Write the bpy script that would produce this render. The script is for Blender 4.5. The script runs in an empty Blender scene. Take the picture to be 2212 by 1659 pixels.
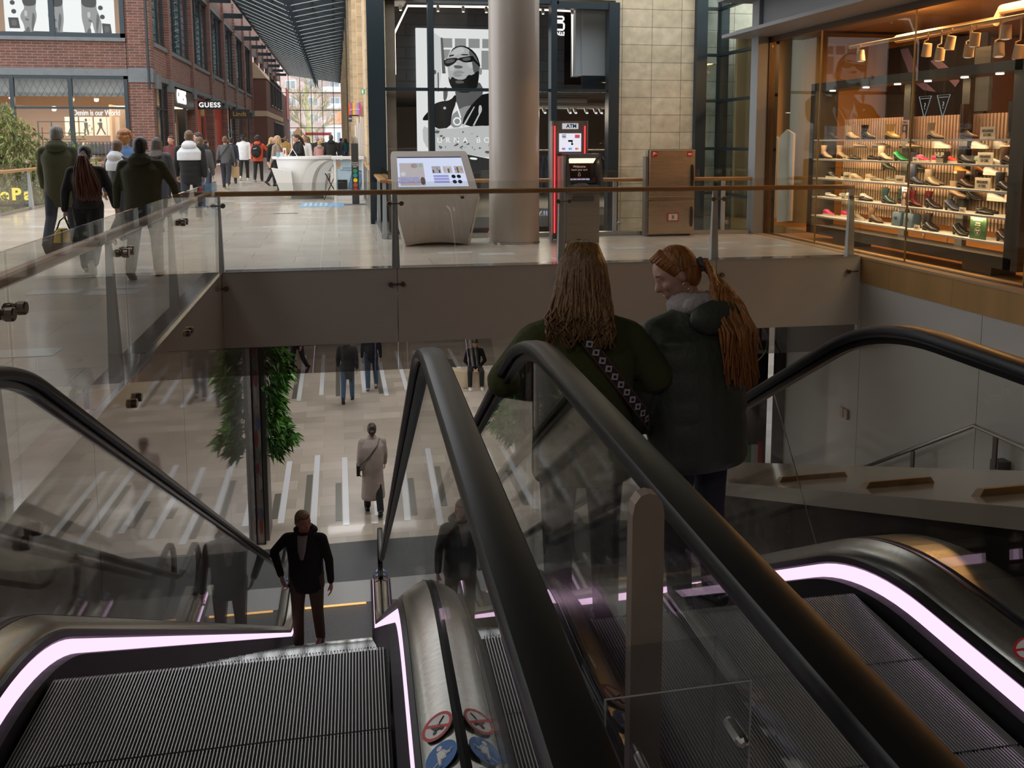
import bpy, bmesh, math, random
from mathutils import Vector, Matrix, Euler
random.seed(7)
S = bpy.context.scene
COL = S.collection
PI = math.pi

# ------------------------------------------------------------------ camera
cam_d = bpy.data.cameras.new('camera')
cam = bpy.data.objects.new('camera', cam_d); COL.objects.link(cam); S.camera = cam
F, PX, PY = 1900.0, 1106.0, 530.0           # focal length and principal point, in pixels of 2212x1659
cam_d.sensor_fit = 'HORIZONTAL'; cam_d.sensor_width = 36.0
cam_d.lens = F / 2212 * 36.0
cam_d.shift_x = 0.0
cam_d.shift_y = (PY - 829.5) / 2212
cam_d.clip_start = 0.02; cam_d.clip_end = 600
_y = Vector((727 - PX, PY - 306, -F)).normalized()
_x = Vector((10760 - PX, PY - 276, -F)); _x = (_x - _y * _x.dot(_y)).normalized()
_z = _x.cross(_y)
cam.matrix_world = Matrix.Translation((0, 0, 1.6)) @ Matrix((_x, _y, _z)).to_4x4()

# ------------------------------------------------------------------ world and exposure
S.view_settings.view_transform = 'Standard'; S.view_settings.look = 'None'
S.view_settings.gamma = 1.0; S.view_settings.use_curve_mapping = False
S.view_settings.exposure = 0.0
W = bpy.data.worlds.new('overcast_sky'); S.world = W; W.use_nodes = True
_n = W.node_tree.nodes; _bg = _n['Background']
_bg.inputs[0].default_value = (0.95, 0.97, 1.0, 1); _bg.inputs[1].default_value = 2.4
S.cycles.max_bounces = 7; S.cycles.diffuse_bounces = 3; S.cycles.glossy_bounces = 3
S.cycles.transmission_bounces = 2; S.cycles.transparent_max_bounces = 24
S.cycles.caustics_reflective = False; S.cycles.caustics_refractive = False
S.cycles.sample_clamp_indirect = 4.0
S.cycles.use_denoising = True

def area(name, loc, rot, sx, sy, power, col=(1, 1, 1), spread=180):
    l = bpy.data.lights.new(name, 'AREA'); l.shape = 'RECTANGLE'; l.size = sx; l.size_y = sy
    l.energy = power; l.color = col; l.spread = math.radians(spread)
    o = bpy.data.objects.new(name, l); COL.objects.link(o); o.location = loc; o.rotation_euler = rot
    return o
# added, unseen fill lights under the hall ceiling to brighten the lower floor
for i, (x, y) in enumerate([(0.5, 14.2), (3.6, 16.0), (0.3, 18.5), (3.6, 21.0), (0.3, 23.5), (3.4, 26)]):
    area('hall_fill', (x, y, -1.06), (0, 0, 0), 1.6, 0.5, 44, (1.0, 0.98, 0.97))

# added, unseen fill lights behind and above us, ambient for fascia and backs
for x, y in ((-1.0, -3.5), (-4.5, -2.5), (-3.5, 4.0)): area('landing_fill', (x, y, 5.15), (0, 0, 0), 1.2, 1.2, 52, (1.0, 0.95, 0.90))

# ------------------------------------------------------------------ materials
MATS = {}
def mat(name, col=(.5, .5, .5), rough=.5, metal=0.0, noise=None, bump=None, spec=.5, ior=1.5, coat=0.0, emit=None, es=1.0, scale_vec=None, sub=None):
    """noise=(scale, amount) varies the base colour; bump=(scale, strength[, stretch])"""
    if name in MATS: return MATS[name]
    m = bpy.data.materials.new(name); MATS[name] = m; m.use_nodes = True
    nt = m.node_tree; b = nt.nodes['Principled BSDF']
    b.inputs['Base Color'].default_value = (*col, 1); b.inputs['Roughness'].default_value = rough
    b.inputs['Metallic'].default_value = metal; b.inputs['IOR'].default_value = ior; b.inputs['Specular IOR Level'].default_value = spec
    b.inputs['Coat Weight'].default_value = coat; b.inputs['Coat Roughness'].default_value = .06
    if emit:
        b.inputs['Emission Color'].default_value = (*emit, 1); b.inputs['Emission Strength'].default_value = es
    if noise or bump:
        tc = nt.nodes.new('ShaderNodeTexCoord'); mp = nt.nodes.new('ShaderNodeMapping')
        nt.links.new(tc.outputs['Object'], mp.inputs[0])
        if scale_vec: mp.inputs['Scale'].default_value = scale_vec
    if noise:
        t = nt.nodes.new('ShaderNodeTexNoise'); t.inputs['Scale'].default_value = noise[0]; t.inputs['Detail'].default_value = 4
        nt.links.new(mp.outputs[0], t.inputs['Vector'])
        r = nt.nodes.new('ShaderNodeMapRange'); r.inputs['From Min'].default_value = .25; r.inputs['From Max'].default_value = .75
        r.inputs['To Min'].default_value = 1 - noise[1]; r.inputs['To Max'].default_value = 1 + noise[1]
        nt.links.new(t.outputs[0], r.inputs[0])
        mx = nt.nodes.new('ShaderNodeVectorMath'); mx.operation = 'SCALE'; mx.inputs[0].default_value = col
        nt.links.new(r.outputs[0], mx.inputs['Scale']); nt.links.new(mx.outputs[0], b.inputs['Base Color'])
    if bump:
        t2 = nt.nodes.new('ShaderNodeTexNoise'); t2.inputs['Scale'].default_value = bump[0]; t2.inputs['Detail'].default_value = 3
        nt.links.new(mp.outputs[0], t2.inputs['Vector'])
        bp = nt.nodes.new('ShaderNodeBump'); bp.inputs['Strength'].default_value = bump[1]; bp.inputs['Distance'].default_value = .02
        nt.links.new(t2.outputs[0], bp.inputs['Height']); nt.links.new(bp.outputs[0], b.inputs['Normal'])
    return m

def emis(name, col, strength=1.0):
    if name in MATS: return MATS[name]
    m = bpy.data.materials.new(name); MATS[name] = m; m.use_nodes = True
    nt = m.node_tree; nt.nodes.clear()
    e = nt.nodes.new('ShaderNodeEmission'); e.inputs[0].default_value = (*col, 1); e.inputs[1].default_value = strength
    o = nt.nodes.new('ShaderNodeOutputMaterial'); nt.links.new(e.outputs[0], o.inputs[0])
    return m

def glass(name, tint=(.93, .96, .95), base=.035, power=5.0, gloss_rough=0.0, gain=1.0):
    """clear pane: see-through with a Schlick mirror on top"""
    if name in MATS: return MATS[name]
    m = bpy.data.materials.new(name); MATS[name] = m; m.use_nodes = True
    nt = m.node_tree; nt.nodes.clear()
    lw = nt.nodes.new('ShaderNodeLayerWeight'); lw.inputs['Blend'].default_value = .5
    p = nt.nodes.new('ShaderNodeMath'); p.operation = 'POWER'; p.inputs[1].default_value = power
    nt.links.new(lw.outputs['Facing'], p.inputs[0])
    q = nt.nodes.new('ShaderNodeMath'); q.operation = 'MULTIPLY_ADD'; q.inputs[1].default_value = gain * (1 - base); q.inputs[2].default_value = base
    q.use_clamp = True
    nt.links.new(p.outputs[0], q.inputs[0])
    t = nt.nodes.new('ShaderNodeBsdfTransparent'); t.inputs[0].default_value = (*tint, 1)
    g = nt.nodes.new('ShaderNodeBsdfGlossy'); g.inputs['Roughness'].default_value = gloss_rough
    x = nt.nodes.new('ShaderNodeMixShader'); nt.links.new(q.outputs[0], x.inputs[0])
    nt.links.new(t.outputs[0], x.inputs[1]); nt.links.new(g.outputs[0], x.inputs[2])
    o = nt.nodes.new('ShaderNodeOutputMaterial'); nt.links.new(x.outputs[0], o.inputs[0])
    return m

def brickmat(name, c1, c2, mortar, bw, bh, ms=.01, rough=.8, offset=.5, swap=None, noise=(6, .25), coat=0, bumpd=.004, white=None, mortar_smooth=.1):
    """brick / tile courses in metres.  swap picks the axes: 'xz','yz','xy','yx'"""
    if name in MATS: return MATS[name]
    m = bpy.data.materials.new(name); MATS[name] = m; m.use_nodes = True
    nt = m.node_tree; b = nt.nodes['Principled BSDF']; L = nt.links.new
    b.inputs['Roughness'].default_value = rough; b.inputs['Coat Weight'].default_value = coat; b.inputs['Coat Roughness'].default_value = .05
    g = nt.nodes.new('ShaderNodeTexCoord'); s = nt.nodes.new('ShaderNodeSeparateXYZ'); L(g.outputs['Object'], s.inputs[0])
    c = nt.nodes.new('ShaderNodeCombineXYZ')
    L(s.outputs['XYZ'.index(swap[0].upper())], c.inputs[0]); L(s.outputs['XYZ'.index(swap[1].upper())], c.inputs[1])
    t = nt.nodes.new('ShaderNodeTexBrick'); L(c.outputs[0], t.inputs['Vector'])
    t.offset = offset
    for k, v in (('Color1', (*c1, 1)), ('Color2', (*c2, 1)), ('Mortar', (*mortar, 1)), ('Scale', 1.0), ('Mortar Size', ms), ('Mortar Smooth', mortar_smooth), ('Bias', 0.0), ('Brick Width', bw), ('Row Height', bh)):
        t.inputs[k].default_value = v
    out = t.outputs['Color']
    if noise:
        n = nt.nodes.new('ShaderNodeTexNoise'); n.inputs['Scale'].default_value = noise[0]; n.inputs['Detail'].default_value = 5; L(c.outputs[0], n.inputs['Vector'])
        r = nt.nodes.new('ShaderNodeMapRange'); r.inputs['From Min'].default_value = .25; r.inputs['From Max'].default_value = .75
        r.inputs['To Min'].default_value = 1 - noise[1]; r.inputs['To Max'].default_value = 1 + noise[1]; L(n.outputs[0], r.inputs[0])
        v = nt.nodes.new('ShaderNodeVectorMath'); v.operation = 'SCALE'; L(out, v.inputs[0]); L(r.outputs[0], v.inputs['Scale']); out = v.outputs[0]
    L(out, b.inputs['Base Color'])
    bp = nt.nodes.new('ShaderNodeBump'); bp.inputs['Distance'].default_value = bumpd; bp.inputs['Strength'].default_value = .6; bp.invert = True
    L(t.outputs['Fac'], bp.inputs['Height']); L(bp.outputs[0], b.inputs['Normal'])
    return m

# ------------------------------------------------------------------ mesh building
class MB:
    def __init__(s): s.v = []; s.f = []; s.mi = []; s.cur = 0
    def add(s, vs, fs, M=None):
        o = len(s.v)
        for p in vs: s.v.append(tuple(M @ Vector(p)) if M is not None else tuple(p))
        for f in fs: s.f.append(tuple(i + o for i in f)); s.mi.append(s.cur)
        return s
    def box(s, x0, x1, y0, y1, z0, z1, M=None):
        return s.add([(x0,y0,z0),(x1,y0,z0),(x1,y1,z0),(x0,y1,z0),(x0,y0,z1),(x1,y0,z1),(x1,y1,z1),(x0,y1,z1)],
                     [(0,3,2,1),(4,5,6,7),(0,1,5,4),(1,2,6,5),(2,3,7,6),(3,0,4,7)], M)
    def quad(s, a, b, c, d, M=None): return s.add([a, b, c, d], [(0,1,2,3)], M)
    def prism(s, poly, h0, h1, axis='z', M=None):
        n = len(poly)
        def P(u, v, h): return (u, v, h) if axis == 'z' else ((u, h, v) if axis == 'y' else (h, u, v))
        vs = [P(u, v, h0) for u, v in poly] + [P(u, v, h1) for u, v in poly]
        fs = [tuple(range(n - 1, -1, -1)), tuple(range(n, 2 * n))] + [(i, (i + 1) % n, n + (i + 1) % n, n + i) for i in range(n)]
        return s.add(vs, fs, M)
    def rings(s, rs, closed=True, cap=True, M=None, loop=False):
        n = len(rs[0]); vs = [p for r in rs for p in r]; fs = []
        k = len(rs)
        for a in range(k if loop else k - 1):
            b = (a + 1) % k
            for i in range(n if closed else n - 1):
                j = (i + 1) % n
                fs.append((a*n+i, a*n+j, b*n+j, b*n+i))
        if cap and not loop and closed:
            fs.append(tuple(range(n - 1, -1, -1))); fs.append(tuple((k-1)*n + i for i in range(n)))
        return s.add(vs, fs, M)
    def tube(s, pts, r, n=8, M=None, loop=False, flat=1.0):
        pts = [Vector(p) for p in pts]; rs = []
        if not isinstance(r, (list, tuple)): r = [r] * len(pts)
        up = None
        for i, p in enumerate(pts):
            if loop: t = pts[(i+1) % len(pts)] - pts[i-1]
            else: t = pts[min(i+1, len(pts)-1)] - pts[max(i-1, 0)]
            t = t.normalized() if t.length > 1e-9 else Vector((0,0,1))
            if up is None: up = Vector((0,0,1)) if abs(t.z) < .9 else Vector((0,1,0))
            a = t.cross(up)
            if a.length < 1e-4: a = t.cross(Vector((1,0,0)))
            a.normalize(); b = a.cross(t).normalized(); up = b
            rs.append([tuple(p + a * (math.cos(2*PI*k/n) * r[i]) + b * (math.sin(2*PI*k/n) * r[i] * flat)) for k in range(n)])
        return s.rings(rs, M=M, loop=loop)
    def cap(s, p0, p1, r0, r1, n=12, k=4, M=None):
        """tapered limb segment with round ends"""
        p0 = Vector(p0); p1 = Vector(p1); d = p1 - p0; L = d.length; t = d / L if L > 1e-6 else Vector((0,0,1))
        pts = []; rr = []
        for i in range(k): a = PI/2 * (1 - i / k); pts.append(p0 - t * (r0 * math.sin(a))); rr.append(max(r0 * math.cos(a), r0*.05))
        pts.append(p0); rr.append(r0); pts.append(p1); rr.append(r1)
        for i in range(1, k + 1): a = PI/2 * i / k; pts.append(p1 + t * (r1 * math.sin(a))); rr.append(max(r1 * math.cos(a), r1*.05))
        return s.tube(pts, rr, n, M)
    def ell(s, c, r, n=14, m=9, M=None):
        rs = []
        for i in range(m + 1):
            a = -PI/2 + PI * i / m; cz = max(math.cos(a), .02)
            rs.append([(c[0] + r[0]*cz*math.cos(2*PI*k/n), c[1] + r[1]*cz*math.sin(2*PI*k/n), c[2] + r[2]*math.sin(a)) for k in range(n)])
        return s.rings(rs, M=M)
    def lathe(s, prof, c=(0,0,0), n=24, M=None, cap=True):
        return s.rings([[(c[0]+r*math.cos(2*PI*k/n), c[1]+r*math.sin(2*PI*k/n), c[2]+z) for k in range(n)] for r, z in prof], cap=cap, M=M)
    def build(s, name, m, parent=None, smooth=False, bevel=0, remesh=0, sub=0, auto=None, rsm=2):
        me = bpy.data.meshes.new(name); me.from_pydata(s.v, [], s.f)
        ms = m if isinstance(m, (list, tuple)) else [m]
        for x in ms: me.materials.append(x)
        if len(ms) > 1: me.polygons.foreach_set('material_index', s.mi)
        bm = bmesh.new(); bm.from_mesh(me); bmesh.ops.recalc_face_normals(bm, faces=bm.faces); bm.to_mesh(me); bm.free()
        o = bpy.data.objects.new(name, me); COL.objects.link(o)
        if parent is not None: put(o, parent)
        if bevel:
            b = o.modifiers.new('b', 'BEVEL'); b.width = bevel; b.segments = 2; b.limit_method = 'ANGLE'; b.angle_limit = .6
        if remesh:
            r = o.modifiers.new('r', 'REMESH'); r.mode = 'VOXEL'; r.voxel_size = remesh; r.use_smooth_shade = True
            q = o.modifiers.new('s', 'SMOOTH'); q.factor = .5; q.iterations = rsm
        if sub:
            q = o.modifiers.new('u', 'SUBSURF'); q.levels = sub; q.render_levels = sub
        if smooth:
            me.polygons.foreach_set('use_smooth', [True] * len(me.polygons))
            if auto:
                bm = bmesh.new(); bm.from_mesh(me)
                for e in bm.edges:
                    if len(e.link_faces) == 2 and e.calc_face_angle(0) > auto: e.smooth = False
                bm.to_mesh(me); bm.free()
        return o

def put(o, parent):
    """meshes are written in world metres: a part takes its thing's place off again"""
    o.parent = parent
    if parent.type == 'EMPTY' and not parent.get('_local'): o.location = -parent.location
    return o

def tag(o, label=None, cat=None, group=None, kind=None):
    if label: o['label'] = label
    if cat: o['category'] = cat
    if group: o['group'] = group
    if kind: o['kind'] = kind
    return o
def thing(name, label, cat, loc=(0,0,0), group=None, local=False, rz=0.0):
    o = bpy.data.objects.new(name, None); COL.objects.link(o); o.location = loc; o.empty_display_size = .1
    if local: o['_local'] = 1
    o.rotation_euler = (0, 0, rz)
    return tag(o, label, cat, group)
def struct(o): o['kind'] = 'structure'; return o
def dup(root, loc=None, label=None, group=None, mats=None):
    def cp(o, par):
        c = o.copy(); COL.objects.link(c)
        if par is not None: c.parent = par
        for ch in o.children: cp(ch, c)
        return c
    r = cp(root, None)
    if loc is not None: r.location = loc
    if label: r['label'] = label
    if group: r['group'] = group
    return r
def text(name, s, size, m, parent=None, M=None, extrude=.002, align='CENTER', sx=1.0, spacing=1.0, bold=0.0):
    c = bpy.data.curves.new(name, 'FONT'); c.body = s; c.size = size; c.extrude = extrude; c.align_x = align; c.align_y = 'CENTER'
    c.space_character = spacing; c.offset = bold
    o = bpy.data.objects.new(name, c); COL.objects.link(o)
    dg = bpy.context.evaluated_depsgraph_get(); me = bpy.data.meshes.new_from_object(o.evaluated_get(dg)); me.name = name
    bpy.data.objects.remove(o); bpy.data.curves.remove(c)
    MM = (M if M is not None else Matrix()) @ Matrix.Scale(sx, 4, (1,0,0))
    me.transform(MM); me.materials.clear(); me.materials.append(m)
    o = bpy.data.objects.new(name, me); COL.objects.link(o)
    if parent is not None: put(o, parent)
    return o
def face_cam(x, y, z): return Matrix.Translation((x, y, z)) @ Matrix.Rotation(PI/2, 4, 'X')            # reads from -Y side
def face_px(x, y, z): return Matrix.Translation((x, y, z)) @ Matrix.Rotation(PI/2, 4, 'Z') @ Matrix.Rotation(PI/2, 4, 'X')   # reads from +X side
def face_nx(x, y, z): return Matrix.Translation((x, y, z)) @ Matrix.Rotation(-PI/2, 4, 'Z') @ Matrix.Rotation(PI/2, 4, 'X')  # reads from -X side
# ================================================================== the setting
white_panel = mat('white_panel', (.60, .57, .53), .35, noise=(1.5, .04))
grey_panel = mat('grey_gloss_panel', (.26, .245, .23), .035, ior=2.3)
soffit_m = mat('soffit_gloss', (.27, .25, .24), .05, spec=.8)
plaster = mat('plaster', (.55, .53, .50), .7, noise=(2, .05))
dark_steel = mat('dark_blue_steel', (.022, .034, .042), .35, metal=.3)
steel = mat('brushed_steel', (.48, .47, .43), .27, metal=1.0, noise=(9, .10), scale_vec=(1, 14, 14))
steel2 = mat('satin_steel', (.50, .49, .47), .28, metal=1.0)
rubber = mat('black_rubber', (.010, .010, .010), .32, spec=.22)
black = mat('black_plastic', (.012, .012, .013), .35)
grey_paint = mat('grey_paint', (.30, .32, .34), .4)
alu = mat('grey_aluminium', (.56, .59, .62), .35, metal=.4)
wood = mat('oak_rail', (.46, .23, .075), .35, noise=(5, .18), scale_vec=(1, 12, 12), coat=.3)
pane = glass('balustrade_glass', (.94, .95, .94), .05)
pane_clear = glass('window_glass', (.93, .96, .97), .045)
pane_dark = glass('tinted_window_glass', (.80, .86, .88), .12)
white_paint = mat('white_paint', (.78, .78, .77), .35)
knob_m = mat('bronze_steel', (.22, .18, .15), .3, metal=1.0)

tile_up = brickmat('bridge_tiles', (.63, .555, .47), (.53, .47, .40), (.35, .30, .26), 1.2, .6, .004, .24, swap='xy', noise=(2.2, .10), coat=.25, bumpd=.001)
tile_low = brickmat('hall_tiles', (.56, .49, .41), (.40, .345, .28), (.33, .29, .245), .9, .45, .004, .30, swap='xy', noise=(1.5, .08), coat=.12, bumpd=.001)
brick_x = brickmat('brick_front', (.165, .060, .043), (.105, .045, .035), (.19, .155, .13), .44, .125, .016, .85, swap='xz', noise=(3, .22))
brick_y = brickmat('brick_side', (.20, .078, .058), (.135, .058, .047), (.21, .17, .145), .44, .125, .016, .85, swap='yz', noise=(3, .22))
stone_x = brickmat('limestone_front', (.60, .50, .35), (.52, .43, .29), (.20, .17, .12), .64, .355, .006, .7, offset=0.0, swap='xz', noise=(5, .22), bumpd=.003)
stone_y = brickmat('limestone_side', (.62, .48, .31), (.54, .41, .26), (.22, .17, .12), 1.1, .5, .006, .7, offset=0.0, swap='yz', noise=(4, .2), bumpd=.003)
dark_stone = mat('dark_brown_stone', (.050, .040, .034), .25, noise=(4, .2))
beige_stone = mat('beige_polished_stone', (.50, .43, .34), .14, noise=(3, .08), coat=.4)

def fy(x): return 11.18 - .0378 * (x + 1.42)          # front edge of the bridge
def by(x): return 14.62 - .075 * (x - .75)            # its far edge, by the shop fronts

# upper floor: walkway on the left, bridge, corridor, and the landing we stand on
fl = MB()
fl.prism([(-7.3,-8),(-1.43,-8),(-1.43,fy(-1.43)),(7.05,fy(7.05)),(7.1,by(7.1)),(.80,by(.8)),(1.0,36),(1.0,141),(-8.3,141),(-8.3,44),(-7.3,38)], -.30, 0)
struct(fl.build('floor', tile_up))
landing = MB(); landing.box(-1.43, 7.05, -8, 1.35, -.3, -.001); landing.box(-40, -7.3, 38, 44, -.4, -.001)
struct(landing.build('floor_landing', tile_up))
# white floor stones scattered in the tiling
acc = MB(); R2 = random.Random(3)
for i in range(60):
    x = -7 + math.floor(R2.random()*11)*.62; y = 5 + R2.random()*32
    if -1.6 < x + .5 and y < fy(x) + .3: continue
    if x > .1 and y > 14: continue
    acc.box(x, x+.52, y, y+.27, .0, .003)
for i in range(10):
    x = 1.2 + i*.55 + R2.random()*.3; y = 11.3 + R2.random()*2.4; acc.box(x, x+.5, y, y+.24, 0, .003)
struct(acc.build('trim_floor_stones', mat('pale_stone', (.74,.74,.73), .22, coat=.3)))
e = MB(); e.rings([[(-1.43,fy(-1.43)-.01,.012),(7.05,fy(7.05)-.01,.012)],[(-1.43,fy(-1.43)+.2,.012),(7.05,fy(7.05)+.2,.012)]], closed=False)
e.box(-1.63,-1.41,1.35,fy(-1.43),.002,.012)
struct(e.build('trim_bridge_edge', mat('polished_steel_edge', (.55,.56,.58), .12, metal=.9)))
# front fascia of the bridge: four white panels, gloss panel under them
fx = [-1.43, .71, 2.86, 4.95, 7.04]
for i in range(4):
    a, b = fx[i] + .004, fx[i+1] - .004
    m = MB(); m.rings([[(a,fy(a)-.02,-.94),(b,fy(b)-.02,-.94)],[(a,fy(a)-.02,.012),(b,fy(b)-.02,.012)],[(a,fy(a)-.002,.012),(b,fy(b)-.002,.012)],[(a,fy(a)-.002,-.94),(b,fy(b)-.002,-.94)]], closed=False, loop=True)
    struct(m.build('wall_bridge_fascia', white_panel))
m = MB(); m.box(-1.43, 7.05, 11.62, 12.0, -1.06, -.9); struct(m.build('wall_bridge_underside', plaster))
m = MB()
for i in range(4): m.rings([[(fx[i]+.004,fy(fx[i])+.06,-1.32),(fx[i+1]-.004,fy(fx[i+1])+.06,-1.32)],[(fx[i]+.004,fy(fx[i])+.06,-.94),(fx[i+1]-.004,fy(fx[i+1])+.06,-.94)]], closed=False, cap=False)
struct(m.build('trim_smoke_screen', glass('tinted_screen', (.36,.33,.31), .16)))
c = MB(); c.box(-1.43, 14, 11.6, 60, -1.04, -.9); struct(c.build('ceiling_hall', plaster))
# lower hall
lo = MB(); lo.box(-40, 20, -8, 70, -5.3, -5.0); struct(lo.build('floor_hall', tile_low))
pl = MB(); pl.box(-1.43, 2.2, 11.2, 14.15, -5.0, -4.985); struct(pl.build('floor_escalator_plate', mat('grey_steel_plate', (.075,.08,.085), .35, metal=.3, bump=(60,.3))))
stw = MB(); stg = MB()
for k in range(-3, 11):
    x = -2.3 + k*.56
    for (y0, y1) in ((14.55+.3*(k%3), 18.2+.25*(k%2)), (22.6+.4*(k%2), 27.5)):
        if y0 < 20 or k % 1 == 0:
            stw.box(x, x+.11, y0, y1, -5, -4.996)
            if k % 2 == 0 or y0 < 20: stg.box(x-.13, x-.015, y0+.6*(k%2)+.2, y1-1.1-.3*(k%3), -5, -4.996)
struct(stw.build('trim_white_stripes', mat('white_stripe_stone', (.75,.77,.80), .25, coat=.2)))
struct(stg.build('trim_grey_stripes', mat('grey_stripe_stone', (.14,.135,.11), .3, coat=.2)))
# side walls of the void
w = MB()
for i in range(5):
    y0 = -.5 + i*2.9; w.box(-1.56, -1.424, y0 + .005, min(y0 + 2.895, 11.1) if y0 < 11 else y0 + 2.895, -5, .0 if y0 < 11 else -.32)
w.box(-1.72, -1.5, -8, 14.3, -5, -.3); struct(w.build('wall_left', grey_panel))
w = MB()
for i in range(7):
    y0 = -3 + i*2.3; w.box(7.06, 7.2, y0 + .004, min(y0 + 2.296, 12.9), -5, -.02)
w.box(7.2, 7.4, -8, 12.9, -5, -.02); struct(w.build('wall_right', mat('white_gloss_panel', (.50,.48,.45), .07, spec=.5)))
w = MB(); w.box(-16, 14.5, -8.3, -8, -5, 5.2); w.box(14.3, 14.5, -8, 4.4, -5, 5.2); w.box(-16, -15.7, -8, 12, -5, 5.2); struct(w.build('wall_rear', plaster))  # unseen enclosure behind the camera, added to keep sky light out
w = MB(); w.box(-30, 14.5, -8, 4.4, 5.2, 5.5); w.box(-30, 7.3, 4.4, 12.3, 5.2, 5.5); struct(w.build('ceiling', mat('ceiling_grey', (.12,.115,.11), .8)))  # unseen ceiling, stretched forward to keep sky light off the foreground
w = MB(); w.box(7.0, 18, 12.9, 13.1, -5, -.9); w.box(6.9, 7.15, 12.82, 12.92, -5, -.95); w.box(6.05,6.95,13.2,13.3,-5,-1.3); struct(w.build('wall_hall_shop', mat('hall_shop_dark',(.02,.02,.022),.3)))
m = MB(); m.tube([(6.55+.36*math.cos(2*PI*k/32),13.18,-1.72+.36*math.sin(2*PI*k/32)) for k in range(32)],.012,6,loop=True); tag(m.build('ring_sign', white_paint), 'white ring sign on the dark hall shop behind the green padded coat', 'sign')
bn_ = thing('shop_banner', 'small banner in green white and red at the foot of the dark hall shop', 'banner', (6.5,13.15,-3.7))
for i,c_ in enumerate(((.30,.05,.04),(.04,.22,.09),(.6,.6,.58),(.45,.03,.04))): m = MB(); m.box((6.08,6.50,6.66,6.78)[i],(6.50,6.66,6.78,6.88)[i],13.14,13.19,-3.95,(-3.72,-3.45,-3.45,-3.4)[i]); m.build('stripe', mat('banner_stripe_%d' % i, c_, .6, noise=(14,.6) if i == 0 else None), bn_)
w = MB(); w.box(-40, 20, 60, 60.4, -5, -.3); w.box(17.6, 18, 12, 60, -5, -.3); struct(w.build('wall_hall_end', mat('hall_end', (.2,.18,.16), .7)))

# ------------------------------------------------------------------ front balustrade of the bridge
def knob(mb, x, y, z, d=(0,-1,0), r=.032):
    p = Vector((x,y,z)); d = Vector(d); mb.tube([p, p + d*.012, p + d*.04, p + d*.046], [r*.8, r, r, r*.86], 16)
def rail_bar(mb, p0, p1, w=.07, h=.062):
    p0 = Vector(p0); p1 = Vector(p1); t = (p1-p0).normalized(); n = Vector((t.y,-t.x,0)); r = []
    for p in (p0, p1):
        r.append([tuple(p + n*(w/2)*a + Vector((0,0,h/2*b))) for a, b in ((-.7,-1),(.7,-1),(1,-.6),(1,.6),(.7,1),(-.7,1),(-1,.6),(-1,-.6))])
    mb.rings(r)
bal = thing('glass_balustrade', 'long glass balustrade with oak handrail along the near edge of the bridge', 'balustrade', (2.8, 11.05, 0))
gx = [-1.45, .70, 2.85, 4.95, 7.02]
for i in range(4):
    a, b = gx[i] + .006, gx[i+1] - .006; m = MB()
    m.rings([[(a,fy(a)-.045,.0),(b,fy(b)-.045,.0)],[(a,fy(a)-.045,1.10),(b,fy(b)-.045,1.10)],[(a,fy(a)-.03,1.10),(b,fy(b)-.03,1.10)],[(a,fy(a)-.03,.0),(b,fy(b)-.03,.0)]], closed=False, loop=True)
    m.build('glass_panel', pane, bal)
m = MB(); rail_bar(m, (-1.47,fy(-1.47)+.09,.965), (6.95,fy(6.95)+.09,.965)); m.build('handrail', wood, bal)
for x in gx:
    xx = min(x, 6.92); m = MB(); y = fy(xx)
    m.rings([[(xx-.05,y+.03,-.25),(xx+.05,y+.03,-.25),(xx+.05,y+.05,-.25),(xx-.05,y+.05,-.25)],[(xx-.05,y+.04,.02),(xx+.05,y+.04,.02),(xx+.05,y+.12,.02),(xx-.05,y+.12,.02)],[(xx-.03,y+.06,.95),(xx+.03,y+.06,.95),(xx+.03,y+.10,.95),(xx-.03,y+.10,.95)]])
    p = m.build('post', alu, bal)
    for z in (.83, -.19):
        k = MB(); k.tube([(xx-.075,y-.045,z),(xx+.075,y-.045,z)], .010, 8)
        for s in (-.075, .075):
            if x > 7 and s > 0 or x < -1.4 and s < 0: continue
            knob(k, xx + s, y - .022, z)
        k.build('clamp', knob_m, p)

# balustrade on the left side of the void, towards the camera
lb = thing('glass_balustrade', 'glass balustrade with oak handrail on the left side of the void', 'balustrade', (-1.43, 5, 0))
ys = [-2.0, .0, 2.08, 4.18, 6.34, 8.6, 11.18]
for a, b in zip(ys, ys[1:]):
    m = MB(); m.box(-1.445, -1.43, a+.006, min(b-.006, 11.10), .0, 1.13); m.build('glass_panel', pane, lb)
m = MB(); rail_bar(m, (-1.54,-2,.965), (-1.54,11.14,.965)); m.build('handrail', wood, lb)
for y in ys[:-1]:
    m = MB(); m.rings([[(-1.57,y-.05,0),(-1.49,y-.05,0),(-1.49,y+.05,0),(-1.57,y+.05,0)],[(-1.55,y-.03,.95),(-1.52,y-.03,.95),(-1.52,y+.03,.95),(-1.55,y+.03,.95)]])
    p = m.build('post', alu, lb)
    for z in (.86, -.18):
        k = MB(); k.tube([(-1.46,y-.075,z),(-1.46,y+.075,z)], .010, 8)
        for s in (-.075, .075): knob(k, -1.435, y+s, z, (1,0,0)); knob(k, -1.44, y+s, z, (-1,0,0), .026)
        k.build('clamp', knob_m, p)

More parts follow.
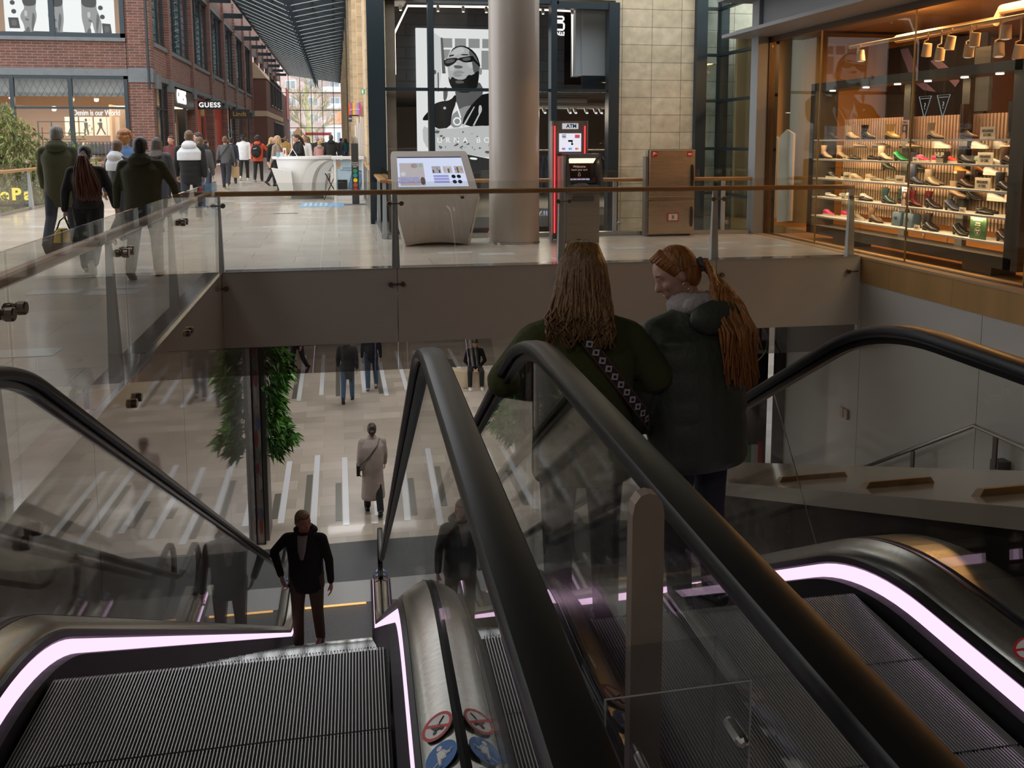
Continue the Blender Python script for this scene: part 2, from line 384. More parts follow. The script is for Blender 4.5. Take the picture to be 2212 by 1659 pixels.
# far balustrade in front of the shop windows, and the one along the corridor
fb = thing('glass_balustrade', 'glass balustrade with pale oak rail before the shop windows, behind the column', 'balustrade', (4, 14.4, 0))
bx = [.86, 2.5, 4.6, 6.5, 7.05]
for a, b in zip(bx, bx[1:]):
    m = MB(); m.rings([[(a+.005,by(a),.05),(b-.005,by(b),.05)],[(a+.005,by(a),1.12),(b-.005,by(b),1.12)],[(a+.005,by(a)+.012,1.12),(b-.005,by(b)+.012,1.12)],[(a+.005,by(a)+.012,.05),(b-.005,by(b)+.012,.05)]], closed=False, loop=True)
    m.build('glass_panel', pane, fb)
m = MB(); rail_bar(m, (.80,by(.8)-.09,.95), (7.05,by(7.05)-.09,.95)); m.build('handrail', wood, fb)
m = MB(); m.rings([[(.8,by(.8)-.1,0),(7.08,by(7.08)-.1,0),(7.08,by(7.08)+.05,0),(.8,by(.8)+.05,0)],[(.8,by(.8)-.1,.07),(7.08,by(7.08)-.1,.07),(7.08,by(7.08)+.05,.07),(.8,by(.8)+.05,.07)]]); m.build('base_rail', steel2, fb)
for x in (.9, 2.5, 4.6, 6.5):
    m = MB(); m.box(x-.03, x+.03, by(x)-.08, by(x)-.03, 0, .93); p = m.build('post', alu, fb); [(lambda k: (knob(k, x+.08, by(x)-.02, z_), k.build('clamp', steel2, p)))(MB()) for z_ in (.8, .2)]
cb = thing('glass_balustrade', 'glass balustrade with broad oak rail running down the corridor behind the white kiosk', 'balustrade', (.9, 22, 0))
for i in range(9):
    y = 14.62 + i*2.4; x = .82 + .006*(y-14.6)
    m = MB(); m.box(x-.006, x+.006, y+.01, y+2.39, .05, 1.12); m.build('glass_panel', pane, cb)
    m = MB(); m.rings([[(x-.11,y-.05,0),(x-.04,y-.05,0),(x-.04,y+.05,0),(x-.11,y+.05,0)],[(x-.09,y-.03,.92),(x-.04,y-.03,.92),(x-.04,y+.03,.92),(x-.09,y+.03,.92)]]); m.build('post', alu, cb)
m = MB(); rail_bar(m, (.74,14.58,.95), (.87,36.2,.95), .13, .05); m.build('handrail', wood, cb)
m = MB(); m.box(.70, .86, 14.62, 36, 0, .07); m.build('base_rail', steel2, cb)
# balustrade on the far left
lv = thing('glass_balustrade', 'glass balustrade with pale oak rail on the far left of the walkway', 'balustrade', (-7.3, 24, 0))
for i in range(12):
    y = 12 + i*2.2
    m = MB(); m.box(-7.32, -7.30, y+.01, y+2.19, -.05, 1.12); m.build('glass_panel', pane, lv)
    m = MB(); m.rings([[(-7.29,y-.06,0),(-7.2,y-.06,0),(-7.2,y+.06,0),(-7.29,y+.06,0)],[(-7.29,y-.03,.92),(-7.25,y-.03,.92),(-7.25,y+.03,.92),(-7.29,y+.03,.92)]]); m.build('post', alu, lv)
m = MB(); rail_bar(m, (-7.24,10,.96), (-7.24,38.3,.96), .09, .07); m.build('handrail', wood, lv)
m = MB(); m.box(-7.34, -7.24, 10, 38.4, 0, .06); m.build('base_rail', steel2, lv)
fv = thing('glass_balustrade', 'glass balustrade with pale oak rail before the brick shop front', 'balustrade', (-14, 38, 0))
for i in range(7):
    x = -22 + i*2.1; m = MB(); m.box(x+.01, x+2.09, 37.98, 38.0, -.05, 1.1); m.build('glass_panel', pane, fv)
m = MB(); rail_bar(m, (-23,38.06,.96), (-7.3,38.06,.96), .09, .07); m.build('handrail', wood, fv)
m = MB(); m.box(-23,-7.3,37.95,38.1,-.35,.05); m.build('base_rail', white_paint, fv)

# ------------------------------------------------------------------ escalators
PR_N = 14
def prof(h, dy=0.0, R=1.3, y0=-4.2, y1=None, drop=5.0, ang=30.0, end=1.35):
    """path (y,z) of a line h above the steps: flat, bend, slope, bend, flat"""
    a = math.radians(ang); T = R*math.tan(a/2); Lh = drop/math.tan(a); pts = [(y0, h)]
    n = 10
    yc = dy - T
    for i in range(n + 1):
        t = a*i/n; pts.append((yc + R*math.sin(t), h - R*(1-math.cos(t))))
    yb = dy + Lh
    for i in range(n + 1):
        t = a*(1 - i/n); pts.append((yb + T - R*math.sin(t), h - drop + R*(1-math.cos(t))))
    pts.append((yb + (end if y1 is None else y1), h - drop))
    return pts
def strip(mb, prof_pts_list):
    """sheet through a list of (x, path) lines"""
    mb.rings([[(x, y, z) for (y, z) in pth] for x, pth in prof_pts_list], closed=False, cap=False)
led = emis('pink_light_strip', (1.0, .66, .95), 1.25)
ridge = mat('tread_aluminium', (.72,.73,.73), .28, metal=.6)
groove = mat('tread_groove', (.012,.012,.012), .6)
st_red = mat('sign_red', (.62,.03,.03), .4); st_white = mat('sign_white', (.82,.82,.80), .4); st_blue = mat('sign_blue', (.02,.15,.46), .4); st_black = mat('sign_black', (.02,.02,.02), .4)
def disc(r, z, n=28, r0=0): 
    mb = MB()
    if r0: mb.rings([[(r0*math.cos(2*PI*k/n), r0*math.sin(2*PI*k/n), z) for k in range(n)], [(r*math.cos(2*PI*k/n), r*math.sin(2*PI*k/n), z) for k in range(n)]], cap=False)
    else: mb.prism([(r*math.cos(2*PI*k/n), r*math.sin(2*PI*k/n)) for k in range(n)], 0, z)
    return mb
def xf(mb, M): mb.v = [tuple(M @ Vector(p)) for p in mb.v]; return mb
def sticker(kind, M, parent, r=.045):
    if kind == 'stroller':
        d = xf(disc(r, .001), M).build('no_stroller_sign', st_white, parent)
        q = disc(r, .002, r0=r*.82); Q = Matrix.Rotation(math.radians(-35), 4, 'Z'); q.box(-r*.82, r*.82, -r*.09, r*.09, .0012, .002, Q)
        xf(q, M).build('red_ring', st_red, d)
        q = MB(); s = r*1.0
        q.prism([(-.42*s,.12*s),(.18*s,.12*s),(.30*s,-.22*s),(-.20*s,-.28*s)], .001, .0016); q.tube([(.18*s,.12*s,.0014),(.5*s,.45*s,.0014)], .05*s, 5)
        for cx in (-.2, .3): xf_d = disc(.13*s, .0016, 12); q.add([(x+cx*s, y-.42*s, z+.0004) for x,y,z in xf_d.v], xf_d.f)
        q.tube([(-.15*s,-.25*s,.0014),(.3*s,-.42*s,.0014)], .04*s, 5); q.tube([(.25*s,-.2*s,.0014),(-.2*s,-.42*s,.0014)], .04*s, 5)
        xf(q, M).build('stroller_mark', st_black, d)
    else:
        d = xf(disc(r, .001), M).build('hold_handrail_sign', st_blue, parent)
        q = MB(); s = r
        xd = disc(.17*s, .0018, 14); q.add([(x-.05*s, y+.6*s, z) for x,y,z in xd.v], xd.f)
        q.prism([(-.25*s,.38*s),(.18*s,.38*s),(.30*s,-.30*s),(-.22*s,-.30*s)], .001, .0018)
        q.tube([(.15*s,.3*s,.0016),(.35*s,.0,.0016),(.6*s,-.1*s,.0016)], .07*s, 6); q.tube([(-.05*s,-.3*s,.0016),(-.1*s,-.7*s,.0016)], .11*s, 6)
        q.tube([(-.7*s,-.62*s,.0016),(.75*s,.12*s,.0016)], .035*s, 5)
        xf(q, M).build('person_mark', st_white, d)
def escalator(axis_x, label, outer_l, outer_r):
    root = thing('escalator', label, 'escalator', (axis_x, 2.72, 0), local=True, rz=math.radians(-1.2), group='escalators between the two floors')
    hw = .5
    # steps
    pw = prof(0, 0, 1.3, -2.4, .9)
    # arc-length table
    seg = [0]
    for a, b in zip(pw, pw[1:]): seg.append(seg[-1] + math.dist(a, b))
    def at(y):
        for a, b in zip(pw, pw[1:]):
            if a[0] <= y <= b[0]:
                t = (y-a[0])/(b[0]-a[0]); return a[1] + t*(b[1]-a[1])
        return pw[-1][1]
    sm = MB(); n = 104; p = 2*hw*.985/n
    # one step: ridged tread from y=-.4 to 0 at z=0 and ridged riser below its front edge
    for i in range(n):
        x = -hw*.985 + i*p
        sm.cur = 0; sm.box(x, x + p*.32, -.405, -.004, -.010, 0)
        pr = [(-.004,0),(.0,-.004),(.012,-.12),(.004,-.225),(-.01,-.225),(-.01,0)]
        sm.prism(pr, x, x + p*.32, 'x')
    sm.cur = 1; sm.box(-hw*.99, hw*.99, -.405, -.008, -.02, -.009); sm.prism([(-.006,-.01),(.005,-.12),(-.003,-.225),(-.02,-.225),(-.02,-.01)], -hw*.99, hw*.99, 'x')
    first = None
    y = -.035 - .4*4
    while y < 9.6:
        # step front edge at y; height follows the working line at its middle
        z = 0 if y < .05 else max(-4.99, -math.tan(math.radians(30))*y - .06)
        if first is None: o = first = sm.build('step', [ridge, groove], root)
        else: o = first.copy(); COL.objects.link(o)
        o.parent = root; o.location = (0, y, z)
        y += .4
    m = MB(); m.box(-hw, hw, -4.2, -1.95, -.02, .004); m.build('landing_plate', mat('landing_steel', (.3,.3,.3), .4, metal=.8, bump=(80,.3)), root)
    m = MB(); m.box(-hw, hw, 9.45, 10.1, -5.0, -4.982)
    for i in range(40): x = -hw + .025*i; m.prism([(9.42,-5.0),(9.47,-5.0),(9.47,-4.985)], x, x+.012, 'x')
    m.build('comb_plate', mat('comb_plate_steel', (.25,.25,.25), .4, metal=.8), root)
    m = MB(); m.box(-hw*.86, hw*.86, 9.405, 9.425, -5.0, -4.965); m.build('comb_light', emis('comb_lamp', (1.0,.55,.2), 1.2), root)
    for s in (-1, 1):
        q = prof
        # black skirt and ledge
        m = MB(); strip(m, [(s*(hw+.004), q(-.35)), (s*(hw+.004), q(.05)), (s*(hw+.035), q(.055))]); m.build('skirt', mat('black_skirt', (.010,.010,.011), .5, spec=.25), root)
        m = MB(); strip(m, [(s*(hw+.035), q(.052)), (s*(hw+.047), q(.108))]); m.build('light_strip', led, root)
        m = MB(); strip(m, [(s*(hw+.047), q(.108)), (s*(hw+.041), q(.116)), (s*(hw+.041), q(.14)), (s*(hw+.055), q(.146))]); m.build('light_trim', black, root)
        m = MB(); strip(m, [(s*(hw+.055), q(.143)), (s*(hw+.062), q(.16)), (s*(hw+.085), q(.178)), (s*(hw+.115), q(.196)), (s*(hw+.138), q(.205))])
        dk = m.build('inner_deck', steel, root, smooth=True)
        m = MB(); strip(m, [(s*(hw+.136), q(.206)), (s*(hw+.149), q(.203))]); strip(m, [(s*(hw+.159), q(.203)), (s*(hw+.173), q(.206))]); m.build('glass_gasket', rubber, root)
        g = MB(); a = prof(.17, 0, 1.3, -3.3, 1.0); b = prof(.92, .13, 1.35, -3.3, 1.0)
        strip(g, [(s*(hw+.149), a), (s*(hw+.149), b), (s*(hw+.159), b), (s*(hw+.159), a)])
        gp = g.build('glass_panel', pane, root)
        # glass joints
        o_w = outer_l if s < 0 else outer_r
        m = MB(); strip(m, [(s*(hw+.171), q(.205)), (s*(hw+.171+o_w), q(.205))])
        if o_w > .12: strip(m, [(s*(hw+.171+o_w), q(.205)), (s*(hw+.171+o_w), q(-.9))])
        m.build('outer_deck', steel, root)
        # handrail: C profile swept along the path with the newel turn at both ends
        hp = prof(.95, .14, 1.3, -3.2, .9); x0 = s*(hw+.154)
        def newel(yc, zc, sgn):
            return [(yc + sgn*.36*math.sin(t), zc - .36 + .36*math.cos(t)) for t in [PI*i/9 for i in range(1, 10)]]
        path = [(y_, z_) for y_, z_ in reversed(newel(-3.2, .95, -1))] + hp + newel(hp[-1][0], hp[-1][1], 1)
        hm = MB(); sec = [(-.030,-.022),(-.040,-.012),(-.040,.006),(-.034,.016),(-.016,.021),(.016,.021),(.034,.016),(.040,.006),(.040,-.012),(.030,-.022),(.020,-.022),(.020,-.008),(-.020,-.008),(-.020,-.022)]
        rs = []
        for i, (y_, z_) in enumerate(path):
            p0 = path[max(i-1,0)]; p1 = path[min(i+1,len(path)-1)]; ty, tz = p1[0]-p0[0], p1[1]-p0[1]; l = math.hypot(ty,tz) or 1; ty/=l; tz/=l
            rs.append([(x0 + u, y_ - tz*v, z_ + ty*v) for u, v in sec])
        hm.rings(rs); hr = hm.build('handrail', rubber, root, smooth=True, auto=.6)
        gm = MB(); rs = []
        for i, (y_, z_) in enumerate(path):
            p0 = path[max(i-1,0)]; p1 = path[min(i+1,len(path)-1)]; ty, tz = p1[0]-p0[0], p1[1]-p0[1]; l = math.hypot(ty,tz) or 1; ty/=l; tz/=l
            rs.append([(x0 + u, y_ - tz*v, z_ + ty*v) for u, v in ((-.016,-.045),(.016,-.045),(.016,-.01),(-.016,-.01))])
        gm.rings(rs); gm.build('handrail_guide', mat('guide_black', (.02,.02,.02), .3, metal=.5), hr)
        # stickers on the inner deck, top and bottom landing
        nx = Vector((-s*.075, 0, .03)).normalized()
        for j, kd in enumerate(('stroller', 'handrail', 'handrail')):
            for (yy, zz, sc, fl_) in ((-.73 - .105*j, .1915, .043, 1), (9.75 + .13*j, -5+.1915, .05, -1)):
                xx = s*(hw+.1005)
                Z = Vector((-s*.52, 0, .85)).normalized(); Y = Vector((0, fl_, 0)) ; X = Y.cross(Z).normalized(); Yv = Z.cross(X)
                M = Matrix(((X.x, Yv.x, Z.x, xx - s*.002), (X.y, Yv.y, Z.y, yy), (X.z, Yv.z, Z.z, zz), (0,0,0,1)))
                if s < 0 and sc == .043 and axis_x < 0: continue
                sticker(kd, M, dk, sc)
    return root
EW = .13
e1 = escalator(-.38, 'escalator going down on the left with a man near its foot', .09, .165)
e2 = escalator(1.275, 'escalator going down on the right carrying two young women', .004, .16)

# upright post and clear box on the deck between the escalators
bp = thing('barrier_post', 'flat rounded post with a clear acrylic box between the two escalators', 'post', (.37, 1.0, .30))
m = MB(); m.prism([(.350+.042*a, b) for a, b in ((0,.30),(1,.30),(1,1.135),(.93,1.150),(.75,1.160),(.5,1.163),(.25,1.160),(.07,1.150),(0,1.135))], 1.0, 1.02, 'y'); m.build('upright', mat('bollard_oak', (.25,.195,.15), .4, noise=(8,.15), metal=.2), bp)
ac = glass('acrylic', (.93,.94,.95), .06)
m = MB(); m.box(.285,.465,.90,.903,.60,.965); m.box(.285,.465,.995,.998,.60,.965); m.box(.285,.288,.90,.998,.60,.965); m.box(.462,.465,.90,.998,.60,.965); m.box(.285,.465,.90,.998,.60,.603)
ab_ = m.build('acrylic_box', ac, bp); m = MB(); m.tube([(.285,.90,.60),(.285,.90,.965),(.465,.90,.965),(.465,.90,.60)],.0016,5); m.build('edge_glint', mat('acrylic_edge_glow',(.30,.29,.28),.2), ab_)  # pale tubes stand in for the bright glow along the acrylic edges
m = MB(); m.cap((.445,.88,.905),(.445,.91,.905),.009,.009,12,3); m.build('bolt', steel2, bp); m = MB(); m.cap((.33,.88,.88),(.33,.91,.88),.006,.006,12,3); m.build('bolt', steel2, bp)

# ------------------------------------------------------------------ stairs on the right
sl = MB(); a = math.radians(19.5)
def spz(y): return .39 - math.tan(a)*(y-2.41)
sl.rings([[(2.2,y,spz(y)) for y in (1.0,9.0)],[(3.4,y,spz(y)+.0) for y in (1.0,9.0)],[(3.4,y,spz(y)-.2) for y in (1.0,9.0)],[(2.2,y,spz(y)-.08) for y in (1.0,9.0)]], closed=False, loop=True)
struct(sl.build('trim_stair_parapet', beige_stone))
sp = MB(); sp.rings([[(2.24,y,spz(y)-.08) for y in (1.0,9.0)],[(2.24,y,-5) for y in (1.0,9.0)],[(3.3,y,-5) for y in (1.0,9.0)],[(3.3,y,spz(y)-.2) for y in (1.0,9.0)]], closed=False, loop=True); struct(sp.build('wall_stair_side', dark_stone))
stp = MB()
for i in range(15): y = 8.4 + .30*i; stp.box(3.4, 7.05, y, y+.3, -5, -2.5 - .166*(i+1))
for i in range(16): y = 8.4 - 1.6 - .3*i; stp.box(3.4, 7.05, y-.3, y, -5 if i == 0 else -2.6+.16*i-.3, -2.5 + .16*(i+1))
stp.box(3.4, 7.05, 6.8, 8.4, -5, -2.5); struct(stp.build('floor_stairs', beige_stone))
blk = None
for i, (y, x0, x1) in enumerate(((2.83, 2.36, 2.72), (3.55, 2.36, 2.74), (4.35, 2.36, 2.8))):
    m = MB(); z = spz(y)
    m.rings([[(x0,y-.02,z-.01),(x1,y-.02,z-.01),(x1,y+.025,z-.02),(x0,y+.025,z-.02)],[(x0+.03,y-.018,z+.035),(x1-.03,y-.018,z+.035),(x1-.03,y+.022,z+.022),(x0+.03,y+.022,z+.022)]])
    tag(m.build('wooden_stop', mat('stop_oak', (.36,.20,.08), .5, noise=(9,.2))), ['nearest wooden stop strip across the stone stair parapet', 'middle wooden stop strip across the stone stair parapet', 'farthest wooden stop strip on the stone parapet, by the dark coats'][i], 'wooden strip', 'wooden strips on the stair parapet')
hr = thing('stair_handrail', 'stainless steel stair handrail bent in the middle on the right wall', 'handrail', (6.9, 8.4, -2.5))
m = MB(); m.tube([(6.9,12.2,-3.95),(6.9,8.33,-1.57),(6.9,4.5,-1.555),(6.9,1.0,.45)], .024, 12); m.build('rail', steel2, hr, smooth=True)
for (y, z) in ((10.6,-2.99),(9.35,-2.22),(8.0,-1.585),(6.2,-1.58)):
    m = MB(); m.box(6.89,6.91,y-.03,y+.03,z-.35,z); m.box(6.9,7.06,y-.06,y+.06,z-.42,z-.27); m.build('bracket', mat('bracket_dark', (.13,.11,.1), .4, metal=.6), hr)
m = MB(); m.box(7.03,7.06,11.0,11.09,-2.36,-2.22); m.box(7.03,7.06,11.11,11.2,-2.36,-2.22); tag(m.build('wall_switch', mat('switch_beige',(.5,.42,.33),.4)), 'small double switch box on the pale right wall', 'switch')
m = MB(); m.box(7.03,7.06,11.35,11.43,-3.62,-3.5); tag(m.build('wall_socket', st_white), 'small white wall socket low on the right wall', 'socket')
m = MB(); m.tube([(2.2,4.15,.35),(2.2,3.55,-.45)], .004, 6); tag(m.build('steel_cable', steel2), 'thin slanting steel cable beside the green padded coat', 'cable')
# ================================================================== buildings around the bridge
grey_band = mat('bluestone_band', (.13,.145,.155), .6, noise=(3,.12))
dark_int = mat('dark_interior', (.03,.03,.032), .7)
warm_int = mat('warm_interior', (.62,.47,.33), .6)
cream = mat('cream_wall', (.60,.55,.48), .7)
def emwhite(n, v): return emis(n, (v, v*1.0, v*.98), 1.0)

# ---- brick block on the left, front face at y=44, corner at x=-8.3
w = MB()
w.box(-30,-9.4,44,44.4,4.95,6.22); w.box(-30,-22,44,44.4,0,4.95); w.box(-30,-9.4,44,44.4,10.5,16)
w.box(-9.42,-9.3,44,44.4,0,16); w.box(-9.3,-8.3,43.85,44.5,0,16)
struct(w.build('wall_brick_front', brick_x))
b = MB(); b.box(-30,-9.3,43.9,44.3,4.64,4.96); b.box(-9.34,-8.26,43.8,44.55,4.35,5.0); b.box(-30,-9.4,43.86,44.3,6.2,6.36)
struct(b.build('trim_stone_band', grey_band))
def window(n, x0, x1, z0, z1, y, muls=(), trans=(), fr=.16, glassm=None):
    m = MB(); m.box(x0,x1,y-.06,y+.08,z0,z0+fr); m.box(x0,x1,y-.06,y+.08,z1-fr,z1); m.box(x0,x0+fr,y-.06,y+.08,z0,z1); m.box(x1-fr,x1,y-.06,y+.08,z0,z1)
    for x in muls: m.box(x-fr*.55,x+fr*.55,y-.08,y+.08,z0,z1)
    for z in trans: m.box(x0,x1,y-.05,y+.05,z-.05,z+.05)
    f = struct(m.build(n, dark_steel)); g = MB(); g.quad((x0,y+.02,z0),(x1,y+.02,z0),(x1,y+.02,z1),(x0,y+.02,z1)); g.build('pane', glassm or pane_clear, f); return f
window('window_1', -22,-9.42,0,4.66,44.0,(-18.8,-16.6,-14.35,-11.9),(3.18,))
window('window_2', -22,-9.42,6.36,10.5,44.0,(-17.5,-12.5),(), .2)
# rooms behind
for (n, z0, z1, col) in (('wall_denim_shop', -.02, 4.7, warm_int), ('wall_upper_shop', 6.1, 10.6, warm_int)):
    m = MB(); m.box(-23,-9.3,53,53.2,z0,z1); m.box(-23,-22.8,44.4,53,z0,z1); m.box(-9.5,-9.3,44.4,53,z0,z1); m.box(-23,-9.3,44.4,53,z1,z1+.1); m.box(-23,-9.3,44.4,53,z0-.1,z0); struct(m.build(n, col))
area('shop_lamp', (-14,47,3.7), (0,0,0), 8, 4, 420, (1,.74,.48)); area('shop_lamp', (-14,47,10.2), (0,0,0), 8, 3, 200, (1,.68,.42))
# quilted ceiling strip behind the shop window
lt = MB(); lt.box(-22,-9.5,44.5,44.55,3.72,4.6)
for i in range(42):
    x = -22 + i*.3
    for s in (-1,1): lt.tube([(x,44.48,3.72),(x+s*.44,44.48,4.6)], .012, 4)
struct(lt.build('trim_quilted_panel', mat('quilted_grey', (.24,.24,.23), .6)))
dsp = thing('spot_lamp', 'round white ceiling spot on the right above the lit shop lettering', 'lamp', (-11.3,46,3.62))
m = MB(); m.lathe([(.11,0),(.11,.14),(.05,.16)], (-11.3,46,3.62)); m.build('housing', white_paint, dsp); m = MB(); m.ell((-11.3,45.98,3.60),(.10,.10,.06)); m.build('bulb', emis('spot_bulb', (1,.9,.75), 4), dsp)
for k,(x,y,z,l) in enumerate(((-12.4,46,3.62,'round white ceiling spot left of its twin above the shop lettering'),(-14.9,45.5,3.7,'ceiling spot near the middle of the left shop window'),(-13.5,47,3.2,'small ceiling spot just over the window transom left of the lettering'),(-16.5,46,3.6,'ceiling spot above the hanging green plants'))):
    dup(dsp, (x,y,z), l)
neon = emis('neon_white', (1,.98,.95), 1.05)
tg = lambda o,l,c,g=None: tag(o,l,c,g)
m = MB(); m.box(-12.4,-12.2,53.4,141,0,17); m.box(-12.4,-8.3,53.4,141,17,17.2); struct(m.build('wall_corridor_rear', dark_int))
tg(text('lit_lettering','Denim is our World', .40, neon, None, face_cam(-11.72,47.6,3.06), .02, sx=.66, bold=.003), 'white glowing handwritten shop lettering above the small fashion pictures', 'lettering')
def flat(pts, y, mb=None, smooth=0, closed=True):
    """polygon drawn in x,z on the plane y, optionally rounded"""
    P = pts
    for _ in range(smooth):
        Q = []
        for i in range(len(P)):
            a, b_ = P[i], P[(i+1) % len(P)]; Q += [(a[0]*.75+b_[0]*.25, a[1]*.75+b_[1]*.25), (a[0]*.25+b_[0]*.75, a[1]*.25+b_[1]*.75)]
        P = Q
    mb = mb or MB(); o = len(mb.v); mb.v += [(x, y, z) for x, z in P]; mb.f.append(tuple(range(o, o+len(P)))); mb.mi.append(mb.cur); return mb
g05, g12, g25, g45, g65, g85 = [emwhite('print_%02d' % int(v*100), v) for v in (.008,.03,.10,.28,.52,.92)]
# small fashion prints in the shop
for i, x in enumerate((-13.3,-12.6,-11.9,-11.3)):
    t = thing('fashion_print', ['first','second','third','last'][i] + ' white print of a posing figure under the glowing lettering', 'poster', (x,49,2.4), 'prints under the lettering')
    m = MB(); m.box(x-.31,x+.31,49,49.03,1.95,2.9); m.build('sheet', mat('print_paper',(.8,.78,.75),.6), t)
    m = MB(); dx = (.05,-.04,.08,-.06)[i]
    flat([(x-.10,2.62),(x+.08,2.62),(x+.07,2.35),(x-.08,2.35)],48.985,m); flat([(x-.08,2.35),(x,2.35),(x-.10-dx,2.0),(x-.16-dx,2.0)],48.985,m); flat([(x,2.35),(x+.07,2.35),(x+.16+dx,2.0),(x+.09+dx,2.0)],48.985,m); m.ell((x,48.99,2.74),(.06,.01,.09),8,6)
    m.build('figure', mat('print_ink',(.06,.05,.05),.6), t)
# clothes rails with hanging garments
gcols = [(.02,.02,.025),(.03,.03,.035),(.55,.48,.40),(.30,.20,.13),(.6,.55,.5),(.09,.06,.06),(.45,.33,.16)]
def garment(name, col, x, y, ztop, h, label, group, ax='y', w=.22):
    m = MB(); d = .03
    pr = [(-w*.25,0),(-w,-.10),(-w*1.05,-h*.55),(-w*.9,-h),(w*.9,-h),(w*1.05,-h*.55),(w,-.10),(w*.25,0)]
    m.rings([[(x+u, y-d*(1-.2*k), ztop+v) if ax=='x' else (x-d*(1-.2*k), y+u, ztop+v) for u,v in pr] for k in (0,)]+[[(x+u, y+d, ztop+v) if ax=='x' else (x+d, y+u, ztop+v) for u,v in pr]])
    return tag(m.build('hanging_garment', mat('garment_%d' % (gcols.index(col) if col in gcols else abs(hash(col)) % 999), col, .8, bump=(30,.3))), label, 'garment', group)
rk = thing('clothes_rack', 'tall black steel clothes rack frame inside the left shop', 'rack', (-12.5,46.4,0))
m = MB()
for x in (-14.1,-13.5,-12.55): m.box(x-.025,x+.025,46.4,46.45,0,2.62)
for z in (2.6,2.05,1.75): m.box(-14.1,-12.0,46.4,46.44,z-.02,z+.02)
m.build('frame', black, rk); m = MB(); m.tube([(-13.9,46.5,1.62),(-10.0,46.5,1.62)], .02, 6); m.build('hanging_rail', black, rk)
for i in range(22):
    x = -13.8 + i*.17; c = gcols[(0,0,1,0,5,1,0,3,2,4,2,3)[i % 12] if i > 9 else 0]
    garment('g', c, x, 46.5, 1.6, .75 + .1*((i*7)%3), 'dark or beige garment on hanger in the left denim shop', 'garments in the left shop')
sh = MB(); sh.box(-12.2,-9.6,50.2,50.6,1.2,1.26); sh.box(-12.2,-9.6,50.2,50.6,1.9,1.95); tag(sh.build('wall_shelf', mat('oak_shelf',(.5,.33,.18),.5)), 'oak wall shelf with light strip behind the garments', 'shelf')

# big backlit print with three standing figures seen from behind (upper window)
pb = thing('backlit_print', 'large black and white backlit picture of three figures in jeans from behind', 'poster', (-12.2,44.5,7.5))
def PX3(c): return (-14.7+.002558*c[0], 8.02-.00272*c[1])
def shape(pts, y, m, sm=1, T=PX3): return flat([T(p) for p in pts], y, m, sm)
m = MB(); m.box(-14.62,-9.95,44.5,44.56,6.55,10.3); m.build('light_panel', g85, pb)
m = MB(); shape([(330,500),(1300,510),(1860,560),(1860,600),(330,600)],44.49,m,0); m.build('ground_line', g12, pb)
figs = [[(330,-60),(570,-60),(560,60),(548,150),(565,230),(548,330),(500,450),(470,545),(350,545),(350,450),(330,370),(285,280),(310,200),(370,130),(350,60)],
        [(770,-60),(1005,-60),(1000,100),(1008,250),(1000,360),(975,470),(985,545),(890,545),(880,470),(830,420),(770,330),(745,250),(755,180),(790,100)],
        [(1310,-60),(1570,-60),(1560,110),(1600,200),(1640,350),(1630,470),(1620,570),(1530,570),(1500,450),(1475,310),(1440,430),(1430,560),(1350,560),(1340,440),(1305,280),(1310,150)]]
for k, pts in enumerate(figs):
    f = shape(pts, 44.485, MB()).build('figure', g45, pb)
    m = MB(); mx = sum(p[0] for p in pts)/len(pts)
    shape([(mx-90,60) if False else p for p in [(pts[0][0]-4,-60),(pts[1][0]+4,-60),(pts[2][0],70),(mx+20,100),(pts[0][0]+20,80)]], 44.48, m); m.build('shirt', g12, f)
    m = MB(); xs = [p[0] for p in pts]; 
    shape([(max(xs)-70,180),(max(xs)-30,260),(max(xs)-60,420),(max(xs)-90,540),(max(xs)-105,420),(max(xs)-85,280)], 44.478, m); shape([(mx-60,290),(mx+10,310),(mx-10,340),(mx-60,320)],44.478,m); shape([(min(xs)+60,540),(min(xs)+110,430),(min(xs)+150,440),(min(xs)+150,550)],44.478,m); m.build('fold', g25, f)
    m = MB(); shape([(mx-70,170),(mx-20,165),(mx-20,250),(mx-45,270),(mx-70,250)],44.476,m); m.build('pocket', g65, f)
for i, q in enumerate(([(90,285),(255,285),(280,460),(105,460)],[(1640,350),(1785,360),(1805,540),(1650,540)])):
    s_ = shape(q,44.485,MB(),0).build('loudspeaker', g12, pb); c = PX3((sum(p[0] for p in q)/4, sum(p[1] for p in q)/4)); m = MB(); m.ell((c[0],44.48,c[1]),(.12,.005,.14)); m.build('cone', g25, s_)
for q in ((175,42),(190,185),(1630,95),(1655,245)):
    c = PX3(q); m = MB(); m.ell((c[0],44.485,c[1]),(.105,.01,.105)); m.build('round_dial', g12, pb)

# ---- corridor wall on the left, x=-8.3
w = MB(); XL = -8.3
w.box(XL-.4,XL,44.5,141,4.7,6.1); w.box(XL-.4,XL,44.5,141,10.8,17); w.box(XL-.4,XL,127,141,0,4.7)
piers = [48.0, 55.5, 63.3, 71.0, 78.4, 86.0, 93.5, 101, 108.5, 116, 123.5, 131]
for y in piers: w.box(XL-.3, XL+.16, y-.3, y+.3, 0, 13)
struct(w.build('wall_brick_corridor', brick_y))
b = MB()
for y in [44.6]+piers: b.box(XL-.2,XL+.20,y-.34,y+.34,4.1,4.75); b.box(XL-.2,XL+.2,y+.6,y+.9,5.6,6.3) if 60 < y < 90 else None
b.box(XL-.3,XL+.06,44.5,127,4.5,4.75); b.box(XL-.3,XL+.07,44.5,127,6.05,6.25); b.box(XL-.3,XL+.05,44.5,127,10.65,10.85)
struct(b.build('trim_corridor_band', grey_band))
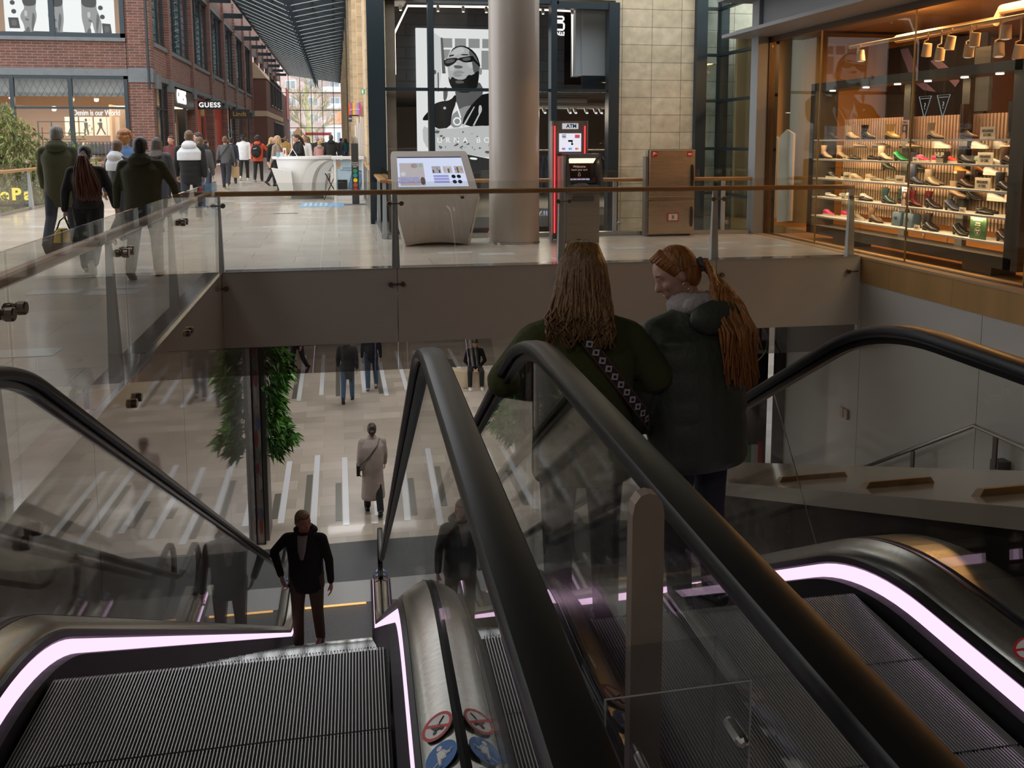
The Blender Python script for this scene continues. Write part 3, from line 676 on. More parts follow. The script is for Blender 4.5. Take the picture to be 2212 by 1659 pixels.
refl_slats = brickmat('window_reflections', (.50,.58,.60), (.36,.45,.48), (.10,.13,.14), 2.2, .42, .05, .6, swap='yz', noise=(.8,.5), bumpd=0)  # slatted backing whose pale teal stands in for reflections in the panes
def window_y(n, y0, y1, z0, z1, x, muls=(), trans=(), fr=.12, back=None, g=None):
    m = MB(); m.box(x-.08,x+.04,y0,y1,z0,z0+fr); m.box(x-.08,x+.04,y0,y1,z1-fr,z1); m.box(x-.08,x+.04,y0,y0+fr,z0,z1); m.box(x-.08,x+.04,y1-fr,y1,z0,z1)
    for y in muls: m.box(x-.06,x+.05,y-.07,y+.07,z0,z1)
    for z in trans: m.box(x-.06,x+.04,y0,y1,z-.05,z+.05)
    f = struct(m.build(n, dark_steel)); q = MB(); q.quad((x-.02,y0,z0),(x-.02,y1,z0),(x-.02,y1,z1),(x-.02,y0,z1)); q.build('pane', g or pane_dark, f)
    if back: q = MB(); q.box(x-.75,x-.7,y0,y1,z0,z1); q.build('backing', back, f)
    return f
k = 3
yy = [44.5]+piers
for a, c in zip(yy, yy[1:]):
    if c > 94: break
    window_y('window_%d' % k, a+.32, c-.32, 6.25, 10.65, XL-.12, [a+.32+(c-a-.64)*t for t in ((.5,) if c-a < 5 else (.33,.67))], (), .14, refl_slats); k += 1
# storefronts below
red = mat('red_lacquer', (.50,.05,.035), .3, noise=(2,.1)); dkbr = mat('dark_brown_panel', (.06,.028,.02), .4)
window_y('window_%d' % k, 44.85, 47.7, 0, 4.5, XL-.1, (46.2,), (3.2,), .12, mat('display_dark',(.09,.06,.055),.6)); k += 1
pt = thing('window_poster', 'pale window poster with dark letters beside the brick corner', 'poster', (XL-.2,46,2.6)); m = MB(); m.box(XL-.3,XL-.28,44.95,47.6,2.5,3.4); m.build('sheet', mat('poster_pale',(.55,.58,.62),.5), pt); text('lettering','LOV',.55,st_black,pt,face_px(XL-.275,46.3,2.95),.003)
pt = thing('window_poster', 'bluish landscape window poster low beside the brick corner', 'poster', (XL-.2,46,1.5)); m = MB(); m.box(XL-.3,XL-.28,45.1,47.5,1.0,1.95); m.build('sheet', mat('poster_blue',(.32,.35,.55),.5,noise=(2,.5)), pt)
g = thing('store_portal', 'black shop portal with large glowing white name sign over a lit doorway', 'shop entrance', (XL,52,0))
m = MB(); m.box(XL-.3,XL+.12,48.4,56.6-1.0,3.45,4.4); m.box(XL-.3,XL+.1,51.9,52.5,0,3.5); m.build('portal', black, g)
text('name_sign','GUESS',1.02,neon,g,face_px(XL+.14,50.7,3.98),.04,sx=.95,bold=.004)
m = MB(); m.box(XL-.5,XL-.45,52.5,55.2,0,4.4); m.build('beige_display_panel', mat('display_beige',(.34,.26,.19),.7), g)
m = MB(); m.box(XL-3,XL-2.9,48.3,52,0,3.5); m.build('shop_interior', warm_int, g); m = MB(); m.box(XL-1.6,XL-1.5,50.3,51.9,0,3.0); m.build('inner_partition', mat('brown_screen',(.16,.09,.05),.8,noise=(40,.4)), g)
m = MB(); m.box(XL-2.8,XL,48.35,51.9,3.42,3.45); m.build('lit_ceiling', emis('doorway_light',(1,.75,.5),2.2), g)
m = MB(); m.box(XL-.05,XL+.02,48.45,49.3,.5,2.6); m.build('white_display_board', mat('board_white',(.7,.7,.72),.5), g)
bs = thing('blade_sign', 'black blade sign with white name letters sticking out over the corridor', 'sign', (-7.6,57,3.87)); m = MB(); m.box(-8.25,-6.85,56.95,57.1,3.58,4.10); m.build('panel', black, bs); text('lettering','GUESS',.40,neon,bs,face_cam(-7.55,56.94,3.84),.008,spacing=1.15,bold=.012)
m = MB(); m.box(XL-.29,XL-.2,56.0,57.5,0,4.4); tag(m.build('brown_panel', dkbr), 'dark brown shop panel beside the red shop front', 'shop front')
m = MB(); m.box(XL-.4,XL-.25,57.6,62.4,0,4.4); rs_ = m.build('red_shop_front', red); tag(rs_,'glossy red shop front beyond the black blade sign', 'shop front'); m = MB(); m.box(XL-.24,XL-.2,60.4,61.2,0,3.2); m.build('doorway', dkbr, rs_); m = MB(); m.box(XL-.24,XL-.2,59.8,61.4,3.3,4.2); m.build('gold_panel', mat('gold_panel',(.4,.33,.12),.4,noise=(3,.4)), rs_)
m = MB(); m.box(XL-.29,XL-.22,63.75,70.55,0,4.3); tag(m.build('red_shop_front', red), 'farther red shop front reaching the next brick pier', 'shop front')
window_y('window_%d' % k, 71.4, 78.0, 0, 4.5, XL-.1, (74.7,), (2.4,), .12, mat('display_light',(.45,.47,.46),.6,noise=(.8,.4)), pane_clear); k += 1
bs = thing('blade_sign', 'brown blade sign with golden script letters farther down the corridor', 'sign', (-7.5,73,3.8)); m = MB(); m.box(-8.2,-6.7,72.9,73.1,3.4,4.15); m.build('panel', mat('sign_brown',(.05,.03,.02),.5), bs); text('lettering','Lindt',.5,mat('gold_letters',(.45,.30,.10),.4,metal=.3),bs,face_cam(-7.45,72.89,3.78),.008,bold=.008)
m = MB(); m.box(XL-.4,XL-.3,78.7,93,0,4.4); struct(m.build('wall_shop_dark', mat('shop_dark',(.05,.045,.045),.5)))
w = MB(); w.box(XL-.2,-6.9,94,138,0,8.0); struct(w.build('wall_brick_block', mat('brick_far', (.15,.065,.05), .85, noise=(12,.3))))
b = MB(); b.box(XL,-6.87,93.97,122,4.2,4.75); b.rings([[(XL,93.9,8.0),(-6.8,93.9,8.0),(-6.8,122,8.0),(XL,122,8.0)],[(XL,93.9,9.6),(-8.0,93.9,9.6),(-8.0,122,9.6),(XL,122,9.6)]])
struct(b.build('trim_block_top', mat('sand_top', (.50,.36,.24), .8)))
for j in range(4): window_y('window_%d' % k, 100+j*5.2, 103.6+j*5.2, 5.5, 8.6, -6.86, (101.8+j*5.2,), (), .14, refl_slats); k += 1
window_y('window_%d' % k, 104, 122, .2, 3.9, -6.86, [104+i*2.2 for i in range(1,8)], (2,), .12, None, pane_clear); k += 1
m = MB(); m.box(-6.88,-6.8,130,136,4.8,9.2); tag(m.build('red_banner', mat('banner_red',(.50,.10,.09),.7)), 'tall red wall banner near the far end of the corridor', 'banner')
m = MB(); m.tube([(-8.42,43.7,12),(-8.42,43.7,4.0)], .05, 6); tag(m.build('down_pipe', dark_steel), 'thin dark down pipe on the brick corner', 'pipe')
# steel brackets from the piers
br0 = None
for i, y in enumerate(piers):
    if br0 is None:
        m = MB(); m.box(XL+.1,-6.75,y-.12,y+.12,10.9,11.25); br0 = tag(m.build('roof_bracket', dark_steel), 'dark steel roof bracket sticking out from a brick pier', 'bracket', 'roof brackets along the brick wall'); br0['_y'] = y
    else:
        o = dup(br0); o.location = (0, y - piers[0], 0)
del br0['_y']
# ---- the glass roof of the corridor
def truss(y, label):
    t = thing('roof_truss', label, 'truss', (-3,y,11), 'roof trusses over the corridor')
    m = MB(); m.rings([[(-6.95,y-.06,11.55),(-6.95,y+.06,11.55),(-6.95,y+.06,11.95),(-6.95,y-.06,11.95)],[(.95,y-.06,10.45),(.95,y+.06,10.45),(.95,y+.06,10.85),(.95,y-.06,10.85)]]); m.build('beam', dark_steel, t)
    wr = mat('tie_rod_steel', (.62,.60,.56), .35, metal=.3)
    m = MB(); m.tube([(-6.7,y,11.45),(-2.75,y,9.75)], .028, 5); m.build('tie_rod', wr, t); m = MB(); m.tube([(-2.6,y,9.75),(.75,y,10.5)], .028, 5); m.build('tie_rod', wr, t)
    for x in (-2.85,-2.55): m = MB(); m.box(x-.04,x+.04,y-.04,y+.04,9.7,11.2); m.build('strut', dark_steel, t)
    return t
t0 = truss(46.0, 'dark steel roof truss with pale tie rods in the long repeating row')
for i in range(1, 38): dup(t0, (-3, 46.0 + i*2.5, 11))
m = MB(); m.quad((-6.95,44,12.0),(.95,44,10.9),(.95,141,10.9),(-6.95,141,12.0)); struct(m.build('ceiling_glass', glass('roof_glass', (.85,.9,.92), .08)))
m = MB(); m.box(-7.05,-6.85,44,141,11.6,12.0); m.box(.85,1.0,44,141,10.4,10.9)
for x in (-5.6,-4.2,-1.4,0): m.box(x-.03,x+.03,44,141,11.85-.139*(x+6.95),11.93-.139*(x+6.95))
struct(m.build('trim_roof_edge', dark_steel))
# ---- end glazing and what lies outside
m = MB()
for x in (-8.2,-7,-5.3,-3.63,-1.97,-.3,1.39): m.box(x-.045,x+.045,140,140.1,0,12)
for z in (9.05,6.4,3.73): m.box(-8.3,1.4,140,140.1,z-.05,z+.05)
f = struct(m.build('window_60', dark_steel)); g = MB(); g.quad((-8.3,140.05,0),(1.4,140.05,0),(1.4,140.05,12),(-8.3,140.05,12)); g.build('pane', pane_clear, f)
m = MB(); m.box(-80,60,141,260,-.5,-.02); struct(m.build('floor_square', mat('street_paving',(.4,.38,.36),.8)))
fl_b = mat('pink_brick_hazed', (.62,.47,.43), .85, noise=(1,.1)); conc = mat('balcony_white', (.75,.76,.77), .6); win_b = mat('far_window', (.30,.36,.40), .2)  # pink brick paled in colour for the hazy, overexposed daylight outside
ab = thing('apartment_building', 'pink brick apartment block with white balconies behind the bare tree', 'building', (-8,200,0))
m = MB(); m.box(-22,14,200,212,0,26); m.build('wall', fl_b, ab)
for j in range(6):
    for i in range(7):
        m = MB(); x = -20+i*4.7; z = 2.2+j*3.6; m.box(x,x+2.2,199.9,200,z,z+1.9); f = m.build('window', conc, ab); m = MB(); m.box(x+.15,x+1.0,199.86,199.9,z+.15,z+1.75); m.box(x+1.15,x+2.05,199.86,199.9,z+.15,z+1.75); m.build('pane', win_b, f)
    for x in (-14.5,-1.0,8.5): m = MB(); m.box(x-2,x+2.2,198.3,200,1.6+j*3.6,2.7+j*3.6); m.build('balcony', conc, ab)
hb = thing('white_house', 'low white house with an orange tiled roof right of the bare tree', 'building', (4,185,0))
m = MB(); m.box(-2.2,9,185,192,0,5.2); m.build('wall', mat('white_render',(.82,.8,.76),.8), hb); m = MB(); m.rings([[(-2.6,184.6,5.2),(9.3,184.6,5.2),(9.3,192.4,5.2),(-2.6,192.4,5.2)],[(1.2,188,8.2),(8.2,188,8.2),(8.2,189,8.2),(1.2,189,8.2)]]); m.build('roof', mat('orange_tiles',(.62,.24,.12),.8), hb)
for i in range(5): x = -1.6+i*1.7; m = MB(); m.box(x,x+.8,184.93,185,1.3,3.6); f = m.build('window', conc, hb); m = MB(); m.box(x+.08,x+.72,184.9,184.93,1.4,3.5); m.build('pane', win_b, f)
tr = thing('bare_tree', 'bare mossy tree outside the end window of the corridor', 'tree', (-4.6,160,0))
R3 = random.Random(5); m = MB(); m.tube([(-4.6,160,-.3),(-4.55,160,3),(-4.9,160,7),(-5.1,160,14)], [.62,.52,.38,.15], 9); m.build('trunk', mat('mossy_bark',(.46,.44,.22),.9,noise=(2,.4)), tr)
m = MB()
def branch(p, d, L, r, n):
    q = p + d*L; mid = p + d*L*.5 + Vector((R3.uniform(-.1,.1),R3.uniform(-.1,.1),R3.uniform(0,.15)))*L
    m.tube([p, mid, q], [r, r*.75, r*.5], 5)
    if n:
        for i in range(4 if n > 1 else 5):
            dd = (d + Vector((R3.uniform(-.8,.8), R3.uniform(-.6,.6), R3.uniform(-.25,.6)))).normalized(); branch(p + (q-p)*R3.uniform(.45,1), dd, L*R3.uniform(.5,.75), r*.5, n-1)
for z, dx, dz in ((2.2,.9,.75),(2.6,-.7,.8),(3.4,.5,1),(4.0,-.8,.55),(4.6,.95,.6),(5.6,-.4,1),(6.5,.6,.9),(7.5,-.6,.8),(9,.4,1)):
    branch(Vector((-4.6-.06*z,160,z)), Vector((dx,R3.uniform(-.4,.4),dz)).normalized(), 4.6-.25*z, .24, 3)
m.build('branches', mat('bark_branch',(.46,.40,.27),.9,noise=(2,.3)), tr)
ms = thing('market_stall', 'red roofed market stall in front of the tree', 'stall', (-3,150,0)); m = MB(); m.box(-5.0,-.9,149,151,2.65,3.1); m.build('roof', mat('stall_red',(.35,.04,.03),.6), ms); m = MB()
for x in (-4.8,-1.1): m.box(x-.05,x+.05,149.2,149.3,0,2.7)
m.build('post', dark_steel, ms); m = MB(); m.box(-4.7,-1.2,149.3,150,0,1.1); m.build('counter', mat('stall_brown',(.3,.15,.07),.7), ms)
ms = thing('market_stall', 'wooden gabled stall front left of the red stall roof', 'stall', (-6,148,0)); m = MB(); m.prism([(-7.2,2.6),(-4.9,2.6),(-6.05,4.0)],147.9,148.6,'y'); m.build('gable', mat('stall_wood',(.45,.28,.14),.7), ms); m = MB(); m.box(-7.1,-5.0,148,148.5,0,1.2); m.build('counter', mat('stall_wood',(.45,.28,.14),.7), ms); m = MB(); m.box(-7.1,-6.95,148,148.2,1.2,2.6); m.box(-5.15,-5.0,148,148.2,1.2,2.6); m.build('posts', mat('stall_wood',(.45,.28,.14),.7), ms)

# ---- stone wall on the right of the corridor and the shop front facing us (y=17.5)
w = MB(); w.box(.98,1.17,17.6,141,-.9,12.5)
for i in range(14): y = 24 + i*8.4; w.box(.80,1.0,y,y+.9,0,12.5)
struct(w.build('wall_stone_corridor', stone_y))
w = MB(); w.box(5.62,7.35,17.5,17.9,-.9,9); w.box(.6,5.62,17.5,17.9,4.42,9); struct(w.build('wall_stone_front', stone_x))
m = MB(); m.box(.62,.95,17.3,17.62,-.9,9); m.box(1.79,1.90,17.35,17.6,-.9,4.3); m.box(4.24,4.36,17.35,17.6,-.9,4.36); m.box(5.44,5.66,17.35,17.6,-.9,4.36); m.box(.9,4.4,17.38,17.58,4.3,4.42); m.box(4.3,5.66,17.38,17.58,4.22,4.36)
m.box(.9,5.5,17.4,17.5,2.58,2.64); m.box(.9,5.5,17.4,17.56,-.55,-.45)
f = struct(m.build('window_61', dark_steel)); g = MB(); g.quad((.9,17.48,-.9),(5.5,17.48,-.9),(5.5,17.48,4.4),(.9,17.48,4.4)); g.build('pane', pane_clear, f)
m = MB(); m.box(1.0,12,30,30.2,-.9,9); m.box(9.6,9.8,18,30,-.9,9); struct(m.build('wall_store_rear', mat('store_wall',(.42,.37,.31),.7)))
m = MB(); m.box(1.0,9.8,19.32,30,2.75,2.85); m.box(1.52,9.5,17.95,30,4.45,4.55); struct(m.build('ceiling_store', mat('store_ceiling',(.10,.10,.10),.8)))
m = MB(); m.box(1.0,9.8,18.6,30,-.25,-.02); struct(m.build('floor_store', mat('store_floor',(.25,.23,.21),.4)))
m = MB(); m.box(1.0,9.8,19.1,19.2,-.9,-.25); struct(m.build('wall_store_below', dark_int))
dg = brickmat('dark_cladding', (.055,.058,.062), (.045,.05,.056), (.02,.02,.022), 3.0, .24, .008, .5, swap='xz', noise=None)
m = MB(); m.box(1.22,4.99,19.2,19.3,2.7,4.44); struct(m.build('wall_store_portal', dg))
tb = MB(); P = [(1.2,2.97),(1.2,3.80),(1.48,4.36),(3.05,4.38),(4.96,4.34),(5.0,2.98)]; tb.tube([(x+.02,18.55,z) for x,z in P], .022, 6)
tag(tb.build('light_outline', emis('warm_led_outline',(1,.80,.68),3.0)), 'warm white light strip outlining the store portal above the portrait', 'light strip')
m = MB(); m.box(5.12,5.62,18.2,18.3,2.97,4.42); m.box(5.0,5.14,18.3,18.7,2.97,4.42); tag(m.build('white_bulkhead', mat('bulkhead_white',(.55,.58,.6),.5)), 'pale box panel at the right inside the store window', 'panel'); m = MB(); m.box(5.12,5.66,18.2,18.3,2.66,2.965); tag(m.build('dark_bulkhead', dark_steel), 'dark panel under the pale box in the store window', 'panel')
sg = thing('upright_sign', 'glowing white upright letter sign in the store window right of the column', 'sign', (4.68,18.5,4.0))
def stroke(pts, m, r=.022): m.tube([(x,18.48,z) for x,z in pts], r, 6)
m = MB(); stroke([(4.55,4.21),(4.76,4.21),(4.78,4.19),(4.78,4.15),(4.76,4.13),(4.55,4.13)], m); m.build('letter', neon, sg)
m = MB(); stroke([(4.56,4.0),(4.56,4.09),(4.76,4.09),(4.79,4.06),(4.79,3.97),(4.77,3.94),(4.56,3.94)], m); m.build('letter', neon, sg)
m = MB(); stroke([(4.56,3.90),(4.60,3.84),(4.64,3.89),(4.68,3.83)], m, .016); stroke([(4.70,3.90),(4.70,3.83),(4.79,3.83),(4.79,3.9)], m, .016); stroke([(4.745,3.83),(4.745,3.89)], m, .012); m.build('letter', neon, sg)
for i, x in enumerate((1.18,1.34,2.1,2.62,3.1,4.3,4.93)):
    t = thing('track_spot', 'small white track spot at the top edge of the store window', 'lamp', (x,18.35,4.3), 'track spots at the top of the store window'); m = MB(); m.cap((x,18.35,4.33),(x,18.33,4.27),.035,.035,10,2); m.build('head', white_paint, t); m = MB(); m.ell((x,18.33,4.235),(.03,.03,.012)); m.build('lens', neon, t)
# the portrait light box
pp = thing('portrait_lightbox', 'tall backlit black and white portrait of a bearded person in sunglasses', 'poster', (2.8,19,.7))
def PXP(c): return (1.62+.00185*c[0], 4.078-.001825*c[1])
def sh(pts, y, m=None, sm=2): return flat([PXP(p) for p in pts], y, m, sm)
m = MB(); m.box(1.70,4.1,19,19.1,.60,3.98); m.build('light_panel', emwhite('print_80',.80), pp)
m = MB(); sh([(205,70),(330,160),(330,560),(300,760),(215,760)],18.995,m,0); m.build('pale_door', emwhite('print_60',.62), pp)
m = MB(); 
for q in (((335,165),(460,165),(460,272),(335,272)),((490,165),(620,165),(620,272),(490,272)),((650,165),(780,165),(780,272),(650,272)),((810,165),(980,165),(980,272),(810,272)),((335,295),(440,295),(400,400),(335,400)),((800,300),(980,300),(980,520),(800,520))): sh(q,18.993,m,0)
m.build('window_grid', g45, pp)
m = MB(); sh([(325,160),(350,160),(380,570),(340,570)],18.99,m,0); sh([(350,730),(405,730),(395,860),(350,900)],18.99,m,1); sh([(232,530),(270,530),(270,580),(232,580)],18.99,m,1); sh([(285,560),(300,560),(300,780),(285,780)],18.99,m,0); m.build('shadow_bar', g25, pp)
m = MB(); sh([(490,800),(500,950),(560,1100),(700,950),(840,780),(760,640),(480,700)],18.985,m,1); m.build('neck', g25, pp)
m = MB(); sh([(430,330),(470,270),(560,245),(660,275),(740,360),(785,480),(770,620),(740,740),(600,780),(470,760),(415,640),(400,480),(405,400)],18.98,m,2); hd = m.build('face', emwhite('print_50',.42), pp)
m = MB(); sh([(440,340),(500,280),(590,262),(600,330),(520,345),(450,400)],18.976,m); sh([(430,430),(520,440),(500,500),(440,560),(415,480)],18.976,m); sh([(640,400),(700,450),(690,520),(620,470)],18.976,m); m.build('highlight', g65, hd)
m = MB(); sh([(660,280),(735,370),(785,490),(770,600),(700,560),(690,440),(650,340)],18.975,m); sh([(470,470),(580,480),(575,510),(480,512)],18.973,m); m.build('shading', g25, hd)
m = MB(); sh([(770,500),(800,500),(805,560),(785,590),(768,560)],18.972,m); m.build('ear', g45, hd)
m = MB(); sh([(358,405),(505,385),(520,400),(550,385),(690,360),(712,380),(705,430),(600,445),(550,420),(515,410),(490,450),(400,500),(360,470)],18.965,m,1); sh([(700,375),(780,470),(775,490),(695,415)],18.965,m,0); sgl = m.build('sunglasses', g05, hd)
m = MB(); sh([(375,415),(490,400),(475,440),(380,460)],18.962,m,1); sh([(565,395),(670,375),(670,415),(590,425)],18.962,m,1); m.build('lens_shine', g25, sgl)
m = MB(); sh([(405,590),(430,650),(450,600),(500,640),(600,640),(640,580),(690,590),(765,520),(765,620),(740,755),(600,800),(470,770),(420,690)],18.968,m,1); bd = m.build('beard', g05, hd)
m = MB(); sh([(455,590),(480,545),(540,530),(610,560),(560,570),(500,575)],18.966,m,1); sh([(465,595),(500,575),(580,580),(550,605),(490,610)],18.964,m,1); m.build('lips', g45, hd)
m = MB(); sh([(480,650),(580,650),(600,680),(500,690)],18.963,m,2); m.build('chin_light', g25, bd)
m = MB(); sh([(420,360),(480,350),(480,365),(420,380)],18.966,m,1); sh([(560,345),(650,345),(650,358),(560,360)],18.966,m,1); m.build('eyebrow', g05, hd)
m = MB(); sh([(430,335),(480,265),(570,242),(670,275),(750,360),(785,485),(775,485),(735,370),(655,290),(565,256),(490,278)],18.964,m,1); m.build('cap_edge', g05, hd)
m = MB(); sh([(105,1085),(180,1000),(240,920),(330,890),(430,880),(495,800),(500,900),(440,1050),(430,1200),(240,1215),(230,1100),(110,1120)],18.97,m,1); sh([(840,780),(700,900),(590,1050),(560,1190),(1000,1170),(1180,1100),(1180,800)],18.97,m,1); jk = m.build('leather_jacket', g05, pp)
m = MB(); sh([(560,1190),(705,950),(715,955),(590,1180)],18.965,m,0); sh([(690,1170),(780,1000),(795,1005),(705,1180)],18.965,m,0); sh([(765,930),(795,940),(800,1000),(770,1050),(755,1020)],18.965,m,1); m.ell((PXP((362,970))[0],18.965,PXP((362,970))[1]),(.03,.004,.03)); m.build('zip', g65, jk)
m = MB(); sh([(500,900),(520,960),(555,1080),(540,1090),(505,980),(495,910)],18.96,m,0); 
tb = disc(.09, 18.958, 24, .06); c = PXP((505,1125)); m.add([(x+c[0], 18.958, y+c[1]) for x,y,z in tb.v], tb.f); m.build('pendant', g85, pp)
m = MB(); sh([(430,1060),(560,960),(700,930),(600,1050),(560,1190),(430,1200)],18.975,m,1); m.build('chest', g45, pp)
m = MB(); sh([(100,1170),(180,1210),(480,1210),(760,1170),(1000,1190),(1180,1250),(1180,1500),(900,1560),(560,1500),(250,1490),(110,1400)],18.96,m,1); ar = m.build('folded_arms', g65, pp)
m = MB(); R4 = random.Random(11)
for i in range(46):
    x = R4.uniform(110,1150); z = R4.uniform(1220,1480); a = R4.uniform(0,6); w_ = R4.uniform(15,55)
    sh([(x,z),(x+w_*math.cos(a),z+w_*.6*math.sin(a)),(x+w_*math.cos(a+.9),z+w_*math.sin(a+.9)),(x-w_*.4,z+w_*.5)],18.955 - i*.0001,m,2)
m.build('tattoo', g25, ar)
m = MB(); sh([(240,1500),(560,1500),(900,1570),(1180,1600),(1180,1950),(240,1950)],18.962,m,0); m.build('trousers', g12, pp); m = MB(); sh([(650,1545),(740,1555),(735,1580),(650,1570)],18.95,m,1); m.build('bracelet', g85, pp)
text('lettering','BURNA BOY',.165,g85,pp,face_cam(2.69,18.93,1.62),.002,spacing=1.85)
# store interior: track, racks, jeans
tk = thing('ceiling_track', 'white ceiling track with spots in the denim store behind the cash machine', 'track', (5.7,21,2.42)); m = MB(); m.box(4.4,7.2,20.98,21.02,2.40,2.44); m.build('track_bar', white_paint, tk)
for x in (4.94,5.57,5.71,5.99,6.22,6.36): m = MB(); m.cap((x,21,2.38),(x+.02,20.95,2.30),.035,.04,10,2); h = m.build('spot_head', white_paint, tk); m = MB(); m.ell((x+.025,20.93,2.275),(.035,.03,.02)); m.build('lens', neon, h)
for z, x0, x1 in ((2.5,3.2,7.5),(2.62,3.2,6.3)): m = MB(); m.tube([(x0,22,z),(x1,22,z)], .09, 10); tag(m.build('ceiling_duct', mat('duct_grey',(.34,.32,.29),.5)), 'grey ceiling duct in the denim store, ' + ('lower' if z < 2.6 else 'upper') + ' one', 'duct')
area('store_lamp', (5.6,22.5,2.35), (math.radians(-25),0,0), 3, .6, 130, (1,.83,.66))
area('store_lamp', (2.4,22.5,2.35), (0,0,0), 1.5, .6, 25, (1,.83,.66))
for j,(x0,x1,y) in enumerate(((4.6,5.25,20.9),(6.0,6.75,20.9))):
    r_ = thing('clothes_rack', ['steel rack of hanging jeans between the column and cash machine','steel rack of dark clothes right of the cash machine'][j], 'rack', (x0,y,0)); m = MB(); m.tube([(x0,y,0),(x0,y,1.25),(x1,y,1.25),(x1,y,0)], .018, 8); m.build('frame', steel2, r_); m = MB(); m.box(x0,x1,y-.2,y+.2,1.36,1.39); m.build('shelf', steel2, r_)
    for i in range(5): garment('g', (.05,.07,.10) if j == 0 else gcols[i%2], x0+.1+i*.12, y, 1.22, 1.0-.08*i, ['washed blue jeans hanging beside the column','dark garment hanging right of the cash machine'][j], ['jeans in the store','dark clothes in the store'][j])
# lanterns and neon of the place below
for i,(x,z,l) in enumerate(((3.31,-.40,'red paper lantern between the white kiosk and the column'),(4.75,-.42,'red paper lantern between the column and the cash machine'))):
    t = thing('paper_lantern', l, 'lantern', (x,19,z)); m = MB(); m.lathe([(.03,-.09),(.075,-.075),(.10,-.03),(.10,.03),(.075,.075),(.03,.09)], (x,18.9,z), 18); m.build('shade', emis('lantern_red',(1,.06,.03),1.3), t, smooth=True); m = MB(); m.lathe([(.035,.085),(.035,.105)], (x,18.9,z), 12); m.lathe([(.035,-.105),(.035,-.085)], (x,18.9,z), 12); m.build('rim', black, t); m = MB(); m.tube([(x,18.9,z+.1),(x,18.9,z+.3)], .006, 5); m.build('cord', black, t)
m = MB(); m.tube([(5.95,18.9,.03),(5.95,18.9,-.42),(5.88,18.9,-.44)], .014, 6); tag(m.build('green_neon', emis('neon_green',(.12,1,.12),2.0)), 'green neon tube low in the window right of the cash machine', 'neon sign')
tag(text('lit_lettering','KIIT',.22,emis('neon_blue',(.5,.6,1),.9),None,face_cam(4.5,18.95,-.02),.004), 'small bluish glowing letters low behind the column', 'lettering')
# glazed corner right of the stone wall
m = MB(); m.box(7.32,7.55,17.35,17.6,-.9,9); m.box(7.87,8.05,17.4,17.6,-.9,9); m.box(7.82,7.92,15.0,15.1,-.9,9)
for z in (.5,1.43,2.42,3.36,4.30): m.box(7.4,8.0,17.42,17.52,z-.03,z+.03); m.box(7.84,7.92,15,17.5,z-.03,z+.03)
f = struct(m.build('window_62', dark_steel)); g = MB(); g.quad((7.5,17.48,-.9),(7.9,17.48,-.9),(7.9,17.48,9),(7.5,17.48,9)); g.quad((7.88,15,-.9),(7.88,17.4,-.9),(7.88,17.4,9),(7.88,15,9)); g.build('pane', glass('green_glass',(.82,.93,.90),.04), f)
w = MB(); w.box(7.36,14,17.75,17.95,-.9,9); struct(w.build('wall_stone_beyond', brickmat('limestone_lightened', (.80,.75,.62), (.74,.68,.55), (.3,.27,.2), .64, .355, .006, .7, offset=0.0, swap='xz', noise=(5,.15))))  # front stone again, lightened to make up for light lacking behind the glass
m = MB(); m.box(7.4,10,15.2,17.4,-.5,-.35); struct(m.build('floor_side_canopy', mat('pale_canopy',(.5,.52,.54),.4)))

# ================================================================== shoe shop on the right, glass front x=7.25
orange_wall = mat('ochre_wall', (.42,.27,.13), .7); oak_floor = brickmat('oak_floor', (.42,.24,.09), (.36,.20,.075), (.2,.1,.04), 1.2, .14, .003, .35, swap='yx', noise=(3,.15))
m = MB(); m.box(7.05,14.5,4.5,14.0,-.35,-.005); m.box(8.15,14.5,14.0,17.3,-.35,-.005); struct(m.build('floor_shop', oak_floor))
m = MB(); m.box(7.3,14.5,4.5,14.2,3.75,3.85); m.box(8.15,14.5,14.2,17.3,3.75,3.85); struct(m.build('ceiling_shop', mat('shop_ceiling', (.62,.48,.33), .7)))
m = MB(); m.box(14.3,14.5,4.5,17.3,0,3.8); m.box(8.15,14.5,17.2,17.3,0,3.8); m.box(8,14.5,4.4,4.5,0,3.8); struct(m.build('wall_shop', orange_wall))
gp = struct(MB().box(7.2,7.32,13.98,14.05,0,3.35).box(7.2,7.3,4.5,14,3.25,3.36).box(7.2,7.3,4.5,14,-.02,.02).build('window_63', mat('bronze_frame',(.10,.065,.04),.4,metal=.4)))
for a, c in zip((4.5,6.2,8.15,10.2,12.43), (6.2,8.15,10.2,12.43,13.98)): m = MB(); m.box(7.25,7.262,a+.006,c-.006,0,3.28); m.build('pane', glass('shop_glass',(.95,.93,.88),.032), gp)
for y in (8.15,10.2,12.43): m = MB(); m.box(7.245,7.266,y-.006,y+.006,0,3.28); m.build('gold_joint', mat('gold_joint',(.35,.24,.10),.4,metal=.6), gp)
m = MB(); m.box(6.98,7.15,13.95,14.2,0,9); m.box(7.15,7.3,14.0,14.2,0,3.4); struct(m.build('trim_shop_post', grey_paint))
m = MB(); m.box(6.5,7.35,3,14.35,3.33,3.385); m.box(7.05,7.3,3,14.2,3.385,3.93); m.box(6.42,7.35,3,14.4,3.93,3.98); m.box(7.05,7.35,3,14.2,3.98,5.6); struct(m.build('wall_shop_fascia', mat('fascia_grey', (.25,.26,.28), .4)))
m = MB(); m.box(7.04,7.24,2,14,-.02,.012); struct(m.build('trim_shop_edge', mat('edge_orange_lit',(.45,.30,.17),.3)))  # orange spill from the shop put into the strip's colour
for y in (6.3,8.6,10.9,13.2): area('shop_ceiling_lamp', (9.2,y,3.55), (0,0,0), .7, .7, 110, (1,.52,.19))
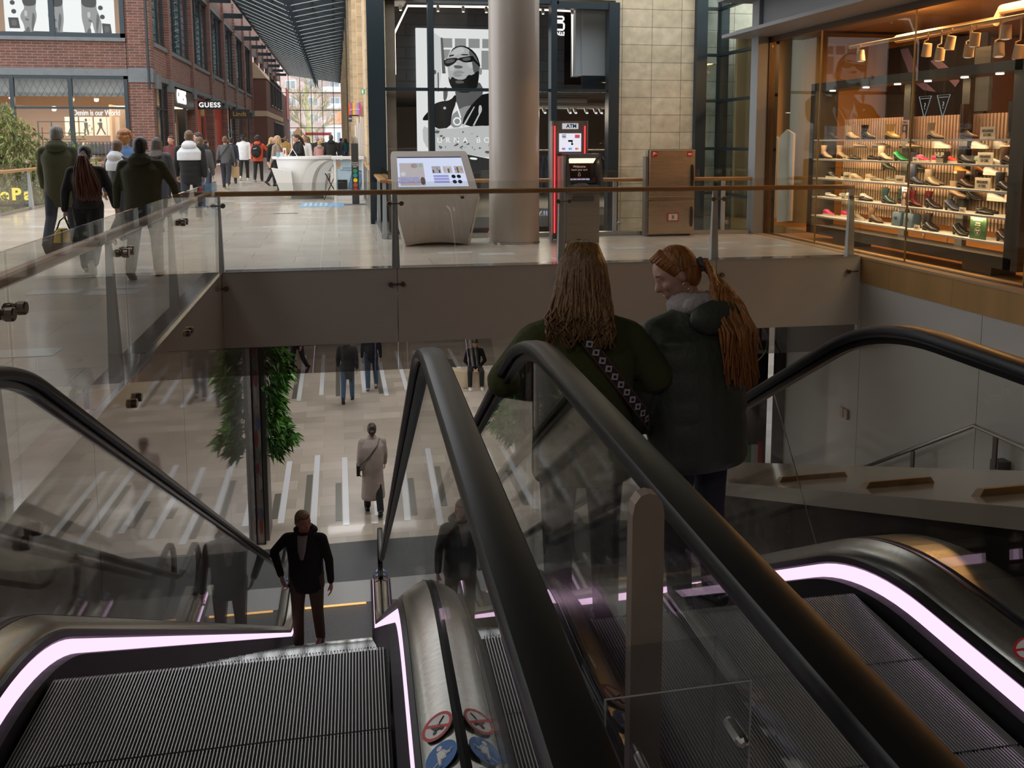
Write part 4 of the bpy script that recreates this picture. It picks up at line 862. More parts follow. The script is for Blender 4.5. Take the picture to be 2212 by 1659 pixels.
m = MB(); m.tube([(9.0,15.9,-.02),(9.0,15.9,3.75)], .30, 28); struct(m.build('trim_shop_column', mat('column_green', (.21,.20,.14), .7)))
# display unit
du = thing('display_unit', 'long dark framed shelf unit full of shoes behind the shop glass', 'shelf unit', (7.75,11,0))
fr = mat('unit_frame', (.075,.07,.062), .35, metal=.3)
m = MB(); m.box(7.55,7.95,8.70,13.2,2.38,2.5); m.box(7.55,7.95,8.70,13.2,.10,.24); m.box(7.55,7.95,13.06,13.2,.1,2.5); m.box(7.55,7.95,8.60,8.82,.1,2.5); m.build('frame', fr, du)
for y in (11.25,10.06): m = MB(); m.box(7.92,7.99,y-.07,y+.07,.2,2.4); m.build('upright', fr, du)
for y in (12.2,9.28): m = MB(); m.box(7.58,7.92,y-.25,y+.25,-.005,.12); m.build('foot', fr, du)
stripes = mat('corrugated_panel', (.62,.42,.30), .45)
m = MB(); n = 66; y0, y1 = 9.0, 13.05
for i in range(n): y = y0+(y1-y0)*i/n; d_ = (y1-y0)/n; m.cur = 0; m.box(8.06,8.10,y,y+d_*.5,.45,1.93); m.cur = 1; m.box(8.095,8.11,y+d_*.5,y+d_,.45,1.93)
m.build('ribbed_back_panel', [stripes, mat('groove_shaded',(.16,.085,.075),.6)], du)  # grooves darkened in colour so the shade between the ribs reads
SZ = [1.61,1.305,1.0,.70,.40]
for z in SZ: m = MB(); m.box(7.55,7.92,8.82,13.08,z-.025,z); m.build('shelf', mat('white_shelf',(.80,.76,.70),.4), du)
gs = glass('glass_shelf', (.85,.92,.86), .08)
for z in (1.49,.86,.60): m = MB(); m.box(7.78,8.04,8.84,13.05,z-.01,z); m.build('glass_shelf', gs, du)
for i,y in enumerate((12.85,11.95,11.2,10.55,9.85,9.25)):
    m = MB(); m.lathe([(.045,0),(.045,.012)], (7.72,y,2.367), 14); m.build('downlight', emis('downlight',(1,.86,.66),9), du)
for z in SZ: area('shelf_lamp', (7.575,10.95,z-.032), (0,math.radians(-42),0), .03, 4.1, 20, (1,.74,.46))
area('unit_lamp', (7.50,10.95,2.34), (0,math.radians(-12),0), .1, 4.0, 24, (1,.70,.42))
# spots and pipes under the shop ceiling
m = MB(); m.tube([(8.7,14,3.18),(8.7,5,3.18)], .03, 8); tr_ = tag(m.build('lighting_rail', mat('rail_cream',(.62,.50,.36),.5)), 'long cream lighting rail under the shop ceiling', 'rail')
m = MB(); m.tube([(9.4,13.7,3.3),(9.4,11.4,3.3),(9.4,11.3,3.45),(9.4,5,3.45)], .07, 10); tag(m.build('ceiling_pipe', mat('pipe_cream',(.60,.47,.33),.5)), 'thick cream pipe with a bend under the shop ceiling', 'pipe')
m = MB(); m.box(9.0,9.3,6,10.2,3.35,3.5); tag(m.build('cable_tray', mat('tray_grey',(.30,.24,.18),.5,metal=.4)), 'perforated cable tray at the upper right under the shop ceiling', 'cable tray')
shade = mat('spot_cream', (.62,.52,.40), .45); n_sp = ['by the left end of the shop glass','first of the cluster above the black picture','second of the cluster, hanging lower','third of the cluster, tilted left','large one above the blue strip','upper one near the blue strip','tilted one with bright lens at far right','rightmost one at the picture edge','upper one near the right edge']
for i,(y,z,tx,ty) in enumerate(((13.6,3.0,.0,-.03),(11.87,2.93,.02,.05),(11.57,2.84,.0,.03),(11.35,2.98,0,.05),(10.97,2.83,0,.02),(10.86,2.97,.0,.03),(10.41,2.78,-.02,-.03),(10.04,2.72,0,.03),(10.30,3.0,0,0))):
    t = thing('ceiling_spot', 'cream cylinder spotlight under the shop ceiling, ' + n_sp[i], 'lamp', (8.65,y,z+.2)); a_ = Vector((8.65,y,z+.09)); b_ = Vector((8.65+tx,y+ty,z-.09))
    m = MB(); m.tube([a_,b_], [.062,.07], 18); m.build('cylinder', shade, t, smooth=True, auto=.8); m = MB(); m.ell(tuple(b_),(.055,.055,.012)); m.build('lens', emis('spot_warm',(1,.8,.55),1.6 if i in (6,8) else .6), t); m = MB(); m.tube([(8.65,y+.075,z),(8.65,y+.075,z+.13),(8.65,y,z+.15),(8.65,y,3.18)], .012, 6); m.build('bracket', shade, t)
# pictures and boards inside
m = MB(); m.box(10.5,10.56,12.9,15.6,1.95,3.35); pk = tag(m.build('black_picture', mat('picture_black',(.012,.011,.014),.3)), 'large black wall picture with a high heel behind the shelf unit', 'poster')
m = MB(); m.rings([[(10.49,15.2,3.3),(10.49,14.95,3.3)],[(10.49,14.8,2.7),(10.49,14.5,2.7)],[(10.49,14.45,2.5),(10.49,14.1,2.45)]], closed=False, cap=False); m.rings([[(10.49,14.3,3.0),(10.49,14.1,3.05)],[(10.49,14.0,2.8),(10.49,13.8,2.85)],[(10.49,13.6,2.5),(10.49,13.5,2.6)]], closed=False, cap=False); m.build('heel_shape', mat('picture_violet',(.16,.12,.22),.5), pk)
m = MB(); m.box(10.0,10.06,12.2,12.55,2.05,3.05); tag(m.build('blue_panel', mat('panel_blue',(.05,.07,.10),.5)), 'narrow blue grey panel right of the black picture', 'panel')
for i,(y0,y1,z1) in enumerate(((15.5,15.95,1.65),(14.9,15.42,1.72))):
    m = MB(); m.prism([(y0,.12),(y1,.05),(y1,z1-.05),((y0+y1)/2,z1+.08),(y0,z1)], 8.2, 8.24, 'x'); tag(m.build('white_board', mat('board_pale',(.62,.58,.52),.5)), ['tall white display board at the left end of the shop','second white display board before the round shop column'][i], 'board')
m = MB(); m.box(8.3,14.3,16.2,16.4,0,3.7); struct(m.build('wall_shop_partition', orange_wall))
# chair frame under the unit
m = MB(); m.tube([(8.3,11.9,.45),(8.3,11.75,.02),(8.3,11.3,.02),(8.3,11.2,.42)], .012, 8); m.tube([(8.7,11.9,.45),(8.7,11.75,.02),(8.7,11.3,.02),(8.7,11.2,.42)], .012, 8); ch = thing('cantilever_chair', 'steel tube chair seen under the shoe shelves', 'chair', (8.5,11.5,0)); m.build('frame', steel2, ch); m = MB(); m.box(8.28,8.72,11.2,11.95,.43,.47); m.build('seat', black, ch)
# ================================================================== things on the bridge
# round column
cl = thing('column', 'thick round off-white column between the white kiosk and the cash machine', 'column', (2.74,13.66,0))
m = MB(); m.lathe([(.395,.03),(.395,11)], (2.74,13.66,0), 48); m.build('shaft', mat('column_paint', (.50,.44,.385), .32, coat=.15), cl, smooth=True, auto=.5)
m = MB(); m.lathe([(.405,0),(.405,.03)], (2.74,13.66,0), 48); m.build('base_ring', steel2, cl)

# info kiosk with tilted screen
kw = mat('kiosk_white', (.62,.58,.545), .28, coat=.3)
kk = thing('info_kiosk', 'white information kiosk with a tilted lit screen beside the round column', 'kiosk', (1.45,13.5,0))
rows = [(0,.99,1.97,13.46),(.10,.975,1.98,13.47),(.35,.92,2.03,13.46),(.55,.87,2.08,13.40),(.70,.82,2.115,13.32),(.78,.795,2.12,13.26),(.83,.795,2.11,13.25)]
m = MB(); rs = []
for z, x0, x1, yf in rows:
    n = 12; fr = []
    for i in range(n+1):
        t = i/n; cx = 4*t*(1-t); zz = z + (.045*cx if z == 0 else 0)
        fr.append((x0+(x1-x0)*t, yf + .10*cx*max(0,(.8-z))/.8, zz))
    yb = yf + .30
    rs.append(fr + [(x1,yb,z),(x0,yb,z)])
m.rings(rs); m.build('body', kw, kk, smooth=True, auto=.5)
for s, xs in ((0,(1.0,.80)),(1,(1.96,2.11))):
    m = MB(); d = -1 if s == 0 else 1
    m.rings([[(xs[0]-.0*d,13.43,.01),(xs[0]+.04*d,13.47,.01)],[(xs[1],13.28,.76),(xs[1]+.025*d,13.30,.76)]], closed=False, cap=False); m.build('side_edge', mat('kiosk_edge',(.72,.71,.68),.25), kk)
def KP(u, v, d=0):   # plate coordinates: u across (0..1), v up (0..1)
    y = 13.25 + .42*v; z = .80 + .65*v; x = (.80+.01*v) + (1.31-.14*v)*u; 
    n = Vector((0,-.65,.42)).normalized()
    return (x, y + n.y*d, z + n.z*d)
def kpoly(pts, d, name, m_, par, r=0):
    P = pts; mb = MB(); mb.add([KP(u,v,d) for u,v in P] , [tuple(range(len(P)))]); return mb.build(name, m_, par)
def rrect(u0,v0,u1,v1,r=.05):
    o = []
    for cx,cy,a0 in ((u1-r,v0+r*1.8,-PI/2),(u1-r,v1-r*1.8,0),(u0+r,v1-r*1.8,PI/2),(u0+r,v0+r*1.8,PI)):
        o += [(cx+r*math.cos(a0+PI/2*i/5), cy+r*1.8*math.sin(a0+PI/2*i/5)) for i in range(6)]
    return o
m = MB(); P = rrect(0,0,1,1,.04); m.rings([[KP(u,v,-.07) for u,v in P],[KP(u,v,0) for u,v in P]]); pl_ = m.build('screen_plate', kw, kk)
def box2(a,b,c,d): return [(a,b),(c,b),(c,d),(a,d)]
scr = kpoly(box2(.075,.18,.905,.86), .003, 'screen', emis('kiosk_screen',(.66,.72,.92),.95), pl_)
kd = mat('kiosk_dark',(.02,.03,.06),.2); pur = emis('kiosk_purple',(.34,.34,.70),.9)
el = [(.075,.84,.905,.862,kd),(.10,.205,.40,.72,emis('kiosk_photo',(.55,.50,.52),.8)),(.085,.26,.33,.40,pur)]
for i,e_ in enumerate(el): kpoly(box2(*e_[:4]), .005+.001*i, ('top_bar','photo','caption_bar')[i], e_[4], kk)
phc = [((.14,.55,.20,.71),(.75,.6,.5)),((.22,.5,.29,.66),(.16,.11,.10)),((.28,.44,.36,.6),(.42,.38,.68)),((.17,.42,.26,.56),(.82,.66,.58)),((.30,.40,.38,.5),(.8,.62,.55)),((.24,.6,.33,.71),(.3,.24,.2)),((.11,.42,.17,.52),(.72,.74,.74)),((.34,.62,.39,.71),(.3,.55,.42)),((.34,.22,.40,.40),(.14,.10,.10)),((.12,.21,.3,.26),(.66,.5,.48))]
for i,(q,c) in enumerate(phc):
    u0,v0,u1,v1 = q; P = [((u0+u1)/2+(u1-u0)/2*math.cos(2*PI*t/12),(v0+v1)/2+(v1-v0)/2*math.sin(2*PI*t/12)) for t in range(12)]
    kpoly(P, .0055+.0001*i, 'photo_figure', emis('kph_%d' % i, c, .75), kk)
for i in range(3):
    t_ = kpoly(box2(.50+.14*i,.48,.61+.14*i,.645), .005, 'thumbnail', emis('kthumb_%d' % i, ((.45,.42,.46),(.60,.58,.62),(.55,.45,.38))[i], .8), kk)
    for j in range(4): kpoly(box2(.505+.14*i+.025*j,.49+.03*((i+j)%3),.525+.14*i+.025*j,.56+.03*((i*2+j)%3)), .006, 'thumbnail_detail', emis('kthd_%d' % ((i+j)%3), ((.12,.12,.16),(.7,.5,.42),(.3,.36,.6))[(i+j)%3], .7), t_)
    kpoly(box2(.505,.26+.065*i,.69,.31+.065*i), .005, 'menu_bar', pur, kk)
for i in range(4):
    cu, cv = .75+.065*(i%2)+.0*(i//2), .285+.12*(i//2); kpoly([(cu+.026*math.cos(2*PI*t/16), cv+.042*math.sin(2*PI*t/16)) for t in range(16)], .005, 'round_button', kd, kk)
Mk = lambda u,v,d=.009: Matrix.Translation(KP(u,v,d)) @ Matrix.Rotation(math.atan2(.65,.42),4,'X')
text('caption','VIND JOUW',.058,st_white,kk,Mk(.20,.36),.001,bold=.002); text('caption','BESTEMMING',.058,st_white,kk,Mk(.21,.295),.001,bold=.002)
m = MB(); m.box(1.83,1.88,13.24,13.26,.735,.765); m.build('card_slot', black, kk)

# cash machine
am = mat('atm_grey', (.25,.225,.20), .4, metal=.2); amd = mat('atm_dark', (.11,.10,.095), .35, metal=.3); aml = mat('atm_silver', (.50,.49,.48), .3, metal=.4)
at_ = thing('cash_machine', 'grey cash machine with red light strips right of the round column', 'cash machine', (3.75,13.6,0))
m = MB(); m.box(3.40,3.96,13.78,13.90,.02,1.92); m.build('back_panel', am, at_)
m = MB(); m.box(3.375,3.40,13.76,13.92,.0,1.92); m.build('side_frame', aml, at_); m = MB(); m.box(3.96,3.975,13.76,13.92,.0,1.92); m.build('side_frame', aml, at_)
lr = emis('atm_red',(1,.06,.07),1.5)
for x, z0 in ((3.425,.12),(3.925,1.1)): m = MB(); m.box(x-.010,x+.010,13.765,13.785,z0,1.84); m.build('light_strip', lr, at_)
m = MB(); m.box(3.375,3.382,13.755,13.762,.1,1.84); m.build('light_strip', emis('atm_red_dim',(1,.2,.2),.7), at_)
sp_ = MB().box(3.55,3.81,13.755,13.785,1.79,1.88).build('sign_plate', emis('atm_plate',(.72,.72,.74),.75), at_); text('sign_letters','ATM',.082,st_blue,sp_,face_cam(3.695,13.753,1.835),.001,bold=.003)
sc_ = MB().box(3.50,3.86,13.76,13.785,1.43,1.72).build('upper_screen', emis('atm_screen',(.80,.80,.90),1.0), at_)
for x,c1,c2 in ((3.57,(.75,.10,.12),(.20,.35,.75)),(3.68,(.10,.30,.75),(.2,.5,.85)),(3.79,(.75,.10,.10),(.85,.40,.10))):
    for k,c in enumerate((c1,c2)): d_ = disc(.018,.002,16); mb = MB(); mb.add([(px+x-.012+.024*k, 13.757-pz*.3-.0002*k, py+1.475) for px,py,pz in d_.v], d_.f); mb.build('card_mark', emis('card_%d_%d' % (int(c[0]*100),int(c[2]*100)),c,.9), sc_)
text('card_text','VISA',.035,st_blue,sc_,face_cam(3.575,13.757,1.665),.0005,bold=.002); m = MB(); m.box(3.54,3.61,13.756,13.76,1.69,1.70); m.build('card_bar',st_blue,sc_); m = MB(); m.box(3.54,3.61,13.756,13.76,1.635,1.64); m.build('card_bar',emis('card_orange',(.9,.5,.2),.8),sc_)
m = MB(); m.box(3.755,3.835,13.756,13.76,1.645,1.70); bb = m.build('red_badge', emis('badge_red',(.75,.12,.14),.8), sc_); text('badge_text','ATM',.022,st_white,bb,face_cam(3.795,13.755,1.672),.0005)
m = MB(); m.box(3.645,3.72,13.756,13.76,1.585,1.615); m.box(3.70,3.715,13.756,13.76,1.54,1.59); m.box(3.695,3.725,13.756,13.76,1.535,1.565); m.build('hand_card_icon', st_black, sc_)
m = MB(); m.rings([[(3.50,13.30,.0),(4.04,13.30,.0),(4.04,13.78,.0),(3.50,13.78,.0)],[(3.50,13.30,.78),(4.04,13.30,.78),(4.04,13.78,.78),(3.50,13.78,.78)]]); m.build('base', am, at_, bevel=.01)
m = MB(); m.box(3.46,3.50,13.34,13.78,0,1.36); m.build('side_panel', aml, at_)
m = MB(); pr = [(13.28,.78),(13.22,.92),(13.30,1.20),(13.38,1.40),(13.78,1.40),(13.78,.78)]
m.prism(pr,3.505,3.545,'x'); m.prism(pr,4.035,4.075,'x'); m.prism([(13.27,.78),(13.22,.86),(13.24,.90),(13.5,.93),(13.5,.78)],3.545,4.035,'x'); m.prism([(13.38,1.40),(13.345,1.34),(13.36,1.33),(13.6,1.33),(13.6,1.40)],3.545,4.035,'x'); m.box(3.545,4.035,13.55,13.78,.9,1.36); m.build('console', amd, at_)
m = MB(); m.quad((3.57,13.385,1.335),(4.0,13.385,1.335),(4.0,13.54,1.25),(3.57,13.54,1.25)); m.build('lamp_panel', emis('atm_lamp',(1,.72,.5),1.6), at_)
s2 = MB().box(3.585,3.955,13.54,13.552,1.02,1.24).build('screen', mat('atm_display',(.045,.018,.014),.2), at_)
tw = mat('screen_text',(.55,.45,.42),.5,emit=(.6,.5,.45),es=.5)
text('screen_text','Welcome',.052,tw,s2,face_cam(3.77,13.535,1.195),.001); text('screen_text','Insert your card',.040,tw,s2,face_cam(3.77,13.535,1.145),.001); m = MB(); m.box(3.755,3.785,13.536,13.54,1.10,1.105); m.tube([(3.755,13.536,1.045),(3.785,13.536,1.045),(3.785,13.536,1.085),(3.755,13.536,1.085)],.003,5,loop=True); m.build('card_icon',tw,s2)
m = MB()
for i in range(5): m.box(3.60+.07*i,3.65+.07*i,13.50,13.55,.985,1.005)
m.build('status_lights', emis('atm_small',(.55,.45,.6),.7), at_)
m = MB()
for i in range(4):
    for j in range(3): m.box(3.70+.04*i,3.73+.04*i,13.30+.05*j,13.335+.05*j,.905+.006*j,.925+.006*j)
m.build('keypad', aml, at_); m = MB(); m.box(3.58,3.67,13.45,13.55,.93,.975); m.box(3.88,3.97,13.40,13.55,.94,.975); m.build('slot', mat('slot_green',(.03,.12,.06),.3), at_); m = MB(); m.box(3.985,4.02,13.42,13.5,.95,1.02); m.build('red_reader', mat('reader_red',(.35,.04,.03),.4), at_)
m = MB(); m.box(3.60,3.94,13.27,13.31,.66,.73); m.build('tray', amd, at_)

# stainless cabinet
sc = thing('steel_cabinet', 'stainless steel two-door hydrant cabinet standing before the stone wall', 'cabinet', (5.5,14.15,0))
cst = mat('cabinet_steel', (.50,.40,.30), .26, metal=.8, noise=(6,.12), scale_vec=(1,6,6))
m = MB(); m.box(5.08,5.92,14.0,14.13,.03,1.45); m.build('body', cst, sc); m = MB(); m.box(5.04,5.08,13.99,14.13,0,1.34); m.build('side_strip', am, sc)
for k,(z0,z1) in enumerate(((.66,1.44),(.05,.60))):
    m = MB(); m.box(5.10,5.90,13.955,14.0,z0,z1); d = m.build('door', cst, sc, bevel=.008); h = (z1-z0); zc = (z0+z1)/2 - (.06 if k == 0 else 0); hh = .21 if k == 0 else .17
    m = MB(); m.rings([[(5.835,13.945,zc+hh*math.cos(t)),(5.835,13.945-.045*math.sin(t),zc+hh*math.cos(t)),(5.86,13.945-.045*math.sin(t),zc+hh*math.cos(t)),(5.86,13.945,zc+hh*math.cos(t))] for t in [PI*i/12 for i in range(13)]]); m.build('handle', black, d)
    if k == 0:
        for x,kind in ((5.18,0),(5.80,1)):
            q = MB().box(x-.045,x+.045,13.948,13.955,1.335,1.425).build('fire_sign', st_red, d); m = MB()
            if kind == 0: m.box(x-.03,x-.018,13.945,13.948,1.35,1.41); m.box(x-.018,x+.01,13.945,13.948,1.375,1.41); m.box(x+.018,x+.034,13.945,13.948,1.38,1.396)
            else: m.box(x-.032,x+.032,13.945,13.948,1.36,1.39)
            m.build('sign_mark', st_white, q)
    else:
        q = MB().box(5.42,5.62,13.948,13.955,.25,.395).build('letter_sign', st_red, d); r_ = MB().box(5.44,5.60,13.944,13.948,.27,.375).build('white_field', st_white, d); text('letter','B',.085,st_black,d,face_cam(5.52,13.942,.32),.001,bold=.001)
m = MB(); m.box(5.15,5.85,14.0,14.12,0,.03); m.build('plinth', black, sc)

# feedback totem, counter, stand, stool
tt = thing('feedback_totem', 'slim dark feedback totem with five coloured smiley buttons', 'totem', (.44,22.8,0))
m = MB(); m.box(.355,.535,22.75,22.83,.02,1.56); m.build('body', mat('totem_dark',(.035,.035,.035),.4), tt, bevel=.015); m = MB(); m.box(.15,.70,22.6,23.0,0,.02); m.build('base_plate', mat('totem_base',(.18,.19,.2),.4), tt)
for i,(c,z) in enumerate((((.02,.35,.12),.86),((.03,.35,.36),.745),((.85,.68,.02),.625),((.65,.12,.05),.505),((.6,.03,.04),.39))):
    d_ = disc(.052,.004,20); mb = MB(); mb.add([(px+.445,22.748-pz,py+z) for px,py,pz in d_.v], d_.f); b_ = mb.build('button', mat('button_%d' % i, c, .4), tt)
    if i != 2: m = MB(); s_ = 1 if i < 2 else -1; m.tube([(.425,22.742,z+.012*s_-.008),(.445,22.742,z-.012*s_-.006),(.465,22.742,z+.012*s_-.008)],.005,5); m.box(.428,.434,22.74,22.744,z+.015,z+.025); m.box(.456,.462,22.74,22.744,z+.015,z+.025); m.build('face_mark', mat('mark_dark',(.05,.08,.06),.5), b_)
for s_,z in (('Good je',1.07),('mening',1.02),('hier!',.97)): text('totem_text',s_,.058,st_white,tt,face_cam(.445,22.745,z),.001)
m = MB(); [m.cap((.39+.04*i,22.79,1.55),(.385+.04*i,22.79,1.72-.03*(i%2)),.012,.008,6,2) for i in range(4)]; m.build('pen', black, tt)
ct = thing('info_counter', 'curved white information counter standing in the corridor', 'counter', (-.85,25.6,0))
cw = mat('counter_white', (.80,.79,.77), .3, coat=.3)
def ring_c(x0,x1,y0,y1,z,n=18,bul=.35):
    o = []
    for i in range(n+1): t = i/n; o.append((x0+(x1-x0)*t, y0 - bul*math.sin(PI*t), z))
    return o + [(x1,y1,z),(x0,y1,z)]
m = MB(); m.rings([ring_c(-1.45,.0,25.6,26.2,z_, bul=b_) if False else ring_c(x0,x1,25.6,26.2,z_,bul=b_) for z_,x0,x1,b_ in ((.12,-1.35,-.35,.25),(.35,-1.45,-.30,.30),(.7,-1.6,-.2,.36),(.95,-1.65,-.12,.40),(1.12,-1.68,-.02,.42))]); m.build('body', cw, ct, smooth=True, auto=.6)
m = MB(); m.rings([ring_c(-1.78,.12,25.62,26.3,1.12,bul=.48),ring_c(-1.80,.16,25.62,26.3,1.19,bul=.48)]); m.build('counter_top', mat('counter_top',(.86,.86,.86),.25), ct)
m = MB(); m.rings([ring_c(-1.3,-.4,25.6,26.1,0,bul=.22),ring_c(-1.3,-.4,25.6,26.1,.12,bul=.22)]); m.build('plinth', mat('plinth_grey',(.22,.22,.22),.5), ct)
m = MB(); m.rings([[(-1.78,25.10,.88),(-1.25,25.02,.80),(-1.25,25.3,.80),(-1.78,25.4,.88)],[(-1.55,25.2,.16),(-1.2,25.1,.16),(-1.2,25.4,.16),(-1.55,25.4,.16)]]); m.build('side_pocket', mat('pocket_ribbed',(.74,.74,.71),.5,bump=(20,.3)), ct)
m = MB(); pts0 = [(-1.12+.25*t, 25.19-.0*t, .15+.0*t) for t in (0,)]
for k in range(2):
    rr = []
    for i in range(10): t = i/9; x = -.98 + .36*k + .62*t**2.2; z_ = .16 + .93*math.sin(PI/2*t); rr.append([(x,25.15+.12*k,z_),(x+.26,25.17+.14*k,z_)])
    m.rings(rr, closed=False, cap=False)
m.build('curved_rib', mat('rib_white',(.66,.65,.63),.35), ct)
for j,(x,z,c) in enumerate(((-1.62,1.19,(.25,.45,.62)),(-1.52,1.19,(.6,.7,.78)))): m = MB(); m.box(x-.04,x+.04,25.45,25.5,z,z+.12); tag(m.build('leaflet_holder', mat('leaf_%d' % j, c, .5)), ['blue leaflet holder at the left end of the white counter','pale leaflet holder second from the left end of the counter'][j], 'leaflet holder')
m = MB(); m.box(-1.48,-1.39,25.50,25.51,1.19,1.43); o = m.build('table_sign', st_white); tag(o, 'small white upright sign with a red mark on the counter', 'sign'); m = MB(); m.box(-1.455,-1.415,25.495,25.5,1.27,1.37); m.build('red_mark', st_red, o)
m = MB(); m.rings([[(-1.35,25.5,1.19),(-1.33,25.5,1.19),(-1.33,25.52,1.19),(-1.35,25.52,1.19)],[(-1.22,25.6,1.42),(-1.20,25.6,1.42),(-1.20,25.62,1.42),(-1.22,25.62,1.42)]]); m.rings([[(-1.10,25.5,1.19),(-1.08,25.5,1.19),(-1.08,25.52,1.19),(-1.10,25.52,1.19)],[(-1.24,25.6,1.42),(-1.22,25.6,1.42),(-1.22,25.62,1.42),(-1.24,25.62,1.42)]]); tag(m.build('picture_easel', st_white), 'white folding easel on the counter beside the seated person', 'easel')
m = MB(); R5 = random.Random(4)
for i in range(6): x = -.72+.1*i; m.box(x-.08,x+.08,25.5,25.62,1.19+.004*i,1.196+.004*i)
tag(m.build('papers', mat('papers_pale',(.72,.68,.62),.6)), 'loose papers spread on the white counter', 'papers')
st = thing('poster_stand', 'white stand with a pale blue balloon poster behind the dark totem', 'stand', (.3,24.7,0))
m = MB(); m.box(-.10,-.03,24.6,24.9,0,1.15); m.box(.66,.71,24.6,24.9,0,1.15); m.box(-.15,.72,24.5,25.0,1.12,1.2); m.box(-.1,.7,24.62,24.9,0,.12); m.build('frame', mat('stand_white',(.76,.76,.75),.4), st); m = MB(); m.box(-.03,.66,24.66,24.68,.12,.28); m.build('plinth', mat('plinth_grey',(.22,.22,.22),.5), st)
po = MB().box(-.03,.66,24.63,24.65,.28,1.10).build('poster', mat('poster_sky',(.42,.55,.62),.5,noise=(3,.12)), st)
m = MB(); m.box(.0,.26,24.615,24.63,.30,.56); m.build('black_card', black, po)
for x,z,c in ((.02,.98,(.6,.25,.08)),(.52,1.0,(.62,.35,.12))): m = MB(); m.ell((x+.02,24.625,z),(.055,.008,.07)); m.box(x,x+.04,24.62,24.63,z-.11,z-.09); m.build('balloon', mat('balloon_%d' % int(x*100), c, .5), po)
m = MB(); Mx = Matrix.Translation((.50,24.62,.55)) @ Matrix.Rotation(.25,4,'Y'); m.box(-.16,.16,-.008,.0,-.28,.28,Mx); ph = m.build('phone_picture', mat('phone_blue',(.05,.12,.22),.3), po); m = MB(); m.box(-.14,.14,-.012,-.008,-.25,.25,Mx); m.build('phone_screen', mat('phone_screen',(.14,.27,.42),.3,noise=(6,.4)), ph)
text('poster_text','DOWNLOAD DE APP',.045,st_blue,po,face_cam(.36,24.625,.88),.001); text('poster_text','HOOG CATHARIJNE PREMIUM',.042,st_blue,po,face_cam(.32,24.625,.82),.001,sx=.85)
ws = thing('white_slat_stand', 'tall white slatted stand rising behind the dark totem', 'stand', (.75,25.2,0))
for i,(x,h) in enumerate(((.53,2.05),(.58,2.25),(.63,2.12),(.68,2.3),(.73,2.28))): m = MB(); m.box(x-.02,x+.02,25.15+.02*i,25.22+.02*i,0,h); m.build('slat', white_paint, ws)
m = MB(); m.box(.48,.76,25.1,25.3,0,.06); m.build('base', white_paint, ws)
fs = thing('folding_stool', 'black folding stool with crossed legs between counter and poster stand', 'stool', (-.25,25.0,0))
m = MB(); m.box(-.36,-.02,24.85,25.15,.74,.77); m.build('seat', mat('stool_grey',(.45,.45,.45),.4), fs)
for x0,x1 in ((-.34,-.0),(-.02,-.36)):
    for y in (24.87,25.13): m = MB(); m.tube([(x0,y,.75),((x0+x1)/2,y,.40),(x1+ (.06 if x1>-.1 else -.02),y,0)], .014, 6); m.build('leg', black, fs)
m = MB(); m.tube([(-.02,24.87,.75),(.0,24.87,1.1)], .012, 6); m.tube([(-.02,25.13,.75),(.0,25.13,1.1)], .012, 6); m.build('back_post', black, fs)
m = MB(); m.prism([(-.95,22.25),(.14,22.05),(.17,23.45),(-.95,24.0)],.002,.005); o = m.build('floor_sticker', mat('sticker_blue',(.22,.46,.72),.3)); tag(o,'large light blue floor sticker before the poster stand','floor sticker'); m = MB()
for i in range(5): m.box(-.85+.13*i,-.79+.13*i,22.5,23.6,.005,.007)
m.build('pale_marks', mat('sticker_pale',(.6,.72,.82),.3), o)
# signs along the corridor
fg = thing('striped_flag_sign', 'square sign in colourful vertical stripes on the right corridor wall', 'sign', (.7,32.2,2.76))
cs = [(.75,.12,.03),(.28,.13,.35),(.85,.55,.02),(.75,.32,.30),(.28,.35,.60),(.65,.05,.30)]
for i,c in enumerate(cs): m = MB(); m.box(.45+.072*i,.522+.072*i,32.2,32.26,2.55,2.97); m.build('stripe', mat('flag_%d' % i, c, .5), fg)
m = MB(); m.tube([(.50,32.19,2.70),(.58,32.19,2.75),(.64,32.19,2.72),(.71,32.19,2.755),(.84,32.19,2.73)], .010, 5); m.build('script_mark', st_white, fg)
m = MB(); m.box(.45,.56,32.2,32.26,2.30,2.52); m.box(.47,.80,32.22,32.24,2.50,2.56); o = tag(m.build('dark_sign', mat('dark_navy_sign',(.03,.035,.06),.5)),'small dark hanging sign under the striped square sign','sign'); text('lettering','RK',.085,st_white,o,face_cam(.505,32.195,2.41),.002)
ex = thing('exit_sign', 'green emergency exit sign on the stone wall beside the steel frame', 'sign', (.98,30,3.24)); m = MB(); m.box(.84,1.12,29.95,30.0,3.16,3.33); m.build('panel', emis('exit_green',(.05,.42,.16),.9), ex); m = MB(); m.box(.86,.92,29.945,29.95,3.18,3.31); m.prism([(1.0,3.28),(1.04,3.31),(1.08,3.28)],29.945,29.95,'y'); m.box(1.02,1.06,29.945,29.95,3.19,3.28); m.build('running_mark', emis('exit_white',(.8,.9,.82),.9), ex)
